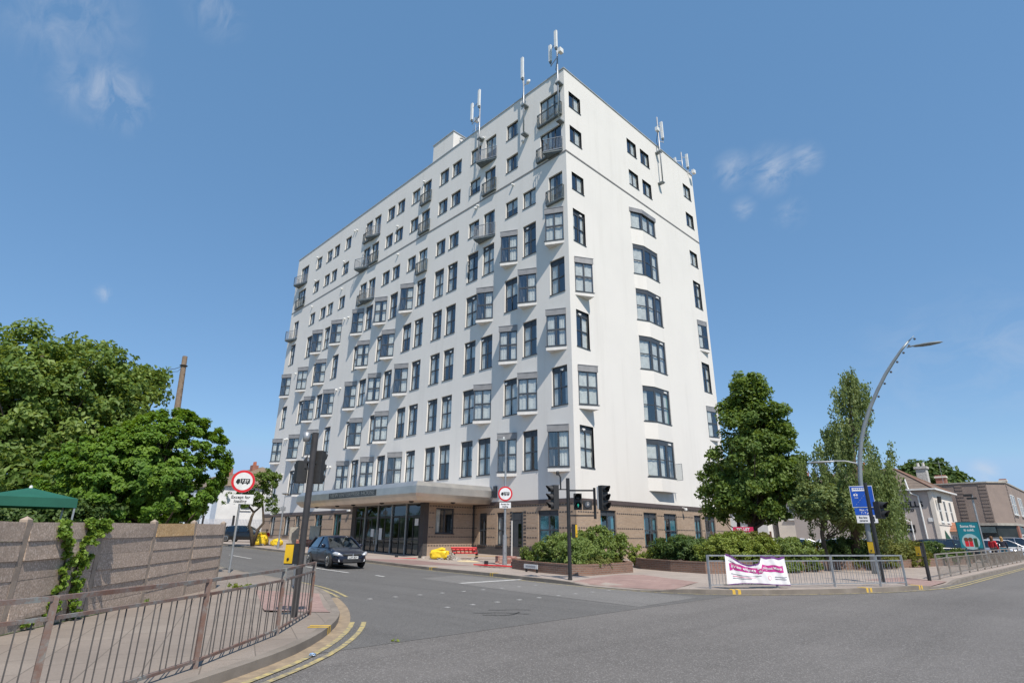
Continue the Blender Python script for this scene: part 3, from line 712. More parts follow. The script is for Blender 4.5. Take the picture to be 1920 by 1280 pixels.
# rooftop plant box flush with the long front
mb = MB(); mb.box(-17.45, -14.2, .0, 2.6, TOP + .09, 39.35); mb.build('rooftop_box', RENDER, TOWER)
mb = MB(); mb.box(-17.52, -14.13, -.07, 2.67, 39.35, 39.44); mb.build('coping', bpy.data.materials['pale_metal_coping'], TOWER)
mb = MB(); mb.box(-13.9, -13.2, .9, 1.8, 36.4, 38.3); mb.tube([(-14.1, .8, 38.9), (-13.7, .7, 38.6), (-13.2, .6, 38.1), (-12.7, .6, 37.6)], .07, 8); mb.build('roof_plant', STEELP, TOWER)
# bay column
mb = MB(); zt = 28.04
segs = [((8.2, 0), (9.3, .46)), ((9.3, .46), (11.35, .46))]
prev = 4.75
bands = []
for f in range(1, 6): bands.append((TZ[f] - .02, TZ[f] + TH)); 
bands.append((26.15, 27.68))
for z0, z1 in bands:
    for p, q in segs: mb.quad((p[1], p[0], prev), (q[1], q[0], prev), (q[1], q[0], z0), (p[1], p[0], z0))
    prev = z1
mb.quad((.46, 11.35, 4.75), (0, 11.35, 4.75), (0, 11.35, zt), (.46, 11.35, zt))
for z0, z1 in bands:
    for z in (z0, z1): mb.add([(p[1], p[0], z) for p in COLB], [(0, 1, 2, 3)])
mb.add([(p[1], p[0], 4.75) for p in COLB], [(0, 1, 2, 3)])
mb.build('bay_column', RENDER, TOWER)
prism = [(p[1], p[0]) for p in [(8.12, .03), (9.28, .53), (11.42, .53), (11.42, 0), (8.12, -.02)]]
for bi, (z0, z1) in enumerate(bands):
    h = z1 - z0; mb = MB(); pn = MB()
    def P(t):                                          # t 0..1 on slanted part, 1..2 on flat part
        return (.46 * t - .06, 8.2 + 1.1 * t) if t <= 1 else (.40, 9.3 + 2.05 * (t - 1))
    zz = [z0, z0 + .06, z1 - .06, z1] if bi == 5 else [z0, z0 + .06, z0 + h * .45, z0 + h * .45 + .07, z0 + h * .86, z1]
    for a, b in ((0.02, .10), (.93, 1.0), (1.0, 1.05), (1.45, 1.56), (1.93, 1.985)):
        p, q = P(a), P(b); mb.prism([(p[0] - .05, p[1]), (q[0] - .05, q[1]), (q[0] + .02, q[1]), (p[0] + .02, p[1])], z0, z1)
    for i in range(0, len(zz), 2):
        for a, b in ((.10, .93), (1.05, 1.45), (1.56, 1.93)):
            p, q = P(a), P(b); mb.prism([(p[0] - .05, p[1]), (q[0] - .05, q[1]), (q[0] + .012, q[1]), (p[0] + .012, p[1])], zz[i], zz[i + 1])
    o = mb.build('corner_window', FRAME, TOWER)
    for a, b in ((.05, 1), (1, 1.96)):
        p, q = P(a), P(b); pn.quad((p[0] - .02, p[1], z0 + .03), (q[0] - .02, q[1], z0 + .03), (q[0] - .02, q[1], z1 - .03), (p[0] - .02, p[1], z1 - .03))
    pn.build('pane', GLASS, o)
    cu = MB(); spans = [[(.1, .9), (1.08, 1.4)], [(.12, .5), (1.1, 1.9)], [(.1, .9), (1.08, 1.9)], [(.1, .92), (1.05, 1.44)], [(.1, .9), (1.6, 1.9)], [(.2, .9), (1.1, 1.9)]][bi]
    for a, b in spans:
        for i in range(8):
            p, q = P(a + (b - a) * i / 8), P(a + (b - a) * (i + 1) / 8); j = .02 * math.sin(i * 2.1); k = .02 * math.sin((i + 1) * 2.1)
            cu.quad((p[0] - .12 + j, p[1], z0 + .05), (q[0] - .12 + k, q[1], z0 + .05), (q[0] - .12 + k, q[1], z1 - .3 * (bi < 5) - .05), (p[0] - .12 + j, p[1], z1 - .3 * (bi < 5) - .05))
    cu.build('curtain', CURT, o)
    if bi == 1: MB().quad((.27, 10.55, z0 + .05), (.27, 11.2, z0 + .05), (.27, 11.2, z1 - .4), (.27, 10.55, z1 - .4)).build('curtain', GREENCURT, o)
    if bi in (0, 1, 2, 3): MB().box(.40, .47, 10.6, 10.95, z1 - .28, z1 - .16).build('vent', WHITEPL, o)
    mb = MB(); mb.prism([(p[1], p[0]) for p in [(8.14, .03), (9.28, .50), (11.39, .50), (11.39, .40), (9.32, .38), (8.3, -.04)]], z0 - .045, z0); mb.build('sill', FRAME, o)
mb = MB().prism(prism, 27.68, 28.06); mb.build('hood', HOODM, TOWER)
mb = MB(); mb.tube([(.10, 11.46, 4.9), (.10, 11.46, 27.9)], .035, 6, 0); mb.build('downpipe', mat('cream_pipe', (.60, .58, .54), None, 2, .6), TOWER)
mb = MB()                                              # glazed guard beside the first-floor bay
mb.beam((.06, 11.42, 5.65), (.95, 11.42, 5.65), .03, .03); mb.beam((.06, 11.42, 6.85), (.95, 11.42, 6.85), .03, .03); mb.beam((.95, 11.42, 5.65), (.95, 11.42, 6.85), .03, .03); mb.beam((.06, 11.42, 5.65), (.06, 11.42, 6.85), .03, .03)
g_ = mb.build('glazed_guard', GALV, TOWER); MB().quad((.06, 11.42, 5.65), (.95, 11.42, 5.65), (.95, 11.42, 6.85), (.06, 11.42, 6.85)).build('pane', GLASS, g_)
# little white wall vents
MB().box(-8.6, -8.2, .03, .04, 3.3, 3.4) if 0 else None
VENTS = [(5.70, 29.02), (9.55, 35.86), (10.4, 28.89), (4.54, 32.68), (18.67, 35.69), (32.48, 35.61), (23.07, 32.34), (22.55, 28.85), (10.1, 29.0), (41.95, 35.6), (31.9, 35.5), (41.7, 32.2),
         (34.35, 32.25), (34.16, 28.68), (41.67, 28.62), (32.61, 24.51), (31.77, 24.46), (43.85, 20.33), (32.73, 16.36), (31.86, 16.37), (43.79, 12.3), (44.3, 12.3), (32.93, 8.2), (32.2, 8.16), (43.8, 8.2)]
vm = MB().lathe([(.09, 0), (.10, -.03), (.10, -.16), (.075, -.20), (.0, -.21)], (0, 0, 0), 10, 'y').mesh('wall_vent', WHITEPL, True)
for s, z in VENTS: link('wall_vent', vm, TOWER, (-s, 0, z))
# service door of the ground floor
mb = MB(); mb.box(-5.58, -4.58, .06, .12, 2.62, 3.12); mb.box(-5.54, -4.62, .05, .10, .30, 2.60); mb.box(-5.60, -5.53, -.03, .12, .28, 3.15); mb.box(-4.63, -4.56, -.03, .12, .28, 3.15)
d = mb.build('side_door', FRAME, TOWER); MB().box(-5.60, -5.50, -.07, -.032, .28, 2.6).build('door_edge', LEDGE, d)
MB().box(-5.02, -4.72, .035, .05, .9, 2.4).build('pane', GLASSD, d)
MB().box(-1.0, -.6, -.2, -.05, 3.0, 3.16).build('notice_box', WHITEPL, TOWER) if 0 else None
cm_ = MB(); cm_.tube([(.02, 12.6, 3.75), (.25, 12.6, 3.7)], .03, 8); cm_.lathe([(.02, -.12), (.11, -.08), (.12, 0), (.10, .09), (.03, .10)], (.3, 12.6, 3.62), 12); cm_.build('security_camera', WHITEPL, TOWER)
fl = MB().box(-45.2, -44.9, -.25, -.03, 3.75, 3.9).box(-27.6, -27.3, -.25, -.03, 3.72, 3.9); fl.build('wall_light', WHITEPL, TOWER)

# entrance block with its steel canopy
mb = MB()
x0, x1, yo = -19.1, -9.5, -4.4
def wall_x(mb, x, y0, y1, z0, z1, hy0, hy1, hz0, hz1):
    for a, b, c, d in ((y0, hy0, z0, z1), (hy1, y1, z0, z1), (hy0, hy1, z0, hz0), (hy0, hy1, hz1, z1)):
        mb.box(x - .25, x, a, b, c, d)
wall_x(mb, x1, yo + .004, -.03, 0, 3.78, -3.44, -1.85, 1.75, 3.42)
mb.build('brick_wall', BRICK, TOWER)
MB().box(-10.0, x1 + .004, yo - .004, yo + .35, 0, 3.78).build('dark_brick_pier', DKBRICK, TOWER); MB().box(x0, -18.5, yo, -.03, 0, 3.78).build('dark_brick_pier', DKBRICK, TOWER)
mb = MB()
for z in (3.50, 3.04, 2.10, 1.51, .95):
    for k in range(18): mb.box(x1, x1 + .012, yo + .4 + k * .235, yo + .55 + k * .235, z, z + .065) if not (1.75 < z < 3.42 and -3.5 < yo + .5 + k * .235 < -1.8) else None
mb.build('dark_brick_courses', DKBRICK, TOWER)
mb = MB(); grid = [(-3.44, -1.85)]
mb.box(x1 - .14, x1 - .08, -3.44, -3.36, 1.75, 3.42); mb.box(x1 - .14, x1 - .08, -1.93, -1.85, 1.75, 3.42); mb.box(x1 - .14, x1 - .08, -3.36, -1.93, 1.75, 1.83); mb.box(x1 - .14, x1 - .08, -3.36, -1.93, 3.34, 3.42)
mb.box(x1 - .135, x1 - .075, -2.70, -2.60, 1.83, 3.34); mb.box(x1 - .08, x1 + .05, -3.47, -1.82, 1.70, 1.75)
o = mb.build('window', FRAME, TOWER); MB().quad((x1 - .11, -3.4, 1.8), (x1 - .11, -1.9, 1.8), (x1 - .11, -1.9, 3.4), (x1 - .11, -3.4, 3.4)).build('pane', GLASS, o)
cu = MB()
for i in range(6): cu.quad((x1 - .3 + .02 * (i % 2), -3.35 + i * .08, 1.8), (x1 - .28 - .02 * (i % 2), -3.27 + i * .08, 1.8), (x1 - .28 - .02 * (i % 2), -3.27 + i * .08, 3.4), (x1 - .3 + .02 * (i % 2), -3.35 + i * .08, 3.4))
cu.build('curtain', CURT, o)
mb = MB(); mb.tube([(-9.44, -.12, .3), (-9.44, -.12, 3.75)], .05, 8); mb.build('downpipe', BLACK, TOWER)
scr = MB(); px_ = [-18.46, -17.04, -15.24, -13.39, -11.57, -10.02]
scr.box(px_[0], px_[-1], yo - .02, yo + .02, 3.70, 3.78)
screen = scr.build('entrance_screen', mat('pale_aluminium', (.50, .50, .49), None, 3, .35, metal=.6), TOWER)
for x in px_[1:-1]: MB().box(x - .03, x + .03, yo - .07, yo + .02, .28, 3.698).build('mullion', mat('pale_aluminium', (.5, .5, .49)), screen)
fr = MB()
for a, b in zip(px_[:-1], px_[1:]):
    fr.box(a + .03, b - .03, yo + .02, yo + .08, 2.78, 2.92); fr.box(a + .03, b - .03, yo + .02, yo + .08, .28, .40); fr.box((a + b) / 2 - .04, (a + b) / 2 + .04, yo + .02, yo + .08, .40, 2.78)
    fr.box(a + .03, a + .10, yo + .02, yo + .08, .4, 2.78); fr.box(b - .10, b - .03, yo + .02, yo + .08, .4, 2.78); fr.box(a + .10, b - .10, yo + .03, yo + .07, 1.30, 1.38)
fr.build('frame', BLACK, screen)
MB().quad((px_[0], yo + .05, .3), (px_[-1], yo + .05, .3), (px_[-1], yo + .05, 3.78), (px_[0], yo + .05, 3.78)).build('pane', GLASSD, screen)
MB().box(-16.1, -15.7, yo - .01, yo + .015, 1.5, 2.05).box(-15.0, -14.6, yo - .01, yo + .015, 1.3, 2.1).box(-10.55, -10.15, yo - .01, yo + .015, 2.25, 2.7).build('notice', PLATEW, screen)
hd = MB(); hd.tube([(-15.45, yo - .08, 1.0), (-15.45, yo - .08, 2.0)], .02, 6); hd.tube([(-15.05, yo - .08, 1.0), (-15.05, yo - .08, 2.0)], .02, 6); hd.build('handle', CHROME, screen)
cu = MB()
for a in (-18.3, -12.9, -10.9, -13.1, -11.3):
    for i in range(5): cu.quad((a + i * .1, yo + .5 + .04 * (i % 2), .4), (a + .1 + i * .1, yo + .54 - .04 * (i % 2), .4), (a + .1 + i * .1, yo + .54 - .04 * (i % 2), 2.75), (a + i * .1, yo + .5 + .04 * (i % 2), 2.75))
cu.build('curtain', CURT, screen)
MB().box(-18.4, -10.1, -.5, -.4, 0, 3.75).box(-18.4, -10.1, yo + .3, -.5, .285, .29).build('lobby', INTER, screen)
# canopy: profile swept round front and end
prof = [(0, 3.78), (-.16, 4.12), (0.0, 4.62), (-.30, 5.02), (-.62, 5.06)]   # (outset, z)
def ringpts(o, z): return [(-24.6 - o, .0, z), (-24.6 - o, -6.6 - o, z), (-7.5 + o, -6.6 - o, z), (-7.5 + o, 0, z)]
prof = [(-.34, 3.74), (-.10, 3.98), (.0, 4.16), (.0, 4.62), (-.28, 4.92), (-.9, 4.98)]
mb = MB(); rings = [ringpts(o, z) for o, z in prof]
for a, b in zip(rings[:-1], rings[1:]):
    for i in range(3): mb.quad(a[i], a[i + 1], b[i + 1], b[i])
mb.add(rings[-1], [(0, 1, 2, 3)]); canopy = mb.build('canopy', SILVER, TOWER)
so_ = MB().add(rings[0], [(3, 2, 1, 0)]); so_.build('soffit', mat('canopy_soffit', (.62, .53, .45), (.55, .47, .40), 1, .7), canopy)
mb = MB()
for x, y in ((-22.2, -5.9), (-18.8, -5.9), (-16.4, -5.9), (-12.5, -5.9), (-9.1, -5.8), (-8.0, -3.2)): mb.lathe([(.16, 0), (.16, -.06), (.05, -.11)], (x, y, 3.74), 14)
mb.build('downlight', BLACK, canopy)
mb = MB().box(-18.9, -12.2, -6.625, -6.603, 4.20, 4.60); lp = mb.build('name_panel', mat('dark_name_panel', (.03, .035, .035), (.06, .065, .065), 6, .4), canopy)
text('lettering', 'NEW ENTERPRISE HOUSE', .42, mat('dim_letters', (.22, .235, .235), None, 3, .4), canopy, (-15.55, -6.63, 4.40), (PI / 2, 0, 0), width=6.3)
MB().box(-7.42, -7.1, -.1, -.01, 4.15, 4.95).build('canopy_bracket', FRAME, TOWER)

# ------------------------------------------------------------------ antenna masts on the parapet
def mast(label, x, y, zb, zt, face, panels, dish=None, brackets=(), box=None, extra=None):
    t = thing('antenna_mast', label, 'antenna mast', (x, y, zb), 0, 'phone masts along the parapet of the tower')
    MB().tube([(0, 0, 0), (0, 0, zt - zb)], .065, 10).build('pole', GALV, t, smooth=True)
    for bz in brackets:
        dx, dy = (0, 1) if face == 'L' else (-1, 0)
        mb = MB()
        if face == 'L': mb.box(-.22, .22, -.12, .44, bz - zb - .06, bz - zb + .06)
        else: mb.box(-.44, .12, -.2, .2, bz - zb - .06, bz - zb + .06)
        mb.build('bracket', STEELP, t)
    for dx, dy, z0, ln, ry in panels:
        p = MB(); p.box(dx - .13, dx + .13, dy - .10, dy + .06, z0 - zb, z0 + ln - zb); o = p.build('panel_antenna', WHITEPL, t, mod='bevel')
        MB().tube([(dx, dy + .05, z0 - zb - .5), (dx, dy + .05, z0 - zb + .3)], .03, 6).box(dx - .09, dx + .09, dy - .07, dy + .07, z0 - zb - .16, z0 - zb).build('mount', STEELP, o)
        if abs(dx) + abs(dy) > .3:
            MB().beam((0, 0, z0 - zb - .4), (dx, dy + .05, z0 - zb - .4), .05, .05).beam((0, 0, z0 - zb + ln * .75), (dx, dy + .05, z0 - zb + ln * .75), .04, .04).build('arm', GALV, o)
    if dish:
        dx, dy, z, r = dish; MB().lathe([(.04, -.12), (r * .7, -.08), (r, .0), (r * .96, .03), (.0, .06)], (dx, dy - .15, z - zb), 18, 'y').build('dish', WHITEPL, t, smooth=True)
        MB().beam((0, 0, z - zb), (dx, dy, z - zb), .05, .05).build('arm', GALV, t)
    if box:
        dx, dy, z = box; MB().box(dx - .14, dx + .14, dy - .2, dy + .2, z - zb, z - zb + .42).build('radio_unit', WHITEPL, t, mod='bevel'); MB().beam((0, 0, z - zb + .2), (dx, dy, z - zb + .2), .05, .05).build('arm', GALV, t)
    c = MB(); c.tube([(.05, .02, zt - zb - 1.2), (-.4, .25, zt - zb - 2.4), (-.5, .6, 37.6 - zb), (-.4, 1.0, 37.3 - zb)], .025, 6); c.build('cable', BLACKR, t, smooth=True)
    return t
mast('white antenna mast strapped to the corner of the tower with two panel antennas', -.28, -.42, 32.0, 39.8, 'L', [(.0, -.12, 39.2, 1.75, 0), (-.95, .25, 38.7, 1.7, 0)], brackets=(35.7, 32.05), box=(.45, -.1, 38.35))
mast('white antenna mast with a single tall panel antenna and a small round dish', -4.1, -.42, 32.9, 39.4, 'L', [(-.02, -.12, 38.7, 2.2, 0)], dish=(.55, .15, 38.0, .24), brackets=(35.9, 33.0))
mast('white antenna mast with twin panels and a small radio unit, farthest along the long front', -9.78, -.42, 33.2, 39.6, 'L', [(.0, -.12, 39.3, 1.85, 0), (-1.25, .1, 38.6, 1.9, 0)], brackets=(35.75,), box=(-.8, .3, 38.25))
mast('white antenna mast half way along the short side of the tower', .42, 13.5, 32.7, 40.3, 'R', [(.22, .35, 37.9, 1.9, 0)], brackets=(36.3, 32.9), box=(-.0, -.12, 38.6))
mast('cluster of antennas on the far right corner of the tower roof', -.3, 19.2, 36.4, 39.7, 'R', [(.35, .45, 37.9, 1.6, 0), (-.5, -.5, 37.5, 1.5, 0)], box=(.85, .6, 36.95))
t = thing('roof_aerial', 'spindly aerial on the parapet beside the twin panel mast', 'aerial', (-11.3, .4, 37.34))
MB().tube([(0, 0, -.9), (0, 0, 1.3)], .03, 6).beam((-.5, 0, .8), (.5, 0, .8), .03, .03).beam((-.3, .0, .8), (-.3, .0, 1.5), .02, .02).beam((.3, 0, .8), (.3, 0, 1.4), .02, .02).build('aerial', GALV, t)

# ------------------------------------------------------------------ vegetation
def foliage(name, clumps, leaves, size, leafmat, parent, seed, spread=1.0, up=.35, droop=0., tint_by_height=0., aspect=.6, out=.5, centre=None):
    """clumps: (x, y, z, r) leaf clusters; leaves per clump scale with r^2; every leaf is a small bent blade"""
    rs = np.random.RandomState(seed); C = np.array(clumps); wts = C[:, 3] ** 2; wts /= wts.sum()
    idx = rs.choice(len(C), leaves, p=wts); c = C[idx, :3]; r = C[idx, 3:4]
    if droop:
        t = rs.rand(leaves, 1); p = c + rs.normal(0, .09, (leaves, 3)); p[:, 2:3] -= t * r * droop
    else:
        d = rs.normal(0, 1, (leaves, 3)); d /= np.linalg.norm(d, axis=1, keepdims=True)
        p = c + d * (rs.rand(leaves, 1) ** .45) * r * spread
        p[:, 2] = c[:, 2] + (p[:, 2] - c[:, 2]) * .8
    cen = np.array(centre) if centre is not None else C[:, :3].mean(0)
    o = p - cen; o /= np.linalg.norm(o, axis=1, keepdims=True) + 1e-6
    n = rs.normal(0, .55, (leaves, 3)) + o * out + np.array([0, 0, up]) + (p - c) / (r + .01) * .35
    n /= np.linalg.norm(n, axis=1, keepdims=True)
    a = np.cross(n, rs.normal(0, 1, (leaves, 3))); a /= np.linalg.norm(a, axis=1, keepdims=True) + 1e-6
    if droop: a = a * .5 + np.array([0, 0, -1.]); a /= np.linalg.norm(a, axis=1, keepdims=True); n = np.cross(a, np.cross(n, a)); n /= np.linalg.norm(n, axis=1, keepdims=True) + 1e-6
    b = np.cross(n, a); s = size * (.6 + .8 * rs.rand(leaves, 1)); f = s * .16
    v = np.empty((leaves, 6, 3)); w2 = s * aspect / 2
    v[:, 0] = p - a * s * .5; v[:, 1] = p - b * w2 + n * f - a * s * .08; v[:, 2] = p + a * s * .5 - n * f * .3
    v[:, 3] = p + b * w2 + n * f - a * s * .08; v[:, 4] = p; v[:, 5] = p
    verts = v[:, :4].reshape(-1, 3); nf = leaves * 2
    li = np.empty((leaves, 6), np.int32); base = np.arange(leaves) * 4
    for k, j in enumerate((0, 1, 2, 0, 2, 3)): li[:, k] = base + j
    me = bpy.data.meshes.new(name); me.vertices.add(len(verts)); me.vertices.foreach_set('co', verts.ravel())
    me.loops.add(nf * 3); me.loops.foreach_set('vertex_index', li.ravel()); me.polygons.add(nf)
    me.polygons.foreach_set('loop_start', np.arange(nf, dtype=np.int32) * 3); me.polygons.foreach_set('loop_total', np.full(nf, 3, np.int32))
    ct = rs.rand(len(C)); tint = .25 + .32 * ct[idx] + .33 * rs.rand(leaves)
    at_ = me.attributes.new('tint', 'FLOAT', 'POINT'); at_.data.foreach_set('value', np.repeat(np.clip(tint, 0, 1), 4).astype(np.float32))
    me.materials.append(leafmat); me.update(calc_edges=True)
    return link(name, me, parent)
def lobes_to_clumps(lobes, n, rs, rmin, rmax, shell=.55):
    """lobes: (x, y, z, rx, ry, rz, weight)"""
    L = np.array(lobes); w_ = L[:, 6] * L[:, 3] * L[:, 5]; w_ = w_ / w_.sum(); out = []
    for i in rs.choice(len(L), n, p=w_):
        d = rs.normal(0, 1, 3); d /= np.linalg.norm(d); q = shell + (1 - shell) * rs.rand() ** .7
        if rs.rand() < .18: q *= .6
        out.append((L[i, 0] + d[0] * L[i, 3] * q, L[i, 1] + d[1] * L[i, 4] * q, L[i, 2] + d[2] * L[i, 5] * q, rmin + (rmax - rmin) * rs.rand()))
    return out
def limbs(base, top, clumps, rs, r0, n, mt, parent, splits=.35, name='trunk'):
    base = Vector(base); top = Vector(top); mb = MB(); m = (base + top) / 2 + Vector((rs.uniform(-.2, .2), rs.uniform(-.2, .2), 0))
    pts = [base, base.lerp(m, .5), m, m.lerp(top, .5), top]; mb.tube(pts, [r0 * 1.25, r0, r0 * .75, r0 * .5, r0 * .15], 9)
    for i in rs.choice(len(clumps), min(n, len(clumps)), replace=False):
        c = Vector(clumps[i][:3]); t = min(max((c.z - base.z) / (top.z - base.z) * .75 - .1, splits * .6), .85); s = base.lerp(top, t)
        mid = s.lerp(c, .5) + Vector((0, 0, -.12 * (c - s).length)) + Vector(rs.uniform(-.15, .15, 3)); rr = r0 * (.42 - .3 * t)
        mb.tube([s, mid, c], [rr, rr * .55, rr * .15], 6)
    return mb.build(name, mt, parent, smooth=True)
def tree(kind, label, base, lobes, nclump, rmin, rmax, leaves, size, leafmat, seed, r0, top, nlimb=26, bark=BARK, cat='tree', group=None, shell=.55, **kw):
    rs = np.random.RandomState(seed); t = thing(kind, label, cat, base, group=group); b = np.array(base)
    cl = [(c[0] - b[0], c[1] - b[1], c[2] - b[2], c[3]) for c in lobes_to_clumps(lobes, nclump, rs, rmin, rmax, shell)]
    tp = Vector(top) - Vector(base); limbs((0, 0, -.1), tp, cl, rs, r0, nlimb, bark, t)
    foliage('crown', cl, leaves, size, leafmat, t, seed + 1, **kw); return t
def LB(u, v, dist, ru, rv, depth=None, wt=1.):          # ellipsoid lobe at a sight line, radii in photo pixels
    p = at(u, v, dist); k = (ray(u, v).length / 1062) * dist / math.hypot(*(ray(u, v).normalized().xy)) / ray(u, v).length
    k = (p - CAM).length / ray(u, v).length
    rx = ru * k; rz = rv * k; return (p.x, p.y, p.z, rx * .95, rx * .95 if depth is None else depth, rz, wt)

# broad plane tree in the garden, far left
p = at(60, 1000, 36)
tree('plane_tree', 'broad mid-green tree rising tallest behind the green gazebo at the far left', (p.x, p.y, 0.1),
     [LB(-60, 780, 36, 150, 170), LB(60, 790, 36, 150, 150), LB(160, 760, 35, 110, 110), LB(230, 740, 36, 75, 70), LB(120, 690, 37, 110, 70), LB(-30, 690, 37, 120, 75), LB(180, 870, 34, 110, 80), LB(20, 900, 33, 130, 80),
      LB(285, 715, 37, 36, 26, None, .7), LB(52, 622, 37, 24, 18, None, .7), LB(250, 810, 35, 60, 60)], 560, .38, .85, 52000, .25, L_PLANE, 11, .42, tuple(at(80, 660, 36)), 60, shell=.5)
# clipped round tree behind the concrete fence
p = at(290, 1000, 25.5)
tree('round_tree', 'dense dark green tree with a rounded dome crown behind the concrete fence', (p.x, p.y, .12),
     [LB(318, 872, 25.5, 106, 100, None, 1.3), LB(190, 908, 25.0, 104, 88), LB(258, 925, 25, 140, 64), LB(250, 860, 25.5, 80, 66)],
     980, .14, .24, 95000, .13, L_ROUND, 21, .22, tuple(at(300, 800, 25.5)), 30, shell=.95, up=.7, out=1.3)
# slim young tree on the pavement beyond the entrance
p = at(476, 1008, 52)
rs = np.random.RandomState(31)
zb = hz(p.x) + .14
tr = thing('young_street_tree', 'slender young tree with a forked trunk on the pavement beyond the entrance', 'tree', (p.x, p.y, zb))
lb = [LB(485, 905, 52, 40, 22), LB(505, 895, 52, 22, 18), LB(455, 925, 52, 34, 18), LB(480, 935, 52, 42, 20), LB(420, 940, 52, 18, 8, None, .6), LB(500, 950, 52, 22, 12, None, .6)]
cl = [(c[0] - p.x, c[1] - p.y, c[2] - zb, c[3]) for c in lobes_to_clumps(lb, 130, rs, .16, .4, .2)]
mb = MB(); P_ = lambda u, v: tuple(at(u, v, 52) - Vector((p.x, p.y, zb)))
mb.tube([(0, 0, -.1), P_(471, 995), P_(467, 985), P_(472, 968), P_(476, 960)], [.17, .15, .13, .11, .09], 8)
mb.tube([(0, 0, .1), P_(484, 992), P_(494, 980), P_(493, 955), P_(492, 930), P_(494, 905)], [.15, .12, .10, .08, .06, .03], 8)
mb.tube([P_(476, 960), P_(466, 948), P_(455, 940), P_(440, 930)], [.09, .07, .05, .02], 7); mb.tube([P_(476, 960), P_(488, 950), P_(492, 938), P_(480, 905)], [.09, .07, .05, .02], 7)
mb.build('trunk', BARK, tr, smooth=True); foliage('crown', cl, 7000, .17, L_MAPLE, tr, 32)

# maple right of the tower
p = at(1407, 1010, 37)
tree('maple_tree', 'full dark green tree closest to the right edge of the tower', (p.x, p.y, .12),
     [LB(1400, 725, 37, 30, 28), LB(1398, 765, 37, 48, 45), LB(1415, 810, 37, 72, 60), LB(1440, 800, 37, 45, 40), LB(1405, 870, 37, 86, 62), LB(1450, 880, 37, 58, 62), LB(1350, 905, 37, 38, 32), LB(1420, 935, 36.5, 70, 42), LB(1370, 925, 36.5, 40, 32), LB(1325, 897, 37, 14, 10, None, .6)],
     330, .32, .66, 44000, .22, L_MAPLE, 41, .26, tuple(at(1402, 745, 37)), 40, shell=.5)
p = at(1385, 1010, 41)
tree('maple_tree', 'smaller dark tree half hidden behind the full dark green tree', (p.x, p.y, .12), [LB(1385, 940, 41, 42, 38), LB(1350, 950, 41, 30, 25), LB(1360, 900, 41, 30, 40)], 60, .35, .6, 6000, .22, L_MAPLE, 43, .16, tuple(at(1380, 920, 41)), 10)
# birch with hanging strands
def birch(label, base_uv, D, col, nst, leaves, seed, r0, top_uv, size=.13, group='birches by the car park'):
    rs = np.random.RandomState(seed); p = at(*base_uv, D); t = thing('birch_tree', label, 'tree', (p.x, p.y, .12), group=group); cl = []
    for (u, vt, vb, half) in col:
        for _ in range(int(nst * half / 60) + 4):
            uu = u + rs.uniform(-1, 1) * half; q = at(uu, vt + rs.rand() * (vb - vt), D + rs.uniform(-1, 1) * half * D / 1062 * .9); cl.append((q.x - p.x, q.y - p.y, q.z - .12, rs.uniform(.7, 1.9)))
    tp = at(*top_uv, D) - Vector((p.x, p.y, .12)); limbs((0, 0, -.1), tp, cl, rs, r0, 34, BARK, t)
    foliage('crown', cl, leaves, size, L_BIRCH, t, seed + 1, droop=1.0, aspect=.6); return t
birch('tall weeping birch with hanging strands behind the curved lamp post', (1594, 1010), 36, [(1592, 690, 712, 14), (1594, 712, 765, 32), (1565, 790, 820, 26), (1588, 765, 835, 44), (1600, 830, 900, 74), (1605, 880, 960, 86), (1645, 890, 965, 46), (1550, 850, 950, 58)], 46, 30000, 51, .2, (1590, 705))
birch('leafy birch leaning right beside the car park, nearest the painted house', (1618, 1012), 38, [(1645, 860, 930, 24), (1640, 900, 970, 18)], 60, 6000, 53, .13, (1640, 850))
p = at(1545, 1012, 34)
tree('shrubby_tree', 'low bushy pale tree with a dark stem in front of the parked white cars', (p.x, p.y, .12), [LB(1540, 945, 34, 55, 34), LB(1575, 955, 34, 34, 30), LB(1510, 940, 34, 35, 22)], 90, .25, .5, 13000, .15, L_BIRCH, 57, .12, tuple(at(1545, 930, 34)), 14)
p = at(1770, 960, 95)
tree('distant_tree', 'dark round tree rising behind the chimney of the painted house', (p.x, p.y, 0), [LB(1735, 900, 95, 34, 26), LB(1770, 905, 95, 28, 22), LB(1715, 890, 95, 16, 12), LB(1740, 880, 95, 24, 14)], 90, .9, 1.6, 9000, .55, L_DARK, 61, .4, tuple(at(1745, 890, 95)), 10)
# hedges and shrubs in the planters: (label, lobes, leaves, material)
def shrub(kind, label, lobes, leaves, lm, seed, size=.10, rmin=.10, rmax=.24, nc=170, group='shrubs in the brick planters', base=None, shell=.7):
    rs = np.random.RandomState(seed); L = np.array(lobes); c = L[:, :3].mean(0); b = (c[0], c[1], .4) if base is None else base
    t = thing(kind, label, 'shrub', b, group=group); cl = [(q[0] - b[0], q[1] - b[1], max(q[2], .3) - b[2], q[3]) for q in lobes_to_clumps([(*l, 1.) for l in lobes], nc, rs, rmin, rmax, shell)]
    mb = MB()
    for i in rs.choice(len(cl), 14, replace=False): q = cl[i]; mb.tube([(q[0] * .3, q[1] * .3, -.15), (q[0] * .7, q[1] * .7, q[2] * .5), q[:3]], [.025, .018, .006], 5)
    mb.build('stem', BARK, t); foliage('foliage', cl, leaves, size, lm, t, seed + 1, up=.5); return t
shrub('bushy_shrub', 'spreading green shrub filling the planter at the tower corner, behind the traffic lights', [(4.6, -6.6, .95, 1.5, 1.1, .75), (6.1, -7.6, .75, 1.0, .8, .6), (3.0, -6.4, .7, 1.1, .8, .55), (5.2, -4.6, 1.2, 1.4, 1.3, .85), (3.6, -4.0, 1.1, 1.2, 1.2, .8), (6.3, -5.9, 1.0, .6, .7, .6)], 30000, L_SHRUB, 71, .11, .14, .32, 330)
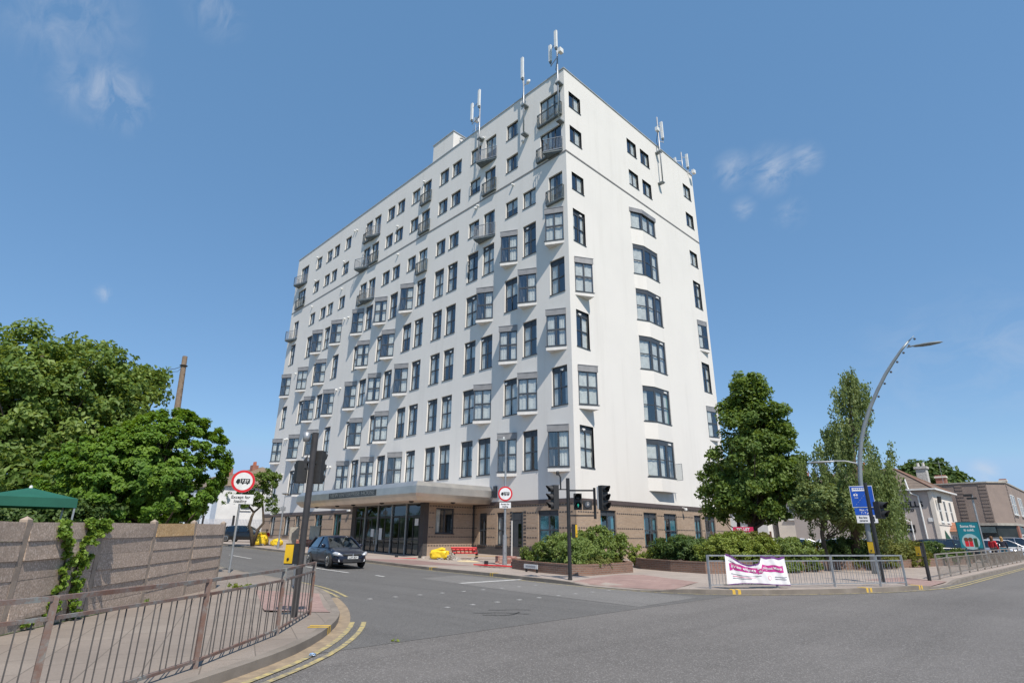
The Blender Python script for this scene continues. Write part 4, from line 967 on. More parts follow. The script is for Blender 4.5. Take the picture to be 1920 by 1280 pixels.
shrub('trailing_shrub', 'low trailing greenery spilling over the right end of the corner planter', [(7.0, -7.2, .5, .55, .7, .3), (6.6, -5.6, .45, .5, .7, .32)], 5000, L_OLIVE, 73, .07, .08, .16, 80)
shrub('leafy_bush', 'small bright leafy bush between the two brick planters', [(4.9, -.9, .75, .5, .6, .55), (5.4, -.2, .7, .5, .5, .5)], 5000, L_LIME, 75, .10, .1, .2, 70)
shrub('hedge_bush', 'long dark green hedge against the short side of the tower', [(6.3, -.6, 1.0, .75, .8, .62), (7.2, -.7, 1.05, .8, .8, .65), (8.1, -.9, 1.0, .8, .8, .62), (8.6, -.2, 1.05, .8, .8, .62), (7.3, .6, 1.1, .9, .8, .6)], 21000, L_DARK, 77, .10, .12, .24, 300)
shrub('hedge_bush', 'yellow-green hedge behind the banner on the railing', [(9.6, -1.5, .95, .9, .9, .68), (10.4, -.6, 1.0, .9, .9, .72), (9.6, -.2, 1.2, .9, .9, .62), (10.9, .5, 1.0, .7, .8, .66)], 20000, L_LIME, 79, .10, .12, .26, 260)
shrub('hedge_bush', 'tall reddish-tipped bush under the to-let board', [(9.5, 1.2, 1.35, .8, .8, .6), (10.1, 2.2, 1.35, .8, .8, .55)], 8000, L_OLIVE, 81, .10, .12, .24, 120)
shrub('hedge_bush', 'olive green hedge behind the middle of the near railing', [(11.3, 1.9, .95, .7, .8, .66), (11.7, 3.0, .95, .7, .8, .64), (11.2, 3.6, 1.1, .8, .8, .55), (12.0, 4.2, .85, .6, .7, .58)], 15000, L_SHRUB, 83, .10, .12, .24, 230)
shrub('hedge_bush', 'glossy green bush directly behind the curved lamp post', [(12.6, 6.4, .95, .8, .9, .68), (13.1, 7.6, .95, .8, .9, .66), (12.4, 8.4, 1.05, .8, .9, .6)], 14000, L_DARK, 85, .11, .12, .25, 200)
shrub('hedge_bush', 'broad low bush right of the dark signal pole', [(13.4, 10.6, .95, .9, 1.2, .75), (13.6, 12.6, .9, .9, 1.2, .72), (13.9, 14.4, .85, .9, 1.1, .68)], 15000, L_OLIVE, 87, .11, .13, .27, 220)
shrub('hedge_bush', 'dark bush tapering down by the far railing', [(14.4, 16.4, .8, .8, 1.2, .65), (14.9, 18.4, .7, .7, 1.2, .55), (15.2, 20.4, .6, .6, 1.0, .45)], 9000, L_DARK, 89, .11, .12, .24, 150)

shrub('low_shrub', 'low greenery spilling over the planter wall behind the middle railing panel', [(11.3, -.6, .35, .5, .7, .35), (11.9, .9, .35, .5, .7, .38), (12.4, 2.4, .32, .4, .6, .34)], 7000, L_SHRUB, 101, .09, .09, .2, 110)
shrub('low_shrub', 'low greenery covering the planter edge near the slim signal pole', [(13.3, 6.6, .35, .6, .9, .38), (13.9, 9.0, .35, .5, .9, .36), (14.5, 12.4, .35, .5, 1.1, .36)], 7500, L_OLIVE, 103, .09, .09, .2, 120)
p = at(60, 1000, 23)
tree('garden_hedge', 'dark hedge behind the concrete fence under the green gazebo', (p.x, p.y, .1), [LB(-40, 965, 23, 70, 34), LB(40, 968, 23, 60, 32), LB(110, 965, 23, 50, 32), LB(170, 970, 23.5, 50, 30)], 200, .22, .4, 20000, .14, L_DARK, 111, .1, tuple(at(60, 955, 23)), 16, cat='hedge', shell=.5)  # hedge leaves in the dark shrub green
# planter walls (each a brick thing with soil)
def planter(label, pts, h, closed, wth=.24, mt=REDBRICK):
    t = thing('brick_planter', label, 'planter'); mb = MB()
    q = offset(pts + ([pts[0]] if closed else []), wth) ; pp = pts + ([pts[0]] if closed else [])
    for i in range(len(pp) - 1):
        a, b, c, d = pp[i], pp[i + 1], q[i + 1], q[i]; z0 = .05; z1 = zp1(*a) + h; mb.prism([a, b, c, d], z0, z1)
    mb.build('wall', mt, t)
    mb = MB()
    for i in range(len(pp) - 1):
        a, b, c, d = pp[i], pp[i + 1], q[i + 1], q[i]; z1 = zp1(*a) + h
        mb.prism([lerp(a, d, -.04), lerp(b, c, -.04), lerp(b, c, 1.04), lerp(a, d, 1.04)], z1 + .001, z1 + .06)
    mb.build('coping', REDBRICK, t)
    MB().add([(x, y, .12 + h - .1) for x, y in pp[:(-1 if closed else None)]], [tuple(range(len(pts)))]).build('soil', SOIL, t); return t
planter('low red-brown brick planter at the corner of the tower', [(1.9, -7.3), (4.4, -8.35), (7.1, -9.0), (7.5, -8.2), (7.3, -5.0), (5.9, -3.4), (2.0, -3.0)], .36, True)
planter('long brick planter wall running behind the near railing', [(4.6, -1.0), (5.9, -2.2), (8.0, -3.0), (9.9, -3.3), (10.9, -1.6), (11.6, .6), (12.35, 2.4), (12.5, 4.2), (11.0, 5.0), (5.0, 3.5)], .42, True)
planter('brick planter with hedges beside the car park', [(12.2, 5.2), (13.6, 6.0), (14.0, 9.8), (14.9, 14.5), (15.7, 21.5), (13.5, 22.9), (12.6, 20), (12.3, 9)], .36, True)

# ------------------------------------------------------------------ pebble-dashed concrete fence
FP = [(14.1, -29.6), (12.45, -28.2), (10.75, -26.85), (9.08, -25.55), (7.45, -24.25), (5.88, -22.95), (4.36, -21.7)]
FT = [1.83, 1.83, 1.82, 1.86, 1.88, 1.92, 1.94]
fence = thing('concrete_fence', 'pebble-dashed concrete panel fence beside the pavement at the left', 'fence', (9.0, -25.5, 0))
ox, oy = 9.0, -25.5
for i, ((x, y), zt_) in enumerate(zip(FP, FT)):
    d = (Vector(FP[min(i + 1, 6)]) - Vector(FP[max(i - 1, 0)])).normalized(); n = Vector((-d.y, d.x)); c = Vector((x - ox, y - oy)) + n * .035; a = .062
    mb = MB(); poly = [tuple(c + d * sx * a + n * sy * a) for sx, sy in ((-1, -1), (1, -1), (1, 1), (-1, 1))]
    mb.prism(poly, 0, zt_ - .02); apex = (c.x, c.y, zt_ + .035); mb.add([(*p_, zt_ - .02) for p_ in poly] + [apex], [(0, 1, 4), (1, 2, 4), (2, 3, 4), (3, 0, 4)])
    mb.build('post', mat('concrete_post', (.38, .30, .235), (.27, .215, .17), 6, .9, bmp=.4, bs=60), fence)
rr = random.Random(5)
for i in range(6):
    a = Vector(FP[i]) - Vector((ox, oy)); b = Vector(FP[i + 1]) - Vector((ox, oy)); d = (b - a).normalized(); n = Vector((-d.y, d.x)); a = a + d * .07; b = b - d * .07
    za, zb_ = FT[i] - .06, FT[i + 1] - .06; N = 6; hgt = .293
    for k in range(N):
        t0a, t0b = za - k * hgt, zb_ - k * hgt; t1a, t1b = t0a - hgt + .004, t0b - hgt + .004
        tilt = rr.uniform(.0, .028); th = .05; base = -.02 + rr.uniform(-.006, .006)
        if rr.random() < .35: t1b -= 0; tilt = .035
        mb = MB(); vs = []
        for (pt, zt2, zb2, kk) in ((a, t0a, t1a, rr.uniform(.6, 1)), (b, t0b, t1b, rr.uniform(.2, 1))):
            o0 = n * (base); o1 = n * (base - tilt * kk)          # bottom edge steps out towards the pavement
            vs += [(*(pt + o1 - n * .0), zb2), (*(pt + o0), zt2), (*(pt + n * (th + base)), zt2), (*(pt + n * (th + base)), zb2)]
        mb.add(vs, [(0, 1, 2, 3), (7, 6, 5, 4), (0, 4, 5, 1), (1, 5, 6, 2), (2, 6, 7, 3), (3, 7, 4, 0)])
        o = mb.build('panel', PEBT if (i == 4 and k == 0) else PEB, fence)
        if i == 4 and k == 0: o['label'] = 'tan coloured top panel'
# ivy climbing one post
rs = np.random.RandomState(91); ivy = thing('ivy', 'bright green ivy climbing and forking over the pebble-dashed fence', 'ivy', (9.7, -26.1, .12)); cl = []
def on_fence(u, v):                                    # point on the fence face
    a, b = Vector(FP[1]), Vector(FP[6]); d = (b - a).normalized(); n = Vector((-d.y, d.x)); r = ray(u, v)
    den = r.x * n.x + r.y * n.y; t = ((a.x - CAM.x) * n.x + (a.y - CAM.y) * n.y) / den; return CAM + r * t
for (path, rad, cnt) in ((((88, 1160), (100, 1130), (112, 1100), (122, 1060), (128, 1025), (125, 1005), (120, 985)), .11, 70), (((135, 1140), (140, 1100), (150, 1055), (160, 1020), (172, 1000), (190, 985)), .15, 90), (((140, 1040), (158, 1050), (172, 1042)), .05, 16), (((115, 1010), (118, 990), (124, 978)), .09, 22), (((165, 985), (185, 980), (200, 992)), .10, 30), (((60, 1165), (40, 1172)), .03, 6)):
    for _ in range(cnt):
        t = rs.rand() * (len(path) - 1); i = int(t); f = t - i; u = path[i][0] * (1 - f) + path[i + 1][0] * f; v = path[i][1] * (1 - f) + path[i + 1][1] * f
        q = on_fence(u, v); nn = Vector((CAM.x - q.x, CAM.y - q.y, 0)).normalized(); q = q + nn * rs.uniform(.03, .10) + Vector(rs.normal(0, rad * .42, 3)); cl.append((q.x - 9.7, q.y + 26.1, q.z - .12, rs.uniform(.03, .085)))
foliage('foliage', cl, 5200, .062, L_IVY, ivy, 92, up=.2, aspect=.85, out=.1, centre=(0, 0, 1)); mb = MB()
for path in (((100, 1165), (112, 1110), (128, 1040), (122, 985)), ((128, 1165), (135, 1110), (150, 1050), (180, 990))):
    mb.tube([tuple(on_fence(u, v) + Vector((.04, -.03, 0)) - Vector((9.7, -26.1, .12))) for u, v in path], [.022, .018, .012, .006], 6)
mb.build('stem', BARK, ivy, smooth=True)
t = thing('weed_clump', 'green weeds growing at the foot of the fence end', 'weeds', (4.75, -21.2, .12))
foliage('foliage', [(rs.uniform(-.3, .5), rs.uniform(-.3, .35), rs.uniform(.02, .12), .06) for _ in range(12)], 360, .06, L_LIME, t, 94)
t = thing('weed_clump', 'small tuft of weeds against the middle of the concrete fence', 'weeds', (7.1, -24.1, .12))
foliage('foliage', [(rs.uniform(-.3, .3), rs.uniform(-.1, .1), rs.uniform(.02, .1), .05) for _ in range(10)], 240, .06, L_SHRUB, t, 96)

# ------------------------------------------------------------------ railings
def guard_rail(label, pts, mt, group=None, h=1.0, top2=.82, base=.11, step=.105, r=.03, zf=zp1, post_mt=None, bar_mt=None):
    x0, y0 = pts[0]; t = thing('guard_rail', label, 'railing', (x0, y0, 0), group=group)
    P3 = [Vector((x - x0, y - y0, zf(x, y))) for x, y in pts]
    for p in P3: MB().box(p.x - r, p.x + r, p.y - r, p.y + r, p.z - .05, p.z + h).build('post', post_mt or mt, t)
    for a, b in zip(P3[:-1], P3[1:]):
        mb = MB(); e = (b - a).normalized() * (r + .004)
        for z, w_ in ((h - .022, .045), (top2, .035), (base, .035)): mb.beam(a + e + Vector((0, 0, z)), b - e + Vector((0, 0, z)), w_, w_ * .9)
        n = max(2, int((b - a).length / step)); nrm = Vector((-(b - a).y, (b - a).x, 0)).normalized()
        for i in range(1, n):
            p = a.lerp(b, i / n) + nrm * (.012 if i % 2 else -.012); mb.box(p.x - .0055, p.x + .0055, p.y - .0055, p.y + .0055, p.z + base, p.z + top2, 1)
        mb.build('rail_panel', [mt, bar_mt or mt], t)
    return t
gr_l = guard_rail('rusty brown guard rail curving along the near left kerb', [(17.6, -29.4), (16.45, -27.05), (15.1, -25.38), (13.45, -23.72), (11.5, -22.25)], RUST, 'pedestrian guard rails', .97, .79, .08, .125, .026, zp2, None, mat('weathered_bar', (.11, .10, .095), (.07, .062, .058), 4, .6))
guard_rail('grey guard rail standing behind the left signal pole', [(7.1, -20.5), (5.2, -19.75)], GALV, 'pedestrian guard rails', .98, .78, zf=zp2)
guard_rail('galvanised guard rail with a white banner tied to it, on the far kerb', [(13.75, -10.35), (15.02, -8.45), (16.09, -6.52), (17.02, -5.05), (17.52, -4.02)], GALV, 'pedestrian guard rails', .98, .80)
guard_rail('long brownish guard rail running away along the main road at the right', [(17.5, y) for y in (1.3, 3.5, 5.7, 7.9, 10.1, 12.3, 14.5, 16.7, 18.9, 21.1, 23.3, 25.5, 27.7, 29.9)], mat('weathered_brown_rail', (.24, .19, .15), (.33, .31, .28), 3, .6, metal=.2), 'pedestrian guard rails', .95, .76)

# banner
A_ = Vector((14.12, -10.0)); B_ = Vector((15.22, -8.17)); d = (B_ - A_).normalized(); nn = Vector((d.y, -d.x)); L = (B_ - A_).length
bt = thing('banner', 'crumpled white cloth banner with a magenta stripe tied to the guard rail', 'banner', (A_.x, A_.y, zp1(*A_)))
def bz(u):                                             # sagging top edge
    if u < .08: return .98 - .6 * u
    if u < .56: return .93 - .30 * math.sin(PI * (u - .08) / .62)
    return .70 + .2 * sstep(.56, .60, u) if u < .6 else .90 - .02 * math.sin(u * 30)
def by(u, t): return .055 + .020 * math.sin(u * 21 + t * 4) + .035 * math.exp(-((u - .52 + .1 * (1 - t)) / .035) ** 2) + .012 * math.sin(u * 47 + t * 9)
def bpt(u, t, o=0):
    x = u * L + (.06 * t if u > .9 else 0) * (0) + (1 - t) * .10 * (u - .3); z = .14 + .03 * math.sin(u * 5) + (bz(u) - .14) * t; q = d * x + nn * (by(u, t) + o); return (q.x, q.y, z)
def bgrid(u0, u1, t0f, t1f, o, nu=44, nt_=10):
    mb = MB(); vs = []
    for i in range(nu + 1):
        u = u0 + (u1 - u0) * i / nu
        for j in range(nt_ + 1): t = t0f(u) + (t1f(u) - t0f(u)) * j / nt_; vs.append(bpt(u, t, o))
    return mb.add(vs, [(i * (nt_ + 1) + j, (i + 1) * (nt_ + 1) + j, (i + 1) * (nt_ + 1) + j + 1, i * (nt_ + 1) + j + 1) for i in range(nu) for j in range(nt_)])
MAG = mat('magenta_print', (.50, .035, .22), (.42, .03, .24), 2, .6); PURP = mat('purple_print', (.10, .025, .14), (.16, .04, .2), 3, .6)
bgrid(0, 1, lambda u: 0, lambda u: 1, 0).build('cloth', mat('white_banner_cloth', (.80, .79, .80), (.72, .71, .73), 3, .7), bt, smooth=True)
cz = lambda u: .50 + (.0 if u < .5 else .10)
bgrid(.06, .5, lambda u: .42 + .18 * math.sin(PI * u / .62), lambda u: .66 + .26 * math.sin(PI * u / .62), .004).build('stripe', MAG, bt, smooth=True)
bgrid(.5, .94, lambda u: .48 - .02 * u, lambda u: .74 - .02 * u, .004).build('stripe', MAG, bt, smooth=True)
bgrid(.02, 1, lambda u: .97, lambda u: 1.06, .002, 44, 1).build('hem', PURP, bt, smooth=True)
bgrid(.02, 1, lambda u: -.035, lambda u: .0, .002, 44, 1).build('hem', PURP, bt, smooth=True)
ang = math.atan2(d.y, d.x)
def btext(body, u0, u1, t, size, mt, o=.014):
    me = text_mesh(body, size, .002, .0, 'LEFT'); xs = [v.co.x for v in me.vertices]; a, b = min(xs), max(xs); me.materials.clear(); me.materials.append(mt)
    for v in me.vertices:
        u = u0 + (u1 - u0) * (v.co.x - a) / (b - a); tt = (t(u) if callable(t) else t) + v.co.y / (bz(u) - .14); v.co = bpt(u, tt, o)
    return link('lettering', me, bt)
WHT = mat('white_print', (.82, .82, .82), None, 4, .6); GRYP = mat('grey_print', (.25, .25, .28), None, 4, .6); PINKP = mat('pink_print', (.7, .2, .3), None, 4, .6)
btext('Free events', .10, .47, lambda u: .54 + .22 * math.sin(PI * u / .62), .115, WHT); btext('throughout March', .52, .91, .60, .105, WHT)
for k, (a, b, t, m_) in enumerate(((.08, .56, .36, GRYP), (.10, .46, .28, PINKP), (.10, .40, .20, GRYP), (.06, .2, .82, GRYP), (.08, .30, .74, PINKP), (.78, .97, .26, GRYP), (.78, .95, .18, GRYP))):
    bgrid(a, b, lambda u, t=t: t, lambda u, t=t: t + .030, .006, 20, 1).build('print_line', m_, bt)
mb = MB(); vs = []
for i in range(24):
    a = 2 * PI * i / 24
    for rr_ in (.034, .028): vs.append(bpt(.69 + rr_ * math.cos(a), .24 + rr_ * 2.6 * math.sin(a), .006))
mb.add(vs, [(2 * i, 2 * ((i + 1) % 24), 2 * ((i + 1) % 24) + 1, 2 * i + 1) for i in range(24)]); mb.build('emblem', PINKP, bt)

# ------------------------------------------------------------------ signals, signs, lamps
def facing(x, y, tx, ty): return math.atan2(ty - y, tx - x) + PI / 2      # rotation that turns local -Y towards the target
def signal_head(t, x, y, z, rot, n=3, lit=None, white_back=False, board=False):
    """signal with lenses facing local -Y (rot turns it)"""
    h = .30 * n; o = MB().box(-.15, .15, -.10, .12, 0, h).build('signal_head', BLACKR, t, loc=(x, y, z), rot=rot, mod='bevel')
    if white_back: MB().box(-.152, .152, .122, .20, .04, h - .04).build('back_plate', WHITEPL, o)
    for k in range(n):
        zc = h - .15 - .30 * k; hd = MB(); m = 16
        for i in range(m):                            # visor: open-bottomed hood
            a0, a1 = -.25 * PI + 1.5 * PI * i / m, -.25 * PI + 1.5 * PI * (i + 1) / m; R = .125
            f0, f1 = .26 * (.45 + .55 * max(0, math.sin(a0))), .26 * (.45 + .55 * max(0, math.sin(a1)))
            p = (R * math.cos(a0), -.10, zc + R * math.sin(a0)); q = (R * math.cos(a1), -.10, zc + R * math.sin(a1))
            hd.quad(p, q, (q[0], -.10 - f1, q[2]), (p[0], -.10 - f0, p[2]))
        hd.build('visor', BLACKR, o)
        lm = mat('dark_signal_lens', (.03, .03, .03), None, 3, .2)
        lens = MB().lathe([(.105, -.101), (.08, -.118), (.0, -.125)], (0, 0, zc), 18, 'y').build('lens', lm, o, smooth=True)
        if lit == k:
            e = bpy.data.materials.get('lit_green') or bpy.data.materials.new('lit_green'); e.use_nodes = True; b = e.node_tree.nodes['Principled BSDF']
            b.inputs['Base Color'].default_value = (.0, .12, .09, 1); b.inputs['Emission Color'].default_value = (.05, .75, .55, 1); b.inputs['Emission Strength'].default_value = .55
            MB().box(-.012, .012, -.132, -.128, zc - .06, zc + .03).add([(-.045, -.130, zc + .01), (.045, -.130, zc + .01), (0, -.130, zc + .07)], [(0, 1, 2)]).build('green_arrow', e, lens)
    return o
def push_box(t, x, y, z, rot, hh=.44):
    o = MB().box(-.10, .10, -.13, .02, 0, hh).build('push_button_box', BLACKR, t, loc=(x, y, z), rot=rot)
    MB().box(-.095, .095, -.142, -.131, .02, hh - .02).build('cover', mat('yellow_box', (.80, .50, .02), None, 3, .5), o, )
    MB().lathe([(.03, -.145), (.025, -.155)], (0, 0, hh * .25), 12, 'y').build('button', BLACK, o); return o
# main signal in front of the tower corner
x, y = 8.48, -10.76; z = zp1(x, y); t = thing('traffic_signal', 'black pole with three traffic light heads and a yellow push-button box before the tower corner', 'traffic light', (x, y, z))
MB().tube([(0, 0, -.1), (0, 0, 3.62)], .07, 14).lathe([(.085, 0), (.085, .05), (.07, .06)], n=14).build('pole', BLACK, t, smooth=False)
rot = facing(x, y, CAM.x, CAM.y); r_ = Vector((math.cos(rot), math.sin(rot)))       # local +X after rotation is picture-right
R = lambda a, b=0: (r_.x * a - r_.y * b, r_.y * a + r_.x * b)
MB().beam((*R(0), 3.16), (*R(1.02), 3.16), .05, .06).beam((*R(0), 2.24), (*R(1.02), 2.24), .05, .05).beam((*R(1.0), 2.12), (*R(1.0), 3.26), .07, .07).build('bracket', BLACK, t)
signal_head(t, *R(-.52, .02), 2.46, rot - math.radians(62), 3)
signal_head(t, *R(.36, -.02), 2.45, rot + math.radians(4), 2, lit=1)
lt = MB().box(-.17, .17, -.10, .10, 0, .34).build('round_signal_box', BLACKR, t, loc=(*R(.72, -.02), 2.45), rot=rot, mod='bevel'); MB().lathe([(.13, -.101), (.10, -.115), (0, -.12)], (0, 0, .17), 20, 'y').build('lens', mat('dull_grey_lens', (.07, .075, .085), None, 3, .3), lt, smooth=True)
signal_head(t, *R(1.34, .05), 2.45, rot + math.radians(38), 3, white_back=True)
MB().beam((*R(-.5, .02), 3.2), (0, 0, 3.2), .04, .04).beam((*R(-.5, .02), 2.6), (0, 0, 2.6), .04, .04).tube([(*R(-.28), 3.2), (*R(-.28), 3.66), (*R(-.36), 3.8)], .03, 8).build('bracket', BLACK, t)
MB().lathe([(.0, -.09), (.06, -.08), (.07, 0), (.05, .07)], (*R(-.38), 3.82), 12).build('detector', BLACKR, t)
push_box(t, *R(.15, -.02), 1.45, rot + math.radians(70), .48)
# thick leaning-looking black pole at left
x, y = 11.63, -22.62; z = zp2(x, y); t = thing('traffic_signal', 'thick black signal pole seen from behind at the left crossing, with a yellow box', 'traffic light', (x, y, z)); rot = facing(x, y, CAM.x, CAM.y); r_ = Vector((math.cos(rot), math.sin(rot)))
MB().tube([(0, 0, -.1), (0, 0, 3.50)], .064, 16).lathe([(.0, .01), (.072, .0)], (0, 0, 3.5), 16).build('pole', mat('faded_black_paint', (.035, .032, .032), (.05, .045, .045), 4, .5), t)
for o_ in (signal_head(t, *R(.13, .10), 2.48, rot + math.radians(150), 3), signal_head(t, *R(-.20, .08), 2.48, rot - math.radians(158), 2)): o_.scale = (.72, .72, .74)
MB().beam((*R(-.3, .05), 2.9), (0, 0, 2.9), .04, .04).beam((*R(.2, .1), 2.9), (0, 0, 2.9), .04, .04).build('bracket', BLACK, t)
MB().add([(*R(-.10), 3.05), (*R(-.30, .02), 2.72), (*R(-.10), 2.78), (*R(-.10, .05), 3.05), (*R(-.30, .07), 2.72), (*R(-.10, .05), 2.78)], [(0, 1, 2), (5, 4, 3), (0, 3, 4, 1), (1, 4, 5, 2)]).build('visor', BLACKR, t)
MB().lathe([(.0, -.10), (.065, -.08), (.075, 0), (.075, .10), (.0, .11)], (*R(-.17), 3.40), 14).build('detector', GALV, t, smooth=True)
push_box(t, *R(-.14, -.02), .94, rot - math.radians(40), .38)
# right-hand signal pole
x, y = 16.6, -3.0; z = zp1(x, y); t = thing('traffic_signal', 'slim black signal pole beside the blue bus lane sign', 'traffic light', (x, y, z)); rot = facing(x, y, CAM.x, CAM.y); r_ = Vector((math.cos(rot), math.sin(rot)))
MB().tube([(0, 0, -.1), (0, 0, 3.5)], .065, 12).build('pole', BLACK, t)
signal_head(t, *R(.30, .0), 2.20, rot + math.radians(60), 2); MB().beam((*R(.3), 2.55), (0, 0, 2.55), .04, .04).build('bracket', BLACK, t); push_box(t, *R(-.14, 0), .98, rot - math.radians(25), .42)
# short push-button post
x, y = 17.3, .5; z = zp1(x, y); t = thing('push_button_post', 'short dark post with a yellow crossing box at the right-hand dropped kerb', 'post', (x, y, z)); rot = facing(x, y, CAM.x, CAM.y); r_ = Vector((math.cos(rot), math.sin(rot)))
MB().tube([(0, 0, -.1), (0, 0, 1.45)], .065, 12).build('post', BLACK, t); push_box(t, *R(-.10, 0), .92, rot - math.radians(35), .40)

def lorry_disc(t, c, rot, rad, plate_c, pw, ph, txt_size):
    """round weight-limit sign: red ring, white centre, black lorry with 7.5T, plate below"""
    o = MB().lathe([(rad, .0), (rad, -.012)], (0, 0, 0), 40, 'y').build('round_sign', GALV, t, loc=c, rot=rot)
    MB().lathe([(rad * .985, -.013), (rad * .985, -.016)], (0, 0, 0), 40, 'y').build('red_ring', mat('sign_red', (.68, .02, .03), None, 3, .4), o)
    MB().lathe([(rad * .78, -.017), (rad * .78, -.019)], (0, 0, 0), 40, 'y').build('white_face', mat('sign_white', (.80, .80, .80), None, 3, .4), o)
    bk = mat('sign_black', (.02, .02, .02), None, 3, .4); k = rad * .78; m = MB()
    m.box(-.28 * k, .72 * k, -.022, -.020, -.22 * k, .30 * k); m.box(-.75 * k, -.33 * k, -.022, -.020, -.22 * k, .0 * k); m.prism([(0, 0)] * 3, 0, 0) if 0 else None
    m.add([(-.75 * k, -.021, 0), (-.33 * k, -.021, 0), (-.33 * k, -.021, .25 * k), (-.62 * k, -.021, .25 * k)], [(0, 1, 2, 3)])
    for cx in (-.52, -.02, .48): m.lathe([(.11 * k, -.020), (.11 * k, -.023)], (cx * k, 0, -.24 * k), 14, 'y')
    m.build('lorry_symbol', bk, o); text('lettering', '7.5T', .42 * k, mat('sign_white', (.8, .8, .8)), o, (.22 * k, -.024, .03 * k), (PI / 2, 0, 0), .004)
    pl = MB().box(-pw / 2, pw / 2, -.012, 0, -ph / 2, ph / 2).build('plate', mat('sign_white', (.8, .8, .8)), t, loc=plate_c, rot=rot)
    text('lettering', 'Except for', txt_size, bk, pl, (0, -.014, ph * .2), (PI / 2, 0, 0), .003); text('lettering', 'loading', txt_size, bk, pl, (0, -.014, -ph * .22), (PI / 2, 0, 0), .003)
x, y = -2.30, -19.0; z = zp2(x, y); rot = facing(x, y, CAM.x, CAM.y)
t = thing('road_sign', 'red-ringed lorry weight sign with an Except for loading plate on a slim grey post, left pavement', 'road sign', (x, y, z))
t['label'] = 'red-ringed lorry sign with loading plate on a slim post beyond the concrete fence'
MB().tube([(0, 0, -.1), (0, 0, 3.95)], .045, 10).build('post', GALV, t); fd = (CAM.xy - Vector((x, y))).normalized() * .06; lorry_disc(t, (fd.x, fd.y, 3.55), rot, .46, (fd.x, fd.y, 2.83), .98, .38, .17)
# lamp post with sign in front of the tower
x, y = -.25, -5.75; z = zp1(x, y); rot = facing(x, y, CAM.x, CAM.y)
t = thing('lamp_post', 'grey lamp post with a small lorry sign standing before the tower near its corner', 'lamp post', (x, y, z)); MB().tube([(0, 0, -.1), (0, 0, 1.55)], .11, 14).tube([(0, 0, 1.55), (0, 0, 6.6)], [.065, .055], 12).lathe([(.125, 0), (.125, .35), (.112, .36)], (0, 0, -.02), 14).build('column', GALV, t, smooth=False)
r_ = Vector((math.cos(rot), math.sin(rot))); MB().beam((0, 0, 6.6), (*R(-.12), 6.64), .05, .05).build('arm', GALV, t)
MB().lathe([(.0, -.06), (.10, -.05), (.13, .0), (.08, .06), (.0, .08)], (0, 0, 0), 14, 'z', sx=2.6).build('lantern', STEELP, t, loc=(*R(-.22), 6.62), rot=rot, smooth=True)
MB().lathe([(.04, 0), (.05, .12), (0, .14)], (*R(-.12), 6.68), 10).build('photocell', WHITEPL, t); lorry_disc(t, (*R(0, -.09), 3.68), rot, .40, (*R(0, -.09), 3.07), .62, .30, .11)
# tall curved lamp post on the right
LX, LY = 14.75, 3.05; t = thing('lamp_post', 'tall curved grey lamp post leaning over the road, with a second arm over the hedge', 'lamp post', (LX, LY, zp1(LX, LY)))
P_ = lambda u, v: at(u, v, 32.1) - Vector((LX, LY, .12)); pts = [(0, 0, -.1)] + [tuple(P_(u, v)) for u, v in ((1626, 985), (1613, 900), (1612, 862), (1615, 825), (1621, 796), (1631, 765), (1645, 732), (1660, 702), (1675, 678), (1690, 656), (1703, 640))]
MB().tube(pts, [.115, .105, .10, .095, .09, .088, .084, .08, .075, .07, .06, .05], 14).tube([pts[-1], tuple(P_(1714, 629))], [.03, .01], 8).build('column', mat('grey_lamp_paint', (.27, .30, .32), (.22, .245, .26), 3, .45, metal=.3), t, smooth=True)
mb = MB()
for k in range(11):
    f = 3.6 + k * .78; i = min(int(f), 10); q = Vector(pts[i]).lerp(Vector(pts[i + 1]), f - i); mb.lathe([(.0, -.06), (.055, -.03), (.04, .04)], (q.x + .12, q.y + .05, q.z - .06), 8)
mb.build('light_strip_studs', BLACKR, t)
a, b = P_(1700, 651), P_(1722, 646); MB().tube([a, b], .035, 8).build('arm', STEELP, t); c = P_(1739, 645)
rt = math.atan2((P_(1758, 645) - b).y, (P_(1758, 645) - b).x); MB().lathe([(0, -.62), (.10, -.5), (.17, -.2), (.18, .1), (.12, .45), (.0, .62)], (0, 0, 0), 16, 'x', sy=.42).build('lantern', STEELP, t, loc=tuple(c), rot=rt, smooth=True)
a, b = P_(1610, 869), P_(1556, 864); MB().tube([a, P_(1585, 864), b], .035, 8).build('arm', GALV, t); c = P_(1540, 866)
rt = math.atan2((b - a).y, (b - a).x); MB().lathe([(0, -.6), (.06, -.5), (.12, -.2), (.14, .1), (.10, .4), (.0, .6)], (0, 0, 0), 16, 'x', sy=.45).build('lantern', GALV, t, loc=tuple(c), rot=rt, smooth=True)
# bus lane sign clamped to it
rot = facing(LX, LY, CAM.x, CAM.y) ; c = at(1616, 928, 31.85)
bs = thing('bus_lane_sign', 'blue bus lane sign with white plates fixed to the curved lamp post', 'road sign', tuple(c), rot); bs.scale = (.80, 1, .96)
BLUE = mat('sign_blue', (.010, .085, .46), None, 3, .4); sw = mat('sign_white', (.8, .8, .8)); bk = mat('sign_black', (.02, .02, .02))
bx = MB().box(-.56, .56, -.01, .01, -.54, .42).build('sign_face', BLUE, bs); MB().box(-.58, .58, -.006, .012, .42, .445).box(-.58, .58, -.006, .012, -.565, -.54).box(-.58, -.56, -.006, .012, -.54, .42).box(.56, .58, -.006, .012, -.54, .42).build('border', sw, bx)
m = MB().box(-.42, .22, -.016, -.011, .20, .36).box(.28, .31, -.016, -.011, .12, .36).box(-.46, -.43, -.016, -.011, .18, .36)
for k in range(6): m.beam((-.38 + k * .105, -.014, -.46 + k * .10), (-.32 + k * .105, -.014, -.40 + k * .10), .006, .035, up=(0, 1, 0))
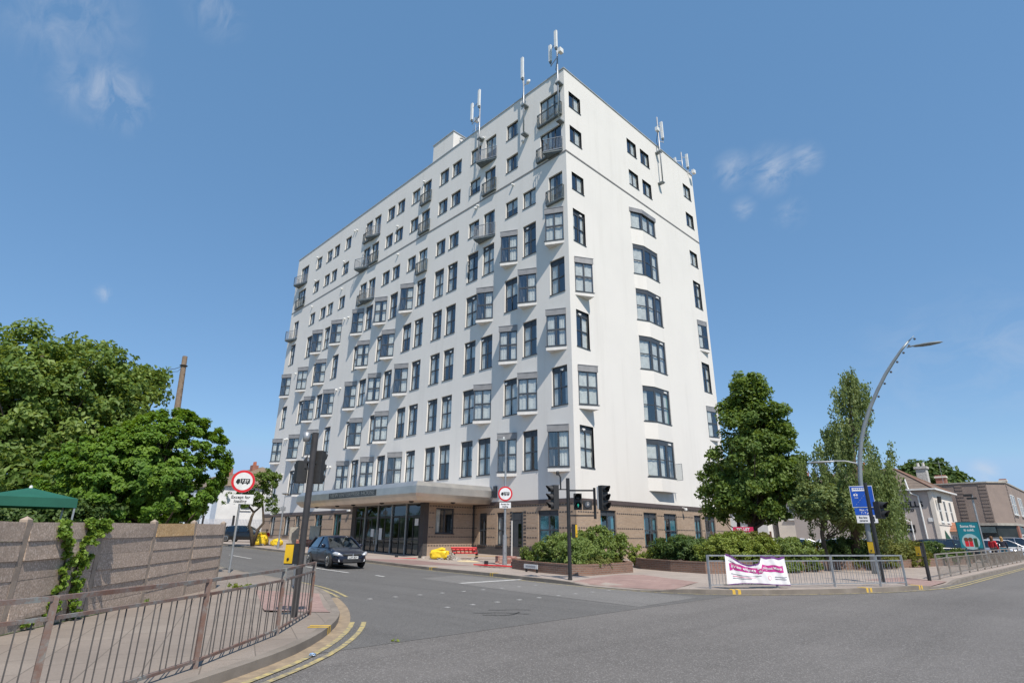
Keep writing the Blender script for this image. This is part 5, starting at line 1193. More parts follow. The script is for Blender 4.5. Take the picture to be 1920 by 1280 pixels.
for cx in (-.38, -.26): m.lathe([(.05, -.011), (.05, -.016)], (cx, 0, .02), 14, 'y')
m.beam((-.38, -.014, .02), (-.3, -.014, .12), .006, .02, up=(0, 1, 0)).beam((-.3, -.014, .12), (-.26, -.014, .02), .006, .02, up=(0, 1, 0)); m.build('symbols', sw, bx)
mm = MB()
for k in range(5): mm.box(-.37 + k * .11, -.29 + k * .11, -.019, -.0165, .28, .33)
mm.build('bus_windows', BLUE, bx); text('lettering', 'local', .10, sw, bx, (-.30, -.014, -.11), (PI / 2, 0, 0))
p2 = MB().box(-.50, .56, -.01, .01, -.92, -.59).build('sign_face', BLUE, bs); text('lettering', 'Mon - Sat', .13, sw, p2, (0, -.013, -.69), (PI / 2, 0, 0), .002); text('lettering', '7 - 7 pm', .13, sw, p2, (.02, -.013, -.83), (PI / 2, 0, 0), .002)
p3 = MB().box(-.48, .56, -.01, .01, -1.28, -.93).build('sign_face', sw, bs); text('lettering', 'Bus lane', .125, bk, p3, (-.14, -.013, -1.03), (PI / 2, 0, 0), .002); text('lettering', 'cameras', .125, bk, p3, (-.14, -.013, -1.17), (PI / 2, 0, 0), .002)
MB().box(.22, .42, -.016, -.011, -1.22, -.98).build('camera_symbol', bk, p3); MB().lathe([(.05, -.017), (.05, -.019)], (.32, 0, -1.12), 16, 'y').build('camera_symbol', sw, p3)
# small sign post on the far pavement
p = at(507, 1030, 48); x, y = -21.6, -8.9; z = zp1(x, y); t = thing('street_lamp', 'slim grey street lamp on the pavement near the yellow sacks', 'lamp post', (x, y, z)); MB().tube([(0, 0, -.1), (0, 0, 3.1)], .06, 10).lathe([(.09, 0), (.09, .5), (.06, .52)], n=10).box(-.02, .02, -.2, .2, 2.7, 3.0).build('column', GALV, t)
MB().tube([(0, 0, 3.1), (-.05, .05, 3.9)], .03, 8).lathe([(0, -.1), (.2, -.06), (.3, 0), (.2, .05), (0, .08)], (-.1, .1, 4.0), 12, sx=1.3).build('lantern', GALV, t)
# telegraph pole
p = at(320, 1000, 45); p.z = .1; t = thing('telegraph_pole', 'weathered wooden telegraph pole rising above the round tree', 'pole', (p.x, p.y, .1)); a = at(347, 668, 45) - p
bb = at(332, 768, 45) - p; pts = [(bb.x * 1.0, bb.y * 1.0, -.1), tuple(bb), tuple(a)]; MB().tube(pts, [.22, .20, .16], 12).build('pole', mat('weathered_wood', (.27, .20, .145), (.19, .14, .10), 6, .9), t)
mb = MB(); q = Vector(a).lerp(bb, .18)
mb.lathe([(.24, -.03), (.27, 0), (.24, .03)], (q.x, q.y, q.z), 14)
for f in (.35, .5, .62, .78): q = Vector(a).lerp(bb, f); mb.beam((q.x - .28, q.y - .1, q.z), (q.x + .28, q.y + .1, q.z), .03, .03)
mb.build('step_irons', BLACK, t); q = Vector(a).lerp(bb, .18); e = at(312, 692, 45) - p; MB().tube([q, q.lerp(e, .5) - Vector((0, 0, .1)), e], .02, 5).tube([q, q.lerp(e, .5) + Vector((0, .2, -.25)), e - Vector((.5, .4, .2))], .015, 5).build('cable', BLACKR, t)

# ------------------------------------------------------------------ gazebo behind the fence
c = at(48, 950, 19.5); t = thing('garden_gazebo', 'dark green canvas gazebo roof showing above the fence at the far left', 'gazebo', (c.x, c.y, .1)); G = mat('green_canvas', (.006, .085, .055), (.010, .11, .07), 1.5, .75)
ux = Vector((.70, .71)); uy = Vector((-.71, .70)); hw = 1.3; cn = [ux * hw, uy * hw, -ux * hw, -uy * hw]; ze = 2.33; zp = 2.60
MB().add([(*q, ze) for q in cn] + [(0, 0, zp)], [(0, 1, 4), (1, 2, 4), (2, 3, 4), (3, 0, 4)]).build('roof', G, t)
MB().add([(*q, ze) for q in cn] + [(*(q * 1.01), ze - .22) for q in cn], [(i, (i + 1) % 4, 4 + (i + 1) % 4, 4 + i) for i in range(4)]).build('valance', G, t)
for q in cn: MB().beam((*(q * .97), 0), (*(q * .97), ze - .02), .04, .04).build('leg', GALV, t)
MB().lathe([(.04, 0), (.03, .06), (0, .07)], (0, 0, zp - .01), 8).build('finial', WHITEPL, t)

# ------------------------------------------------------------------ cars
def paint(name, c, metal=.3): 
    m = mat(name, c, tuple(x * .9 for x in c), 2, .28, metal, coat=.7); return m
def loft(sections):
    mb = MB(); n = len(sections[0])
    for s in sections: mb.v += [tuple(p) for p in s]
    for i in range(len(sections) - 1):
        for k in range(n - 1): mb.f.append((i * n + k, (i + 1) * n + k, (i + 1) * n + k + 1, i * n + k + 1)); mb.m.append(0)
    mb.f.append(tuple(range(n))); mb.f.append(tuple((len(sections) - 1) * n + k for k in range(n))[::-1]); mb.m += [0, 0]
    return mb
def car(label, loc, rot, pm, style='hatch', plate=None, group='parked cars', detail=True, tail=False):
    t = thing('parked_car', label, 'car', loc, rot, group)
    hs = {'hatch': 1.0, 'estate': 1.02, 'suv': 1.14}[style]; rear = -2.15 if style == 'hatch' else -2.4
    def body():
        st = [(rear, .62, .40, .80, .92), (rear + .05, .78, .26, .86, .96), (rear + .35, .86, .22, .93, 1.02), (-1.2, .895, .20, .93, 1.0), (0, .90, .19, .92, .98), (.85, .895, .19, .90, .97), (1.05, .89, .20, .89, .96), (1.6, .87, .21, .80, .86), (1.95, .80, .22, .70, .77), (2.12, .66, .24, .58, .66), (2.2, .48, .30, .50, .56)]
        secs = []
        for x, w_, zb, zs, zt in st:
            zs *= hs; zt *= hs; h = [(0, zb), (w_ * .86, zb), (w_ * .985, zb + .10), (w_, (zb + zs) / 2), (w_ * .96, zs - .03), (w_ * .86, zs + (zt - zs) * .6), (w_ * .45, zt), (0, zt + .01)]
            full = [(x, -y, z) for y, z in h[:0:-1]] + [(x, y, z) for y, z in h]
            secs.append(full)
        return loft(secs).mesh('body', pm, True)
    b = link('body', cached(('carbody', style, pm.name), body), t); m = b.modifiers.new('round', 'SUBSURF'); m.levels = m.render_levels = 2
    for sx in (-1.32, 1.34):
        for sy in (-1, 1):
            a = MB().lathe([(.355, -.02), (.355, .02)], (sx, sy * .865, .33), 22, 'y').build('wheel_arch', BLACKR, t)
            wv = MB().lathe([(.31, -.10), (.325, -.06), (.325, .06), (.30, .10)], (0, 0, 0), 24, 'y').build('wheel', RUBBER, t, loc=(sx, sy * .825, .325), smooth=True)
            r = MB().lathe([(.225, sy * .092), (.225, sy * .102), (.19, sy * .106), (.185, sy * .085), (0, sy * .085)], (0, 0, 0), 24, 'y')
            for k in range(5 if not detail else 10):
                an = 2 * PI * k / (5 if not detail else 10); r.beam((.03 * math.cos(an), sy * .108, .03 * math.sin(an)), (.20 * math.cos(an + .06), sy * .108, .20 * math.sin(an + .06)), .012, .036, up=(0, 1, 0))
            r.build('rim', ALLOY, wv)
    z0, z1 = .93 * hs, 1.46 * hs; rb, rt_ = (-1.95, -1.45) if style == 'hatch' else (-2.2, -2.0)
    Bp = {'fr': (1.12, .80), 'rr': (rb, .76)}; Tp = {'fr': (.22, .58), 'rr': (rt_, .56)}
    g = MB(); F0, F1, R0, R1 = (1.12, .80, z0), (.24, .60, z1 - .05), (rb, .74, z0), (rt_, .57, z1 - .07)
    mI = lambda p: (p[0], -p[1], p[2]); up = lambda p, d: (p[0], p[1], p[2] + d)
    # glazing shell
    g.add([F0, (1.22, 0, z0), mI(F0), mI(F1), (.20, 0, z1 - .03), F1], [(0, 1, 4, 5), (1, 2, 3, 4)])
    for s in (1, -1):
        f = lambda p: (p[0], p[1] * s, p[2]); mid0, mid1 = (-.25, .86, z0), (-.25, .63, z1 - .04); g.add([f(F0), f(mid0), f(R0), f(R1), f(mid1), f(F1)], [(0, 1, 4, 5), (1, 2, 3, 4)])
    g.add([R0, mI(R0), mI(R1), R1], [(0, 1, 2, 3)]); g.build('glazing', CARGL, t)
    rf = loft([[(x, -y, z1 - d2) for y, d2 in ((.0, 0),)] for x in (0, 1)]) if 0 else None
    rs_ = []
    for x, w_, z in ((rt_ - .10, .54, z1 - .10), (rt_ + .1, .585, z1 - .035), (-.6, .62, z1), (-.1, .62, z1 - .005), (.26, .60, z1 - .055)): rs_.append([(x, -w_, z - .03), (x, -w_ * .9, z + .01), (x, -w_ * .5, z + .035), (x, 0, z + .04), (x, w_ * .5, z + .035), (x, w_ * .9, z + .01), (x, w_, z - .03)])
    loft(rs_).build('roof', pm, t, smooth=True)
    mb = MB()
    for s in (1, -1):
        f = lambda p: (p[0], p[1] * s, p[2]); mb.tube([f((1.16, .81, z0 - .02)), f((.70, .725, (z0 + z1) / 2 + .02)), f((.24, .605, z1 - .03))], .035, 6)
        mb.tube([f((rb - .02, .75, z0 - .02)), f((rt_ - .02, .58, z1 - .05))], .055, 6); mb.tube([f((-.25, .865, z0)), f((-.25, .635, z1 - .03))], .03, 6)
        if style == 'hatch': mb.add([f((-1.15, .845, z0)), f(R0), f(R1), f((-1.15, .60, z1 - .06))], [(0, 1, 2, 3)]) if 0 else None
    mb.build('pillar', pm, t)
    mb = MB()
    for x in (.15, -.95):
        for y in (-.36, .36): mb.box(x - .3, x + .22, y - .24, y + .24, .55, .85).beam((x - .3, y, .75), (x - .45, y, 1.22), .44, .12, up=(0, 1, 0)).box(x - .50, x - .40, y - .12, y + .12, 1.22, 1.36)
    mb.box(.75, 1.05, -.7, .7, .6, .98).build('interior', BLACKR, t) if 0 else mb.build('seats', BLACKR, t)
    MB().box(-1.8, 1.1, -.7, .7, .5, .56).box(.8, 1.1, -.72, .72, .6, .94).build('dashboard', BLACKR, t)
    for s in (1, -1):
        MB().lathe([(0, -.13), (.06, -.10), (.085, -.02), (.075, .06), (0, .10)], (.80, s * .97, 1.02 * hs), 12, 'y', sx=.7).build('mirror', pm, t, smooth=True)
        MB().tube([(1.70, s * .82, .665 * hs), (1.90, s * .78, .665 * hs), (2.05, s * .66, .63 * hs), (2.12, s * .52, .595 * hs)], [.045, .095, .085, .04], 10).build('headlight', LENS, t, smooth=True)
        MB().lathe([(.0, .0), (.05, .01), (.06, .04)], (2.08, s * .62, .36), 12, 'x').build('fog_lamp', LENS, t)
        MB().box(rear + .01, rear + .12, s * .60 - .13, s * .60 + .13, .72 * hs, .98 * hs).build('tail_light', REDL, t)
        if detail:
            MB().beam((-.30, s * .905, .82), (-.12, s * .905, .82), .02, .03).beam((-1.15, s * .905, .84), (-.97, s * .905, .84), .02, .03).build('door_handle', pm, t)
            MB().tube([(.98, s * .893, .32), (1.0, s * .905, .6), (.90, s * .885, .9)], .006, 4).tube([(-.27, s * .90, .25), (-.27, s * .91, .6), (-.25, s * .89, .9)], .006, 4).build('door_seam', BLACK, t)
            MB().box(-1.0, 1.0, s * .86, s * .895, .19, .23).build('sill_trim', BLACKR, t)
    MB().prism([(2.10, -.50), (2.20, -.42), (2.235, 0), (2.20, .42), (2.10, .50)], .56 * hs, .645 * hs).build('grille', BLACKR, t)
    MB().prism([(2.12, -.50), (2.215, -.42), (2.245, 0), (2.215, .42), (2.12, .50)], .648 * hs, .668 * hs).build('grille_trim', CHROME, t)
    MB().prism([(2.06, -.55), (2.19, -.45), (2.225, 0), (2.19, .45), (2.06, .55)], .28, .42).build('lower_intake', BLACKR, t)
    pl = MB().box(2.232, 2.245, -.26, .26, .435, .55).build('number_plate', PLATEW, t)
    if plate: text('lettering', plate, .10, mat('sign_black', (.02, .02, .02)), pl, (2.249, 0, .492), (PI / 2, 0, PI / 2), .002, width=.46)
    if detail: MB().lathe([(.0, 0), (.06, .004)], (2.238, 0, .60), 14, 'x', sx=.5).build('badge', CHROME, t)
    return t
DB = paint('dark_blue_car_paint', (.012, .014, .030)); BK = paint('black_car_paint', (.010, .011, .013)); WH = paint('white_car_paint', (.62, .63, .65), .1); SV = paint('silver_car_paint', (.42, .44, .48), .6); BR = paint('maroon_car_paint', (.10, .03, .03)); BL = paint('pale_blue_car_paint', (.30, .38, .48), .5)
car('dark blue hatchback driving out past the tower entrance towards the junction', (-5.45, -12.75, hz(-5.4) + .005), -.12, DB, 'hatch', 'LL09 BDV', group=None)
car('black hatchback parked beyond the young street tree', (-36.2, -6.1, hz(-36) + .12), .75, BK, 'hatch', group='parked cars')
CPK = [((6.3, 18.6), .15, WH, 'hatch', 'white car parked nearest the brown fence'), ((8.7, 19.6), .1, SV, 'hatch', 'silver hatchback between the two dark tree stems'), ((10.2, 17.2), .2, WH, 'estate', 'white estate car in the shade under the birch'),
       ((10.9, 21.0), .25, BL, 'hatch', 'pale blue car at the near end of the packed row by the painted house'), ((11.0, 23.4), .25, BK, 'hatch', 'black car second in the packed row by the painted house'), ((11.2, 25.8), .25, BR, 'hatch', 'maroon car at the far end of the packed row by the painted house'),
       ((14.4, 24.2), .55, BK, 'estate', 'long dark estate car in front of the painted house'), ((15.2, 31.8), .15, SV, 'hatch', 'silver car half behind the teal poster'), ((15.9, 35.6), .2, WH, 'estate', 'white car behind the woman in red'), ((16.4, 39.8), .25, SV, 'suv', 'silver car farthest right in front of the shops')]
for (x, y), r, pm, st, lab in CPK: car(lab, (x, y, zp1(x, y) + .015), r, pm, st, detail=False)

# ------------------------------------------------------------------ people
def limb_mesh(name, chains, mt, parent, sub=2):
    """continuous skinned body: chains of (point, radius) sharing the first vertex of chain 0"""
    vs = []; es = []; rad = []; key = {}
    def vid(p, r):
        k = tuple(round(c, 4) for c in p)
        if k not in key: key[k] = len(vs); vs.append(p); rad.append(r)
        return key[k]
    for ch in chains:
        prev = None
        for p, r in ch:
            i = vid(p, r)
            if prev is not None and prev != i: es.append((prev, i))
            prev = i
    me = bpy.data.meshes.new(name); bm = bmesh.new(); ly = bm.verts.layers.skin.verify(); bv = [bm.verts.new(p) for p in vs]
    for a, b in es: bm.edges.new((bv[a], bv[b]))
    for i, r in enumerate(rad): bv[i][ly].radius = r if isinstance(r, tuple) else (r, r); bv[i][ly].use_root = i == 0
    bm.to_mesh(me); bm.free(); me.materials.append(mt)
    o = link(name, me, parent); o.modifiers.new('skin', 'SKIN').use_smooth_shade = True; s = o.modifiers.new('sub', 'SUBSURF'); s.levels = s.render_levels = sub; return o
SKIN = mat('skin', (.48, .29, .20), (.42, .25, .17), 6, .6)
def head(t, c, hair, face_dir=0., long=True):
    hx = MB(); hx.lathe([(.0, -.115), (.045, -.105), (.066, -.06), (.076, 0), (.078, .04), (.07, .085), (.04, .115), (0, .123)], (0, 0, 0), 16, 'z', sx=.92, sy=1.12)
    hd = hx.build('face', SKIN, t, loc=c, rot=face_dir, smooth=True)
    MB().add([(-.012, -.083, .01), (.012, -.083, .01), (0, -.108, -.022), (0, -.08, -.03)], [(0, 1, 2), (0, 2, 3), (1, 3, 2)]).build('nose', SKIN, hd)
    mb = MB()
    for s in (-1, 1): mb.lathe([(0, -.004), (.011, 0), (0, .004)], (s * .028, -.080, .012), 8, 'y')
    mb.box(-.02, .02, -.082, -.078, -.056, -.050).build('eyes_and_mouth', BLACK, hd)
    hr = MB(); hr.lathe([(.088, -.02), (.092, .03), (.085, .085), (.052, .125), (0, .135)], (0, .015, 0), 16, 'z', sx=.95, sy=1.05)
    if long: hr.lathe([(.05, -.30), (.075, -.22), (.085, -.10), (.09, .03), (.07, .08)], (0, .035, 0), 14, 'z', sx=1.05, sy=.75)
    hr.build('hair', hair, hd, smooth=True)
def hand(t, w_, d, n=4):                               # palm, four fingers, thumb, as one small skinned mesh
    w_ = Vector(w_); d = Vector(d).normalized(); s = d.cross(Vector((0, 1, 0))).normalized(); p1 = w_ + d * .045; ch = [[(tuple(w_), (.020, .013)), (tuple(p1), (.030, .012))]]
    for k in range(4):
        b = w_ + d * .085 + s * (k - 1.5) * .019; L = (.055, .07, .065, .05)[k]; ch.append([(tuple(p1), (.030, .012)), (tuple(b), .009), (tuple(b + d * L * .55), .0085), (tuple(b + d * L + Vector((0, -.012, 0))), .007)])
    b = w_ + d * .025 + s * .04; ch.append([(tuple(w_), .02), (tuple(b), .011), (tuple(b + d * .04 + s * .012), .009)]); return limb_mesh('hand', ch, SKIN, t, 1)
def person(label, x, y, rot, top, trousers, hairm, h=1.68, long=True, z=None, pose='stand', walk=.14):
    z = zp1(x, y) if z is None else z; t = thing('person', label, 'person', (x, y, z), rot); k = h / 1.70
    V = lambda a, b, c: (a * k, b * k, c * k)
    if pose == 'stand':
        hipL, hipR = V(-.09, 0, .90), V(.09, 0, .90); kL, kR = V(-.10, -walk * .6, .50), V(.10, walk * .2, .49); aL, aR = V(-.10, -walk, .09), V(.10, walk, .09)
        pel = V(0, 0, .94); chest = V(0, 0, 1.26); neck = V(0, -.005, 1.45); hd = V(0, -.02, 1.565)
        shL, shR = V(-.18, 0, 1.38), V(.18, 0, 1.38); eL, eR = V(-.24, .02, 1.12), V(.24, .0, 1.12); wL, wR = V(-.22, -.10, .90), V(.22, -.13, .91); toe = -.15
    else:
        hipL, hipR = V(-.09, 0, .50), V(.09, 0, .50); kL, kR = V(-.12, -.40, .50), V(.12, -.40, .52); aL, aR = V(-.12, -.42, .09), V(.12, -.48, .09)
        pel = V(0, 0, .54); chest = V(0, -.03, .84); neck = V(0, -.06, 1.03); hd = V(0, -.09, 1.145); shL, shR = V(-.18, -.04, .96), V(.18, -.04, .96); eL, eR = V(-.23, -.12, .72), V(.23, -.12, .72); wL, wR = V(-.12, -.33, .62), V(.12, -.33, .62); toe = -.15
    bodych = [[(pel, (.13, .10)), (chest, (.15, .105)), (neck, .05), (hd, .055)], [(chest, (.15, .105)), (shL, .055), (eL, .040), (wL, .026)], [(chest, (.15, .105)), (shR, .055), (eR, .040), (wR, .026)],
              [(pel, (.13, .10)), (hipL, .085), (kL, .055), (aL, .038)], [(pel, (.13, .10)), (hipR, .085), (kR, .055), (aR, .038)]]
    limb_mesh('body', bodych, SKIN, t); f = 1.16
    limb_mesh('jacket', [[(pel, (.145, .115)), (chest, (.165, .12)), (V(0, 0, 0)[0:2] + (neck[2] - .05,), .07)], [(chest, (.165, .12)), (shL, .068), (eL, .054), (wL, .038)], [(chest, (.165, .12)), (shR, .068), (eR, .054), (wR, .038)]], top, t)
    limb_mesh('trousers', [[(pel, (.142, .112)), (hipL, .095), (kL, .067), (aL, .055)], [(pel, (.142, .112)), (hipR, .095), (kR, .067), (aR, .055)]], trousers, t)
    for a in (aL, aR): MB().lathe([(.0, -.16), (.035, -.14), (.045, -.05), (.042, .05), (0, .08)], (a[0], a[1] - .03, .045), 10, 'y', sy=.9).build('shoe', BLACKR, t, smooth=True)
    for w_, e in ((wL, eL), (wR, eR)): hand(t, w_, Vector(w_) - Vector(e))
    head(t, hd, hairm, 0, long); return t
REDC = mat('red_jacket', (.55, .03, .04), (.45, .02, .03), 6, .8); DKC = mat('dark_cloth', (.03, .03, .05), (.02, .02, .03), 6, .9); BLC = mat('teal_cloth', (.02, .12, .18), None, 6, .9)
BRH = mat('brown_hair', (.14, .06, .02), (.09, .04, .015), 20, .6); BLH = mat('blond_hair', (.42, .24, .07), (.3, .17, .05), 20, .6)
person('woman in a red jacket with long brown hair walking behind the far railing', 17.0, 21.0, math.radians(150), REDC, DKC, BRH, 1.72)
person('woman with long blond hair and dark clothes farther along the far railing', 16.9, 26.2, math.radians(190), DKC, BLC, BLH, 1.72)
person('person in a red top sitting beside the young street tree', -28.0, -7.3, math.radians(60), mat('red_jacket', (.5, .03, .04)), mat('pale_jeans', (.35, .38, .42), None, 5, .9), BRH, 1.7, False, pose='sit', z=zp1(-28, -7.3))
t = thing('crate', 'plain low crate under the person in red', 'crate', (-28.0, -7.3, zp1(-28, -7.3))); MB().box(-.25, .25, -.25, .25, 0, .12).box(-.22, .22, -.22, .22, .12, .40).box(-.25, .25, -.25, .25, .40, .44).build('crate_body', mat('pallet_wood', (.36, .26, .17), (.26, .19, .12), 6, .9), t, rot=math.radians(60))

# ------------------------------------------------------------------ builders' clutter
def crumple(mb_pts, name, mt, parent, seed, amp=.06, **k):
    rs = np.random.RandomState(seed); bm = bmesh.new(); bmesh.ops.create_icosphere(bm, subdivisions=3, radius=1)
    sx, sy, sz = mb_pts
    for v in bm.verts:
        c = v.co.copy(); f = 1 + amp * (math.sin(c.x * 7 + seed) + math.sin(c.y * 9 + c.z * 6) + rs.uniform(-.8, .8)); e = .6
        v.co = Vector((math.copysign(abs(c.x) ** e, c.x) * sx * f, math.copysign(abs(c.y) ** e, c.y) * sy * f, max(math.copysign(abs(c.z) ** e, c.z) * sz * f + sz, .0)))
    me = bpy.data.meshes.new(name); bm.to_mesh(me); bm.free(); me.materials.append(mt); return link(name, me, parent, **k)
def sack(label, x, y, rot, dims, seed, slump=True):
    t = thing('builders_sack', label, 'sack', (x, y, zp1(x, y)), rot, 'yellow builders sacks'); crumple(dims, 'sack_body', YEL, t, seed, .055)
    o = crumple((dims[0] * .8, dims[1] * .7, dims[2] * .4), 'folded_flap', YEL, t, seed + 3, .12); o.location = (-.1, 0, dims[2] * 1.5); o.rotation_euler = (.2, -.25, .4)
    crumple((dims[0] * .25, dims[1] * .3, dims[2] * .18), 'spilled_rubble', CONC, t, seed + 5, .2, loc=(dims[0] * .5, -dims[1] * .95, 0)); return t
sack('slumped yellow builders sack in front of the brick wall by the entrance', -6.75, -5.1, .4, (.58, .42, .26), 3)
sack('bulky yellow sack left of the slim street lamp', -27.0, -8.1, .8, (.55, .42, .42), 5); sack('yellow sack torn open right of the slim street lamp', -25.9, -7.2, .5, (.45, .36, .24), 7)
def barrier(label, loc, rot, tilt, ln=1.6):
    t = thing('plastic_barrier', label, 'barrier', loc, group='red plastic barriers'); t.rotation_euler = (tilt, 0, rot); mb = MB(); mb.box(-ln / 2, ln / 2, -.03, .03, .12, .22).box(-ln / 2, ln / 2, -.03, .03, .86, 1.0)
    for k in range(7): x = -ln / 2 + .03 + k * (ln - .06) / 6; mb.box(x - .03, x + .03, -.03, .03, .22, .86)
    mb.box(-ln / 2 + .1, ln / 2 - .1, -.035, .035, .58, .74).build('barrier_frame', RED, t, mod='bevel'); MB().box(-ln / 2 - .02, -ln / 2 + .16, -.22, .22, 0, .12).build('foot', BLACKR, t); MB().box(ln / 2 - .16, ln / 2 + .02, -.22, .22, 0, .12).build('foot', BLACKR, t); return t
barrier('red plastic barrier leaning over the rubble by the entrance', (-6.3, -3.4, .52), .75, 1.15, 1.6)
barrier('red plastic barrier lying flat left of the yellow sack', (-8.9, -5.9, .20), .6, 1.50, 1.7)
barrier('red plastic barrier lying flat on the pavement beside the lamp post', (.25, -6.55, .16), .15, 1.50, 1.9)
mb = MB(); rs = np.random.RandomState(4)
for _ in range(150):
    a = rs.rand() * 6.28; r = abs(rs.normal(0, .55)); x = -6.3 + r * math.cos(a) * 1.5; y = -4.6 + r * math.sin(a) * .8; s = rs.uniform(.03, .11); z = zp1(x, y) + max(0, .35 - r * .4) * rs.rand()
    q = Vector(rs.normal(0, 1, 3)).normalized(); mb.beam(Vector((x, y, z)) - q * s, Vector((x, y, z)) + q * s, s * 1.2, s * .8)
o = mb.build('rubble', mat('grey_rubble', (.46, .43, .38), (.26, .22, .19), 3, .95)); tag(o, 'heap of broken concrete and rubble spilling onto the pavement by the entrance', 'rubble heap')
sd_ = MB(); sd_.lathe([(1.0, 0), (.7, .04), (.3, .07), (0, .08)], (-4.3, -4.9, zp1(-4.3, -4.9)), 18, sy=.5); o = sd_.build('sand', mat('spilled_sand', (.62, .50, .30), (.50, .40, .25), 4, .95)); tag(o, 'thin spread of pale sand beside the rubble heap', 'sand')
def bricks(label, x, y, rot, nx, ny, nz, m_):
    t = thing('brick_stack', label, 'bricks', (x, y, zp1(x, y)), rot); r = random.Random(nx); mb = MB()
    for k in range(nz):
        for i in range(nx):
            for j in range(ny):
                if k == nz - 1 and r.random() < .35: continue
                a, b = i * .23 + r.uniform(-.01, .01), j * .12 + r.uniform(-.008, .008); mb.box(a, a + .215, b, b + .103, k * .068, k * .068 + .065, r.choice((0, 1, 2)))
    mb.build('bricks', [mat('red_loose_brick', (.36, .14, .11), (.28, .10, .08), 8, .9), mat('pale_loose_brick', (.42, .24, .18), None, 8, .9), mat('pink_loose_brick', (.50, .32, .27), None, 8, .9)], t); return t
bricks('stack of loose red bricks beside the lamp post near the corner planter', -1.9, -4.9, .6, 5, 6, 6, None)
bricks('long stack of weathered bricks on the pavement beyond the entrance', -25.2, -5.9, .85, 14, 5, 8, None)
t = thing('plank', 'wooden plank resting on the rubble', 'plank', (-4.9, -3.2, .45), .7); MB().box(-.9, .9, -.1, .1, -.02, .02).build('board', mat('fresh_timber', (.50, .34, .18), (.40, .27, .15), 9, .8), t)
t = thing('utility_cabinet', 'pale grey street cabinet behind the long stack of bricks', 'cabinet', (-24.6, -4.6, zp1(-24.6, -4.6)), .8); MB().box(-.42, .42, -.2, .2, 0, 1.55).build('cabinet_body', mat('cabinet_grey', (.46, .50, .46), (.38, .41, .38), 4, .6), t, mod='bevel'); MB().box(-.45, .45, -.23, .23, 1.555, 1.62).build('lid', mat('cabinet_grey', (.46, .5, .46)), t); MB().box(-.39, -.01, -.215, -.201, .12, 1.48).box(.01, .39, -.215, -.201, .12, 1.48).build('door', mat('cabinet_grey', (.46, .5, .46)), t)
t = thing('notice_board', 'blank pale hoarding board propped between the yellow sacks', 'board', (-26.4, -5.6, zp1(-26.4, -5.6)), .8); MB().box(-.4, .4, -.03, .03, .15, 1.5).box(-.38, -.3, -.02, .10, 0, .15).box(.3, .38, -.02, .10, 0, .15).build('panel', CONC, t)
t = thing('pallet', 'timber pallet lying on top of the rubble beyond the entrance', 'pallet', (-25.0, -5.0, zp1(-25, -5) + .05), .8); mb = MB()
for k in range(6): mb.box(-.9, .9, -.5 + k * .18, -.39 + k * .18, .10, .13)
for k in (-.8, 0, .8): mb.box(k - .05, k + .05, -.5, .5, .0, .10)
mb.build('slats', mat('pallet_wood', (.36, .26, .17)), t)
# street name plate on the planter
a, b = Vector((3.95, -8.45)), Vector((5.05, -8.72)); t = thing('street_sign', 'small white street name plate low on the corner planter', 'street sign', ((a.x + b.x) / 2, (a.y + b.y) / 2, .36), math.atan2(b.y - a.y, b.x - a.x)); MB().box(-.56, .56, -.10, -.085, -.09, .09).build('plate', PLATEW, t)
MB().box(-.45, -.41, -.09, -.0, -.3, .05).box(.41, .45, -.09, 0, -.3, .05).build('bracket', BLACK, t); text('lettering', 'STATION ROAD', .10, mat('sign_black', (.02, .02, .02)), t, (0, -.104, 0), (PI / 2, 0, 0)) if 0 else None
mb = MB()
for k in range(9): mb.box(-.40 + k * .09, -.34 + k * .09, -.104, -.101, -.035, .035)
mb.build('faded_letters', mat('grey_print', (.25, .25, .28)), t)
# to-let board
c = at(1393, 988, 35); t = thing('to_let_board', 'white and magenta to-let board on a post above the hedge', 'sale board', (c.x, c.y, -.08), facing(c.x, c.y, CAM.x, CAM.y)); MB().box(-.03, .03, 0, .06, 0, 2.3).build('post', PLATEW, t)
bd = MB().box(-.52, .52, -.02, .0, 1.45, 2.26).build('board', PLATEW, t); MB().box(-.52, .52, -.026, -.021, 1.99, 2.26).build('stripe', mat('board_red', (.62, .02, .10), None, 3, .5), bd); text('lettering', 'TO LET', .20, WHT, bd, (0, -.030, 2.125), (PI / 2, 0, 0), .006)
# poster panel
c = at(1817, 1000, 44); rot = facing(c.x, c.y, CAM.x, CAM.y); t = thing('poster_panel', 'teal drinks poster on a free-standing panel by the far railing', 'poster', (c.x, c.y, .85), rot); t.scale = (.66, .66, .70)
MB().box(-.82, .82, .0, .16, .38, 2.50).box(-.5, -.4, .02, .14, -1.04, .38).box(.4, .5, .02, .14, -1.04, .38).build('panel_case', mat('dark_teal_case', (.02, .08, .09), None, 3, .4), t, mod='bevel'); fp = MB().box(-.76, .76, -.006, -.001, .44, 2.44).build('poster', mat('teal_poster', (.010, .21, .26), (.008, .17, .22), 1, .4), t)
text('lettering', 'Some like', .27, WHT, fp, (0, -.010, 2.14), (PI / 2, 0, 0), .006); text('lettering', 'it cold.', .27, WHT, fp, (.05, -.010, 1.84), (PI / 2, 0, 0), .006)
MB().lathe([(.62, -.008), (.62, -.0085)], (0, 0, .92), 30, 'y').build('pale_disc', mat('poster_pale', (.35, .52, .54), None, 3, .5), fp)
for k, (dx, m_) in enumerate(((-.3, 'sign_red'), (.0, 'sign_red'))): MB().prism([(-.13, -.016), (.13, -.016), (.13, -.012), (-.13, -.012)], .55, 1.05).build('cup_picture', bpy.data.materials[m_], fp, loc=(dx, 0, 0)); MB().lathe([(.16, -.013), (.16, -.017)], (dx, 0, 1.10), 16, 'y').build('cup_picture', mat('poster_brown', (.16, .06, .03), None, 3, .5), fp)
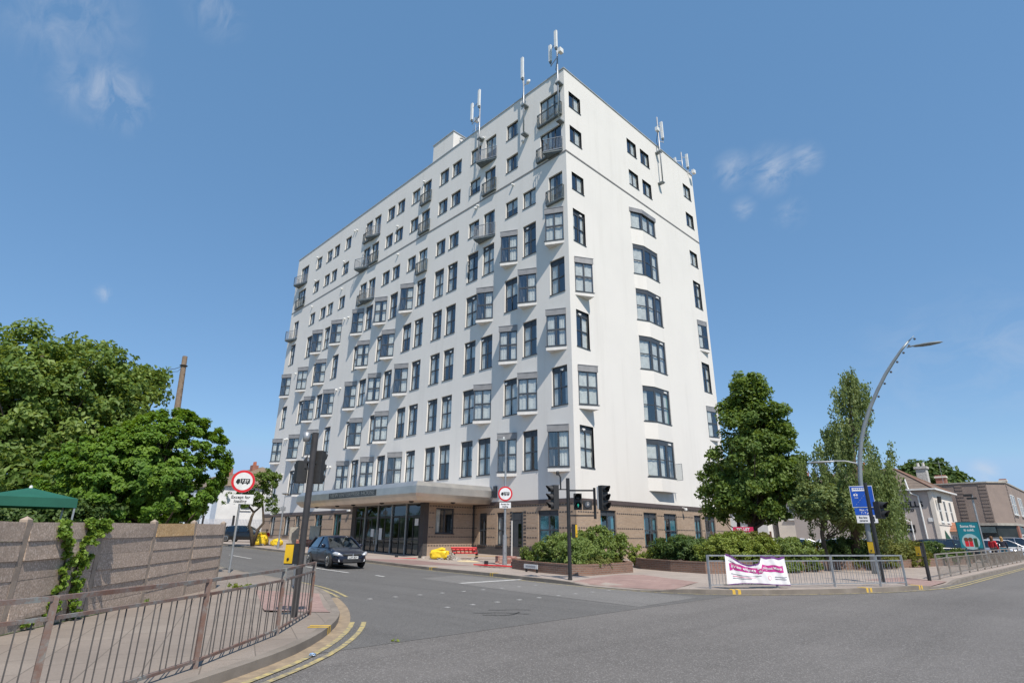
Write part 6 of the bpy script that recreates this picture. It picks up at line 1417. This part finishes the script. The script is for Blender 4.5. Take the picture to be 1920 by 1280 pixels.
MB().box(.22, .46, -.017, -.012, .50, 1.2).build('bottle_picture', mat('poster_green', (.02, .09, .04), None, 3, .5), fp)
# floodlight column
c = at(1833, 975, 52); t = thing('floodlight_pole', 'pale column with a black floodlight in front of the shops', 'lamp post', (c.x, c.y, .12)); MB().tube([(0, 0, 0), (0, 0, 4.4)], .06, 10).build('column', GALV, t); MB().box(-.45, .05, -.15, .15, 4.35, 4.5).box(-.30, .25, -.12, .12, 4.15, 4.27).build('floodlight', BLACKR, t)

# ------------------------------------------------------------------ buildings
PINKR = mat('pinkish_grey_render', (.50, .43, .39), (.44, .38, .345), .6, .9); CREAM = mat('cream_render', (.72, .66, .58), (.64, .58, .51), .8, .9); WHR = mat('white_house_render', (.72, .72, .71), (.62, .62, .61), .6, .9); SHADE_WHR = mat('shaded_white_render', (.55, .60, .66), (.47, .52, .58), .7, .9)  # last one: white house front with its bluish shade put into the colour
TILE = m_tiles('brown_roof_tiles', (.20, .155, .12), (.14, .11, .09)); RTILE = m_tiles('orange_roof_tiles', (.50, .16, .07), (.38, .11, .05)); OTILE = m_tiles('old_roof_tiles', (.24, .18, .12), (.17, .13, .09)); PEBP = mat('pebble_render', (.30, .235, .20), (.24, .19, .165), .8, .95, bmp=.3, bs=40)
REDB = m_brick('red_brick', (.36, .12, .075), (.27, .085, .055), (.3, .24, .2))
def hwin(parent, x, y, z, wd, ht, face, n=1, fm=None, name='window', arch=False):
    """framed window on a wall: face '-y', '+x'"""
    fm = fm or WHITEPL; rot = {'-y': 0, '+x': PI / 2}[face]; mb = MB(); b = .07
    mb.box(0, b, -.05, .03, 0, ht).box(wd - b, wd, -.05, .03, 0, ht).box(b, wd - b, -.05, .03, 0, b).box(b, wd - b, -.05, .03, ht - b, ht).box(b, wd - b, -.045, .03, ht * .5 - .03, ht * .5 + .03)
    for k in range(1, n): mb.box(wd * k / n - .03, wd * k / n + .03, -.044, .03, b, ht - b)
    o = mb.build(name, fm, parent, loc=(x, y, z), rot=rot); MB().box(.03, wd - .03, -.02, .012, .03, ht - .03).build('pane', mat('house_glass', (.035, .045, .05), (.09, .11, .12), .8, .08), o)
    MB().box(-.08, wd + .08, -.12, .0, -.08, -.001).build('sill', fm, o); return o
# painted two-storey house with a hipped roof
t = thing('painted_house', 'painted hip-roofed house with black lettering on its side wall', 'house'); X0, X1, Y0, Y1, E = 2.0, 12.9, 29.1, 37.2, 5.50
MB().box(X0, X1 - .004, Y0, Y1, 0, E).build('wall', PINKR, t); MB().box(X1 - .003, X1 + .04, Y0 + .02, Y1 - .02, 0, E - .02).build('front_wall', CREAM, t)
ap, zr, ov = 9.9, 7.55, .3
MB().add([(X0 - ov, Y0 - ov, E - .05), (X1 + ov, Y0 - ov, E - .05), (X1 + ov, Y1 + ov, E - .05), (X0 - ov, Y1 + ov, E - .05), (5.0, 33.1, zr), (ap, 33.1, zr)], [(0, 1, 5, 4), (1, 2, 5), (2, 3, 4, 5), (3, 0, 4), (3, 2, 1, 0)]).build('roof', TILE, t)
MB().beam((ap, 33.1, zr + .03), (X1 + ov, Y0 - ov, E - .02), .16, .12).beam((ap, 33.1, zr + .03), (X1 + ov, Y1 + ov, E - .02), .16, .12).beam((5, 33.1, zr + .03), (ap, 33.1, zr + .03), .16, .12).build('ridge_tiles', mat('ridge_tile', (.23, .13, .09), None, 3, .8), t)
MB().box(X0 - .36, X1 + .4, Y0 - .42, Y0 - .31, E - .12, E).box(X1 + .31, X1 + .42, Y0 - .4, Y1 + .4, E - .12, E).build('gutter', WHITEPL, t)
MB().tube([(11.35, 28.9, 6.3), (11.45, 28.85, 5.6), (11.6, 28.75, 5.15), (12.0, 29.0, 4.95), (12.05, 29.02, 0)], .06, 8).build('downpipe', WHITEPL, t); MB().tube([(10.3, 28.95, 3.25), (11.15, 29.0, 2.95), (11.2, 29.02, 0)], .045, 8).tube([(10.55, 28.9, 3.5), (10.55, 28.95, 3.25), (10.95, 28.95, 3.45)], .04, 6).build('waste_pipe', WHITEPL, t)
ch = MB().box(10.9, 11.7, 36.0, 36.8, 5.0, 7.75).build('chimney', mat('whitewashed_stone', (.62, .60, .56), (.34, .32, .30), 9, .9), t); MB().box(10.8, 11.8, 35.9, 36.9, 7.75, 7.95).build('cap', mat('whitewashed_stone', (.6, .6, .56)), ch)
for dx in (.0, .4): MB().lathe([(.13, 0), (.11, .35)], (11.1 + dx, 36.4, 7.96), 10).build('chimney_pot', mat('whitewashed_stone', (.6, .6, .56)), ch)
bkm = mat('sign_black', (.02, .02, .02)); text('lettering', 'WELLS', .62, bkm, t, (11.25, 29.08, 4.28), (PI / 2, 0, 0), .02, width=1.95); text('lettering', '3700 3723', .26, bkm, t, (10.9, 29.08, 3.85), (PI / 2, 0, 0), .01, width=1.25)
sg = MB().box(10.05, 11.35, 29.04, 29.09, 2.15, 2.72).build('sign_board', bkm, t); text('lettering', 'SALES OFFICE', .17, WHT, sg, (10.7, 29.03, 2.34), (PI / 2, 0, 0), .004, width=1.1)
MB().box(10.0, 10.5, 28.95, 29.09, 4.95, 5.2).build('wall_box', WHITEPL, t); MB().box(12.35, 12.7, 29.05, 29.09, 2.95, 3.25).build('plaque', PLATEW, t)
MB().box(12.70, 12.99, 29.02, 29.095, 0, 5.3).build('quoin', CREAM, t)
for k in range(3): hwin(t, X1 + .05, 30.2 + k * 2.25, 2.95, .95, 1.75, '+x', 1)
MB().box(X1 + .04, X1 + .10, 29.3, 37.0, 2.72, 2.86).build('string_course', CREAM, t)
MB().tube([(13.2, 29.9, 4.4), (13.25, 29.9, 4.9)], .14, 10).build('wall_lantern', BLACKR, t); MB().add([(12.96, 30.5, 1.3), (12.96, 31.3, 1.3), (12.96, 30.9, 2.35), (13.35, 30.5, 1.3), (13.35, 31.3, 1.3)], [(0, 2, 3), (1, 4, 2), (2, 4, 3)]).build('awning', mat('dark_green_canvas', (.01, .07, .05), None, 3, .8), t)
po = MB().add([(12.96, 32.8, 2.25), (13.9, 32.8, 2.25), (13.9, 36.2, 2.25), (12.96, 36.2, 2.25), (12.96, 34.5, 3.0), (13.4, 34.5, 2.95)], [(0, 1, 5, 4), (1, 2, 5), (2, 3, 4, 5), (0, 3, 2, 1)]).build('porch_roof', m_tiles('porch_tiles', (.34, .15, .09), (.27, .12, .07)), t)
MB().box(13.78, 13.88, 32.9, 33.0, 0, 2.24).box(13.78, 13.88, 36.0, 36.1, 0, 2.24).build('porch_post', CREAM, po)
for k in range(3): hwin(t, X1 + .06, 33.0 + k * 1.2, .3, 1.0, 1.65, '+x', 2, name='french_window')
# corner shop, flat parapet
t = thing('corner_shop', 'brown pebble-dashed flat-roofed building with dark shopfronts behind the painted house', 'shop building'); PL = [(9.5, 39.6), (15.3, 39.6), (16.5, 40.9), (16.5, 66), (9.5, 66)]
MB().prism(PL, 3.02, 6.5).build('wall', PEBP, t); MB().prism([(x * 1 + (.08 if x > 12 else -.08), y + (-.08 if y < 50 else .08)) for x, y in PL], 6.5, 6.62).build('coping', CONC, t); MB().prism([(x + (.12 if x > 12 else -.1), y + (-.12 if y < 50 else .1)) for x, y in PL], 2.82, 3.02).build('ledge', CONC, t)
MB().prism(PL, 0, 2.82).build('shopfront', mat('dark_shopfront', (.018, .022, .022), (.035, .04, .04), 1, .3), t)
mb = MB()
for k in range(11):
    z = 3.2 + k * .3
    for x in (13.25, 15.0): mb.box(x - .3, x + .26, 39.56, 39.598, z, z + .20)
    mb.box(16.502, 16.54, 41.1, 41.8, z, z + .2)
mb.build('quoins', mat('quoin_blocks', (.24, .19, .165), None, 2, .9), t)
for y in (42.0, 43.6, 47.6, 49.2, 54.0, 56.0): hwin(t, 16.52, y, 3.8, 1.15, 1.75, '+x', 1)
for y0, y1, m_ in ((41.0, 42.2, 'red_brick'), (45.6, 46.3, 'red_brick'), (51.2, 52.0, 'red_brick')): MB().box(16.5, 16.62, y0, y1, 0, 2.8).build('brick_pier', REDB, t)
dr = MB().box(16.505, 16.60, 43.0, 43.12, 0, 2.1).box(16.505, 16.60, 44.9, 45.02, 0, 2.1).box(16.505, 16.60, 43.12, 44.9, 2.0, 2.1).build('door_frame', WHITEPL, t); MB().box(16.505, 16.58, 42.4, 45.4, 2.2, 2.7).build('fascia', mat('shop_fascia', (.05, .08, .09), (.08, .11, .12), 2, .4), t)
MB().box(13.1, 15.2, 39.50, 39.59, 2.2, 2.7).build('fascia', mat('shop_fascia', (.05, .08, .09)), t); text('lettering', 'OFF LICENCE', .2, mat('dim_white', (.3, .3, .3), None, 3, .5), t, (14.2, 39.48, 2.45), (PI / 2, 0, 0)) if 0 else None
for x, y, w_ in ((10.9, 47, .9), (15.0, 56, .6)):
    ch = MB().box(x - w_ / 2, x + w_ / 2, y - .3, y + .3, 6.3, 8.0).build('chimney', REDB, t); MB().box(x - w_ / 2 - .08, x + w_ / 2 + .08, y - .38, y + .38, 7.72, 7.88).build('corbel', CREAM, ch)
MB().tube([(11.5, 44.0, 6.5), (11.5, 44.0, 9.2)], .02, 5).beam((11.0, 44.0, 9.0), (12.1, 44.2, 9.0), .02, .02).build('aerial', GALV, t)
# terrace seen through the trees behind the car park
def house(label, x0, x1, y0, y1, e, ridge, wm, rm, wins=(), axis='x', chim=(), base=0, bay=False, cat='house', group=None):
    t = thing('house', label, cat, group=group); MB().box(x0, x1, y0, y1, base - .5, e).build('wall', wm, t); ov = .35
    if axis == 'x': vs = [(x0 - ov, y0 - ov, e), (x1 + ov, y0 - ov, e), (x1 + ov, y1 + ov, e), (x0 - ov, y1 + ov, e), (x0 + (y1 - y0) * .35, (y0 + y1) / 2, ridge), (x1 - (y1 - y0) * .35, (y0 + y1) / 2, ridge)]; fs = [(0, 1, 5, 4), (1, 2, 5), (2, 3, 4, 5), (3, 0, 4), (3, 2, 1, 0)]
    else: vs = [(x0 - ov, y0 - ov, e), (x1 + ov, y0 - ov, e), (x1 + ov, y1 + ov, e), (x0 - ov, y1 + ov, e), ((x0 + x1) / 2, y0 + (x1 - x0) * .3, ridge), ((x0 + x1) / 2, y1 - (x1 - x0) * .3, ridge)]; fs = [(0, 1, 4), (1, 2, 5, 4), (2, 3, 5), (3, 0, 4, 5), (3, 2, 1, 0)]
    MB().add(vs, fs).build('roof', rm, t)
    for cx, cy, cz in chim:
        c = MB().box(cx - .5, cx + .5, cy - .3, cy + .3, e, cz).build('chimney', REDB, t)
        for d_ in (-.25, .25): MB().lathe([(.13, 0), (.11, .4)], (cx + d_, cy, cz), 8).build('chimney_pot', mat('terracotta', (.42, .13, .07), None, 3, .8), c)
    for (f, a, z, w_, h_) in wins: hwin(t, *( (a, y0 - .03) if f == '-y' else (x1 + .03, a)), z, w_, h_, f, 2)
    return t
house('white house with an orange tiled roof seen through the maple', -14, -5.0, 40, 48, 5.2, 8.3, WHR, RTILE, [('-y', -8.2, 1.2, 1.2, 1.3), ('-y', -11, 1.2, 1.2, 1.3), ('-y', -8.2, 3.5, 1.2, 1.2)], chim=[(-9, 44, 9.2)], group='houses behind the car park')
house('cream house between the maple and the birch trees', -4.2, 1.2, 41, 49, 5.6, 8.0, CREAM, OTILE, [('-y', -3.4, 3.6, 1.2, 1.3)], chim=[(-2, 45, 9)], group='houses behind the car park')
t = house('grey house with an orange porch roof behind the parked white cars', 1.6, 8.4, 42, 50, 5.8, 8.4, PINKR, OTILE, [('-y', 2.4, 3.5, 1.4, 1.3), ('-y', 5.6, 3.5, 1.4, 1.3), ('-y', 2.2, .9, 1.6, 1.3)], chim=[(4, 46, 9.4)], group='houses behind the car park')
MB().add([(1.9, 41.96, 2.9), (5.0, 41.96, 2.9), (5.2, 40.6, 2.3), (1.7, 40.6, 2.3)], [(0, 1, 2, 3)]).build('porch_roof', RTILE, t)
# brown timber fence and gate by the hedge
t = thing('timber_fence', 'brown timber fence section behind the hedge beside the parked white car', 'fence', (4.4, 15.0, .12)); W_ = mat('brown_timber', (.19, .11, .07), (.13, .075, .05), 4, .9)
mb = MB()
for k in range(22): mb.box(-3.4 + k * .2, -3.4 + k * .2 + .18, 0, .03, .05, 1.75)
mb.build('boards', W_, t)
for k in (-3.45, -1.2, 1.05): MB().box(k - .06, k + .06, -.08, 0, 0, 1.95).build('post', W_, t)
t = thing('metal_gate', 'grey slatted metal fence behind the to-let board', 'fence', (-1.0, 15.8, .12)); mb = MB()
for k in range(24): mb.box(-1.8 + k * .15, -1.8 + k * .15 + .06, 0, .03, 0, 1.95)
mb.box(-1.85, 1.85, .031, .06, .3, .36).box(-1.85, 1.85, .031, .06, 1.6, 1.66).build('palings', GALV, t)
# houses down the side road on the left
Ht = .95
t = thing('end_terrace_house', 'tall white-sided end house with a front tinted bluish as in shade down the road beyond the tower', 'house'); x0, x1, y0, y1, e = -73, -57, -2.4, 12, 7.55
MB().box(x0, x1 - .004, y0, y1, 0, e).build('wall', SHADE_WHR, t); MB().box(x1 - .003, x1 + .03, y0 + .02, y1, 0, e - .01).build('side_wall', WHR, t)
MB().add([(x0 - .4, y0 - .5, e), (x1 + .4, y0 - .5, e), (x1 + .4, y1, e), (x0 - .4, y1, e), (x0 + 4, 4.4, 10.8), (x1 - 4.6, 4.4, 10.8)], [(0, 1, 5, 4), (1, 2, 5), (2, 3, 4, 5), (3, 0, 4), (3, 2, 1, 0)]).build('roof', OTILE, t)
for cx, cy in ((-61.5, 3.2), (-68.5, 2.2)):
    c = MB().box(cx - .5, cx + .5, cy - .4, cy + .4, 8.5, 10.9).build('chimney', REDB, t)
    for d_ in (-.3, 0, .3): MB().lathe([(.15, 0), (.12, .5)], (cx + d_, cy, 10.9), 8).build('chimney_pot', mat('terracotta', (.42, .13, .07)), c)
for bx in (-60.5, -65.0, -69.5):
    b_ = MB().prism([(bx - 1.5, y0), (bx - .9, y0 - .8), (bx + .9, y0 - .8), (bx + 1.5, y0)], Ht, 6.9).build('bay', SHADE_WHR, t)
    for z in (1.9, 4.9): hwin(b_, bx - .75, y0 - .82, z, 1.5, 1.5, '-y', 2)
MB().box(-63.0, -62.9, y0 - .9, y0 - .02, Ht, 7.4).build('downpipe', BLACKR, t)
for y in (.5, 4.5): hwin(t, x1 + .05, y, 4.6, 1.3, 1.6, '+x', 1)
t = thing('terrace_house', 'beige terraced house farthest down the side road', 'house'); MB().box(-88, -73.4, -2.6, 8, 0, 7.3).build('wall', CREAM, t); MB().add([(-88, -3, 7.3), (-73.0, -3, 7.3), (-73.0, 8, 7.3), (-88, 8, 7.3), (-88, 2.5, 10.2), (-73.0, 2.5, 10.2)], [(0, 1, 5, 4), (2, 3, 4, 5), (1, 2, 5), (3, 0, 4)]).build('roof', OTILE, t)
for x in (-76, -80, -84): hwin(t, x, -2.65, 4.8, 1.6, 1.5, '-y', 2); hwin(t, x, -2.65, 1.9, 1.6, 1.5, '-y', 2)
for x, y, z, m_, lab in ((-56.0, -6.8, 4.2, 'estate_yellow', 'yellow estate agent board on a post in front of the white-sided end house'), (-59.0, -6.6, 3.2, 'estate_red', 'red and white estate agent board left of the yellow board')):
    t = thing('estate_board', lab, 'sale board', (x, y, .95), facing(x, y, CAM.x, CAM.y)); MB().box(-.04, .04, 0, .08, 0, z).build('post', PLATEW, t); b_ = MB().box(-.5, .5, -.03, 0, z - 1.3, z).build('board', PLATEW, t); MB().box(-.5, .5, -.036, -.031, z - (.9 if 'y' in m_[7:] else .5), z).build('stripe', mat(m_, (.75, .62, .08) if 'yellow' in m_ else (.65, .02, .04), None, 3, .5), b_)
# steel palisade fence at the far end of the tower
t = thing('palisade_fence', 'grey steel palisade fence with black gate posts at the far end of the tower', 'fence', (-48.2, .4, .95)); pts = [(0, 0), (-1.6, -3.0), (-4.6, -5.4)]; mb = MB()
for a, b in zip(pts[:-1], pts[1:]):
    L = math.dist(a, b); n = int(L / .16)
    for k in range(n): p = lerp(a, b, k / n); mb.box(p[0] - .035, p[0] + .035, p[1] - .035, p[1] + .035, 0, 2.35)
    mb.beam((*a, .4), (*b, .4), .04, .05).beam((*a, 1.95), (*b, 1.95), .04, .05)
mb.build('pales', mat('pale_grey_steel', (.52, .53, .56), (.44, .45, .48), 4, .5), t)
for p in pts: MB().box(p[0] - .1, p[0] + .1, p[1] - .1, p[1] + .1, 0, 2.75).build('post', BLACK, t)
# crack in the tarmac, dirt along the foot of the fence
rs = np.random.RandomState(12); mb = MB()
for (u0, v0, n_) in ((888, 1148, 7), (915, 1143, 6), (905, 1152, 6)):
    p = CAM + ray(u0, v0) * ((.012 - CAM.z) / ray(u0, v0).z); a_ = rs.uniform(-.4, .4) + .7
    for k in range(n_):
        a_ += rs.uniform(-.6, .6); q = p + Vector((math.cos(a_), math.sin(a_), 0)) * rs.uniform(.12, .25); nn_ = (q - p).cross(Vector((0, 0, 1))).normalized() * .018
        mb.quad(tuple(p - nn_), tuple(q - nn_), tuple(q + nn_), tuple(p + nn_)); p = q
o = mb.build('road_crack', mat('tar_black', (.03, .03, .03), None, 3, .9)); o['kind'] = 'structure'
mb = MB(); ins = [(p_[0], p_[1]) for p_ in FP]; outs = offset(ins, .34)
for i in range(6):
    for k in range(6):
        a, b = lerp(ins[i], ins[i + 1], k / 6), lerp(ins[i], ins[i + 1], (k + 1) / 6); w0, w1 = [.5 + .5 * math.sin(j * 2.3) for j in (i * 6 + k, i * 6 + k + 1)]
        c, d_ = lerp(lerp(ins[i], ins[i + 1], (k + 1) / 6), lerp(outs[i], outs[i + 1], (k + 1) / 6), .5 + .5 * w1), lerp(a, lerp(outs[i], outs[i + 1], k / 6), .5 + .5 * w0)
        mb.quad((*a, .129), (*b, .129), (*c, .127), (*d_, .127))
o = mb.build('gutter_dirt', DIRT); o['kind'] = 'structure'
# bits of litter
t = thing('litter', 'crumpled blue wrapper lying in the gutter', 'litter', (14.75, -23.75, .02)); crumple((.05, .03, .012), 'wrapper', mat('blue_wrapper', (.08, .3, .6), (.6, .65, .7), 30, .4), t, 4, .2)
t = thing('fallen_leaf', 'yellow-green leaf sprig lying on the asphalt', 'leaf', tuple(Vector((10.0, -21.0, 0)))); p = CAM + ray(738, 1200) * ((0.012 - CAM.z) / ray(738, 1200).z); t.location = p
foliage('foliage', [(.0, 0, .005, .05), (.08, .03, .005, .04)], 8, .08, L_LIME, t, 97)
# far-off wood closing the horizon beyond the gardens at the left
rs = np.random.RandomState(131); cl = []
for k in range(420):
    a = rs.rand(); x, y = -150 + 110 * a, -40 - 150 * a; cl.append((x + rs.uniform(-8, 8), y + rs.uniform(-8, 8), rs.uniform(.5, 8.5 + 2.5 * math.sin(a * 23)), rs.uniform(1.6, 3.0)))
wd_ = foliage('distant_wood', cl, 26000, .95, L_DARK, None, 132); wd_['kind'] = 'stuff'; tag(wd_, 'far-off belt of dark trees beyond the gardens at the left', 'wood')
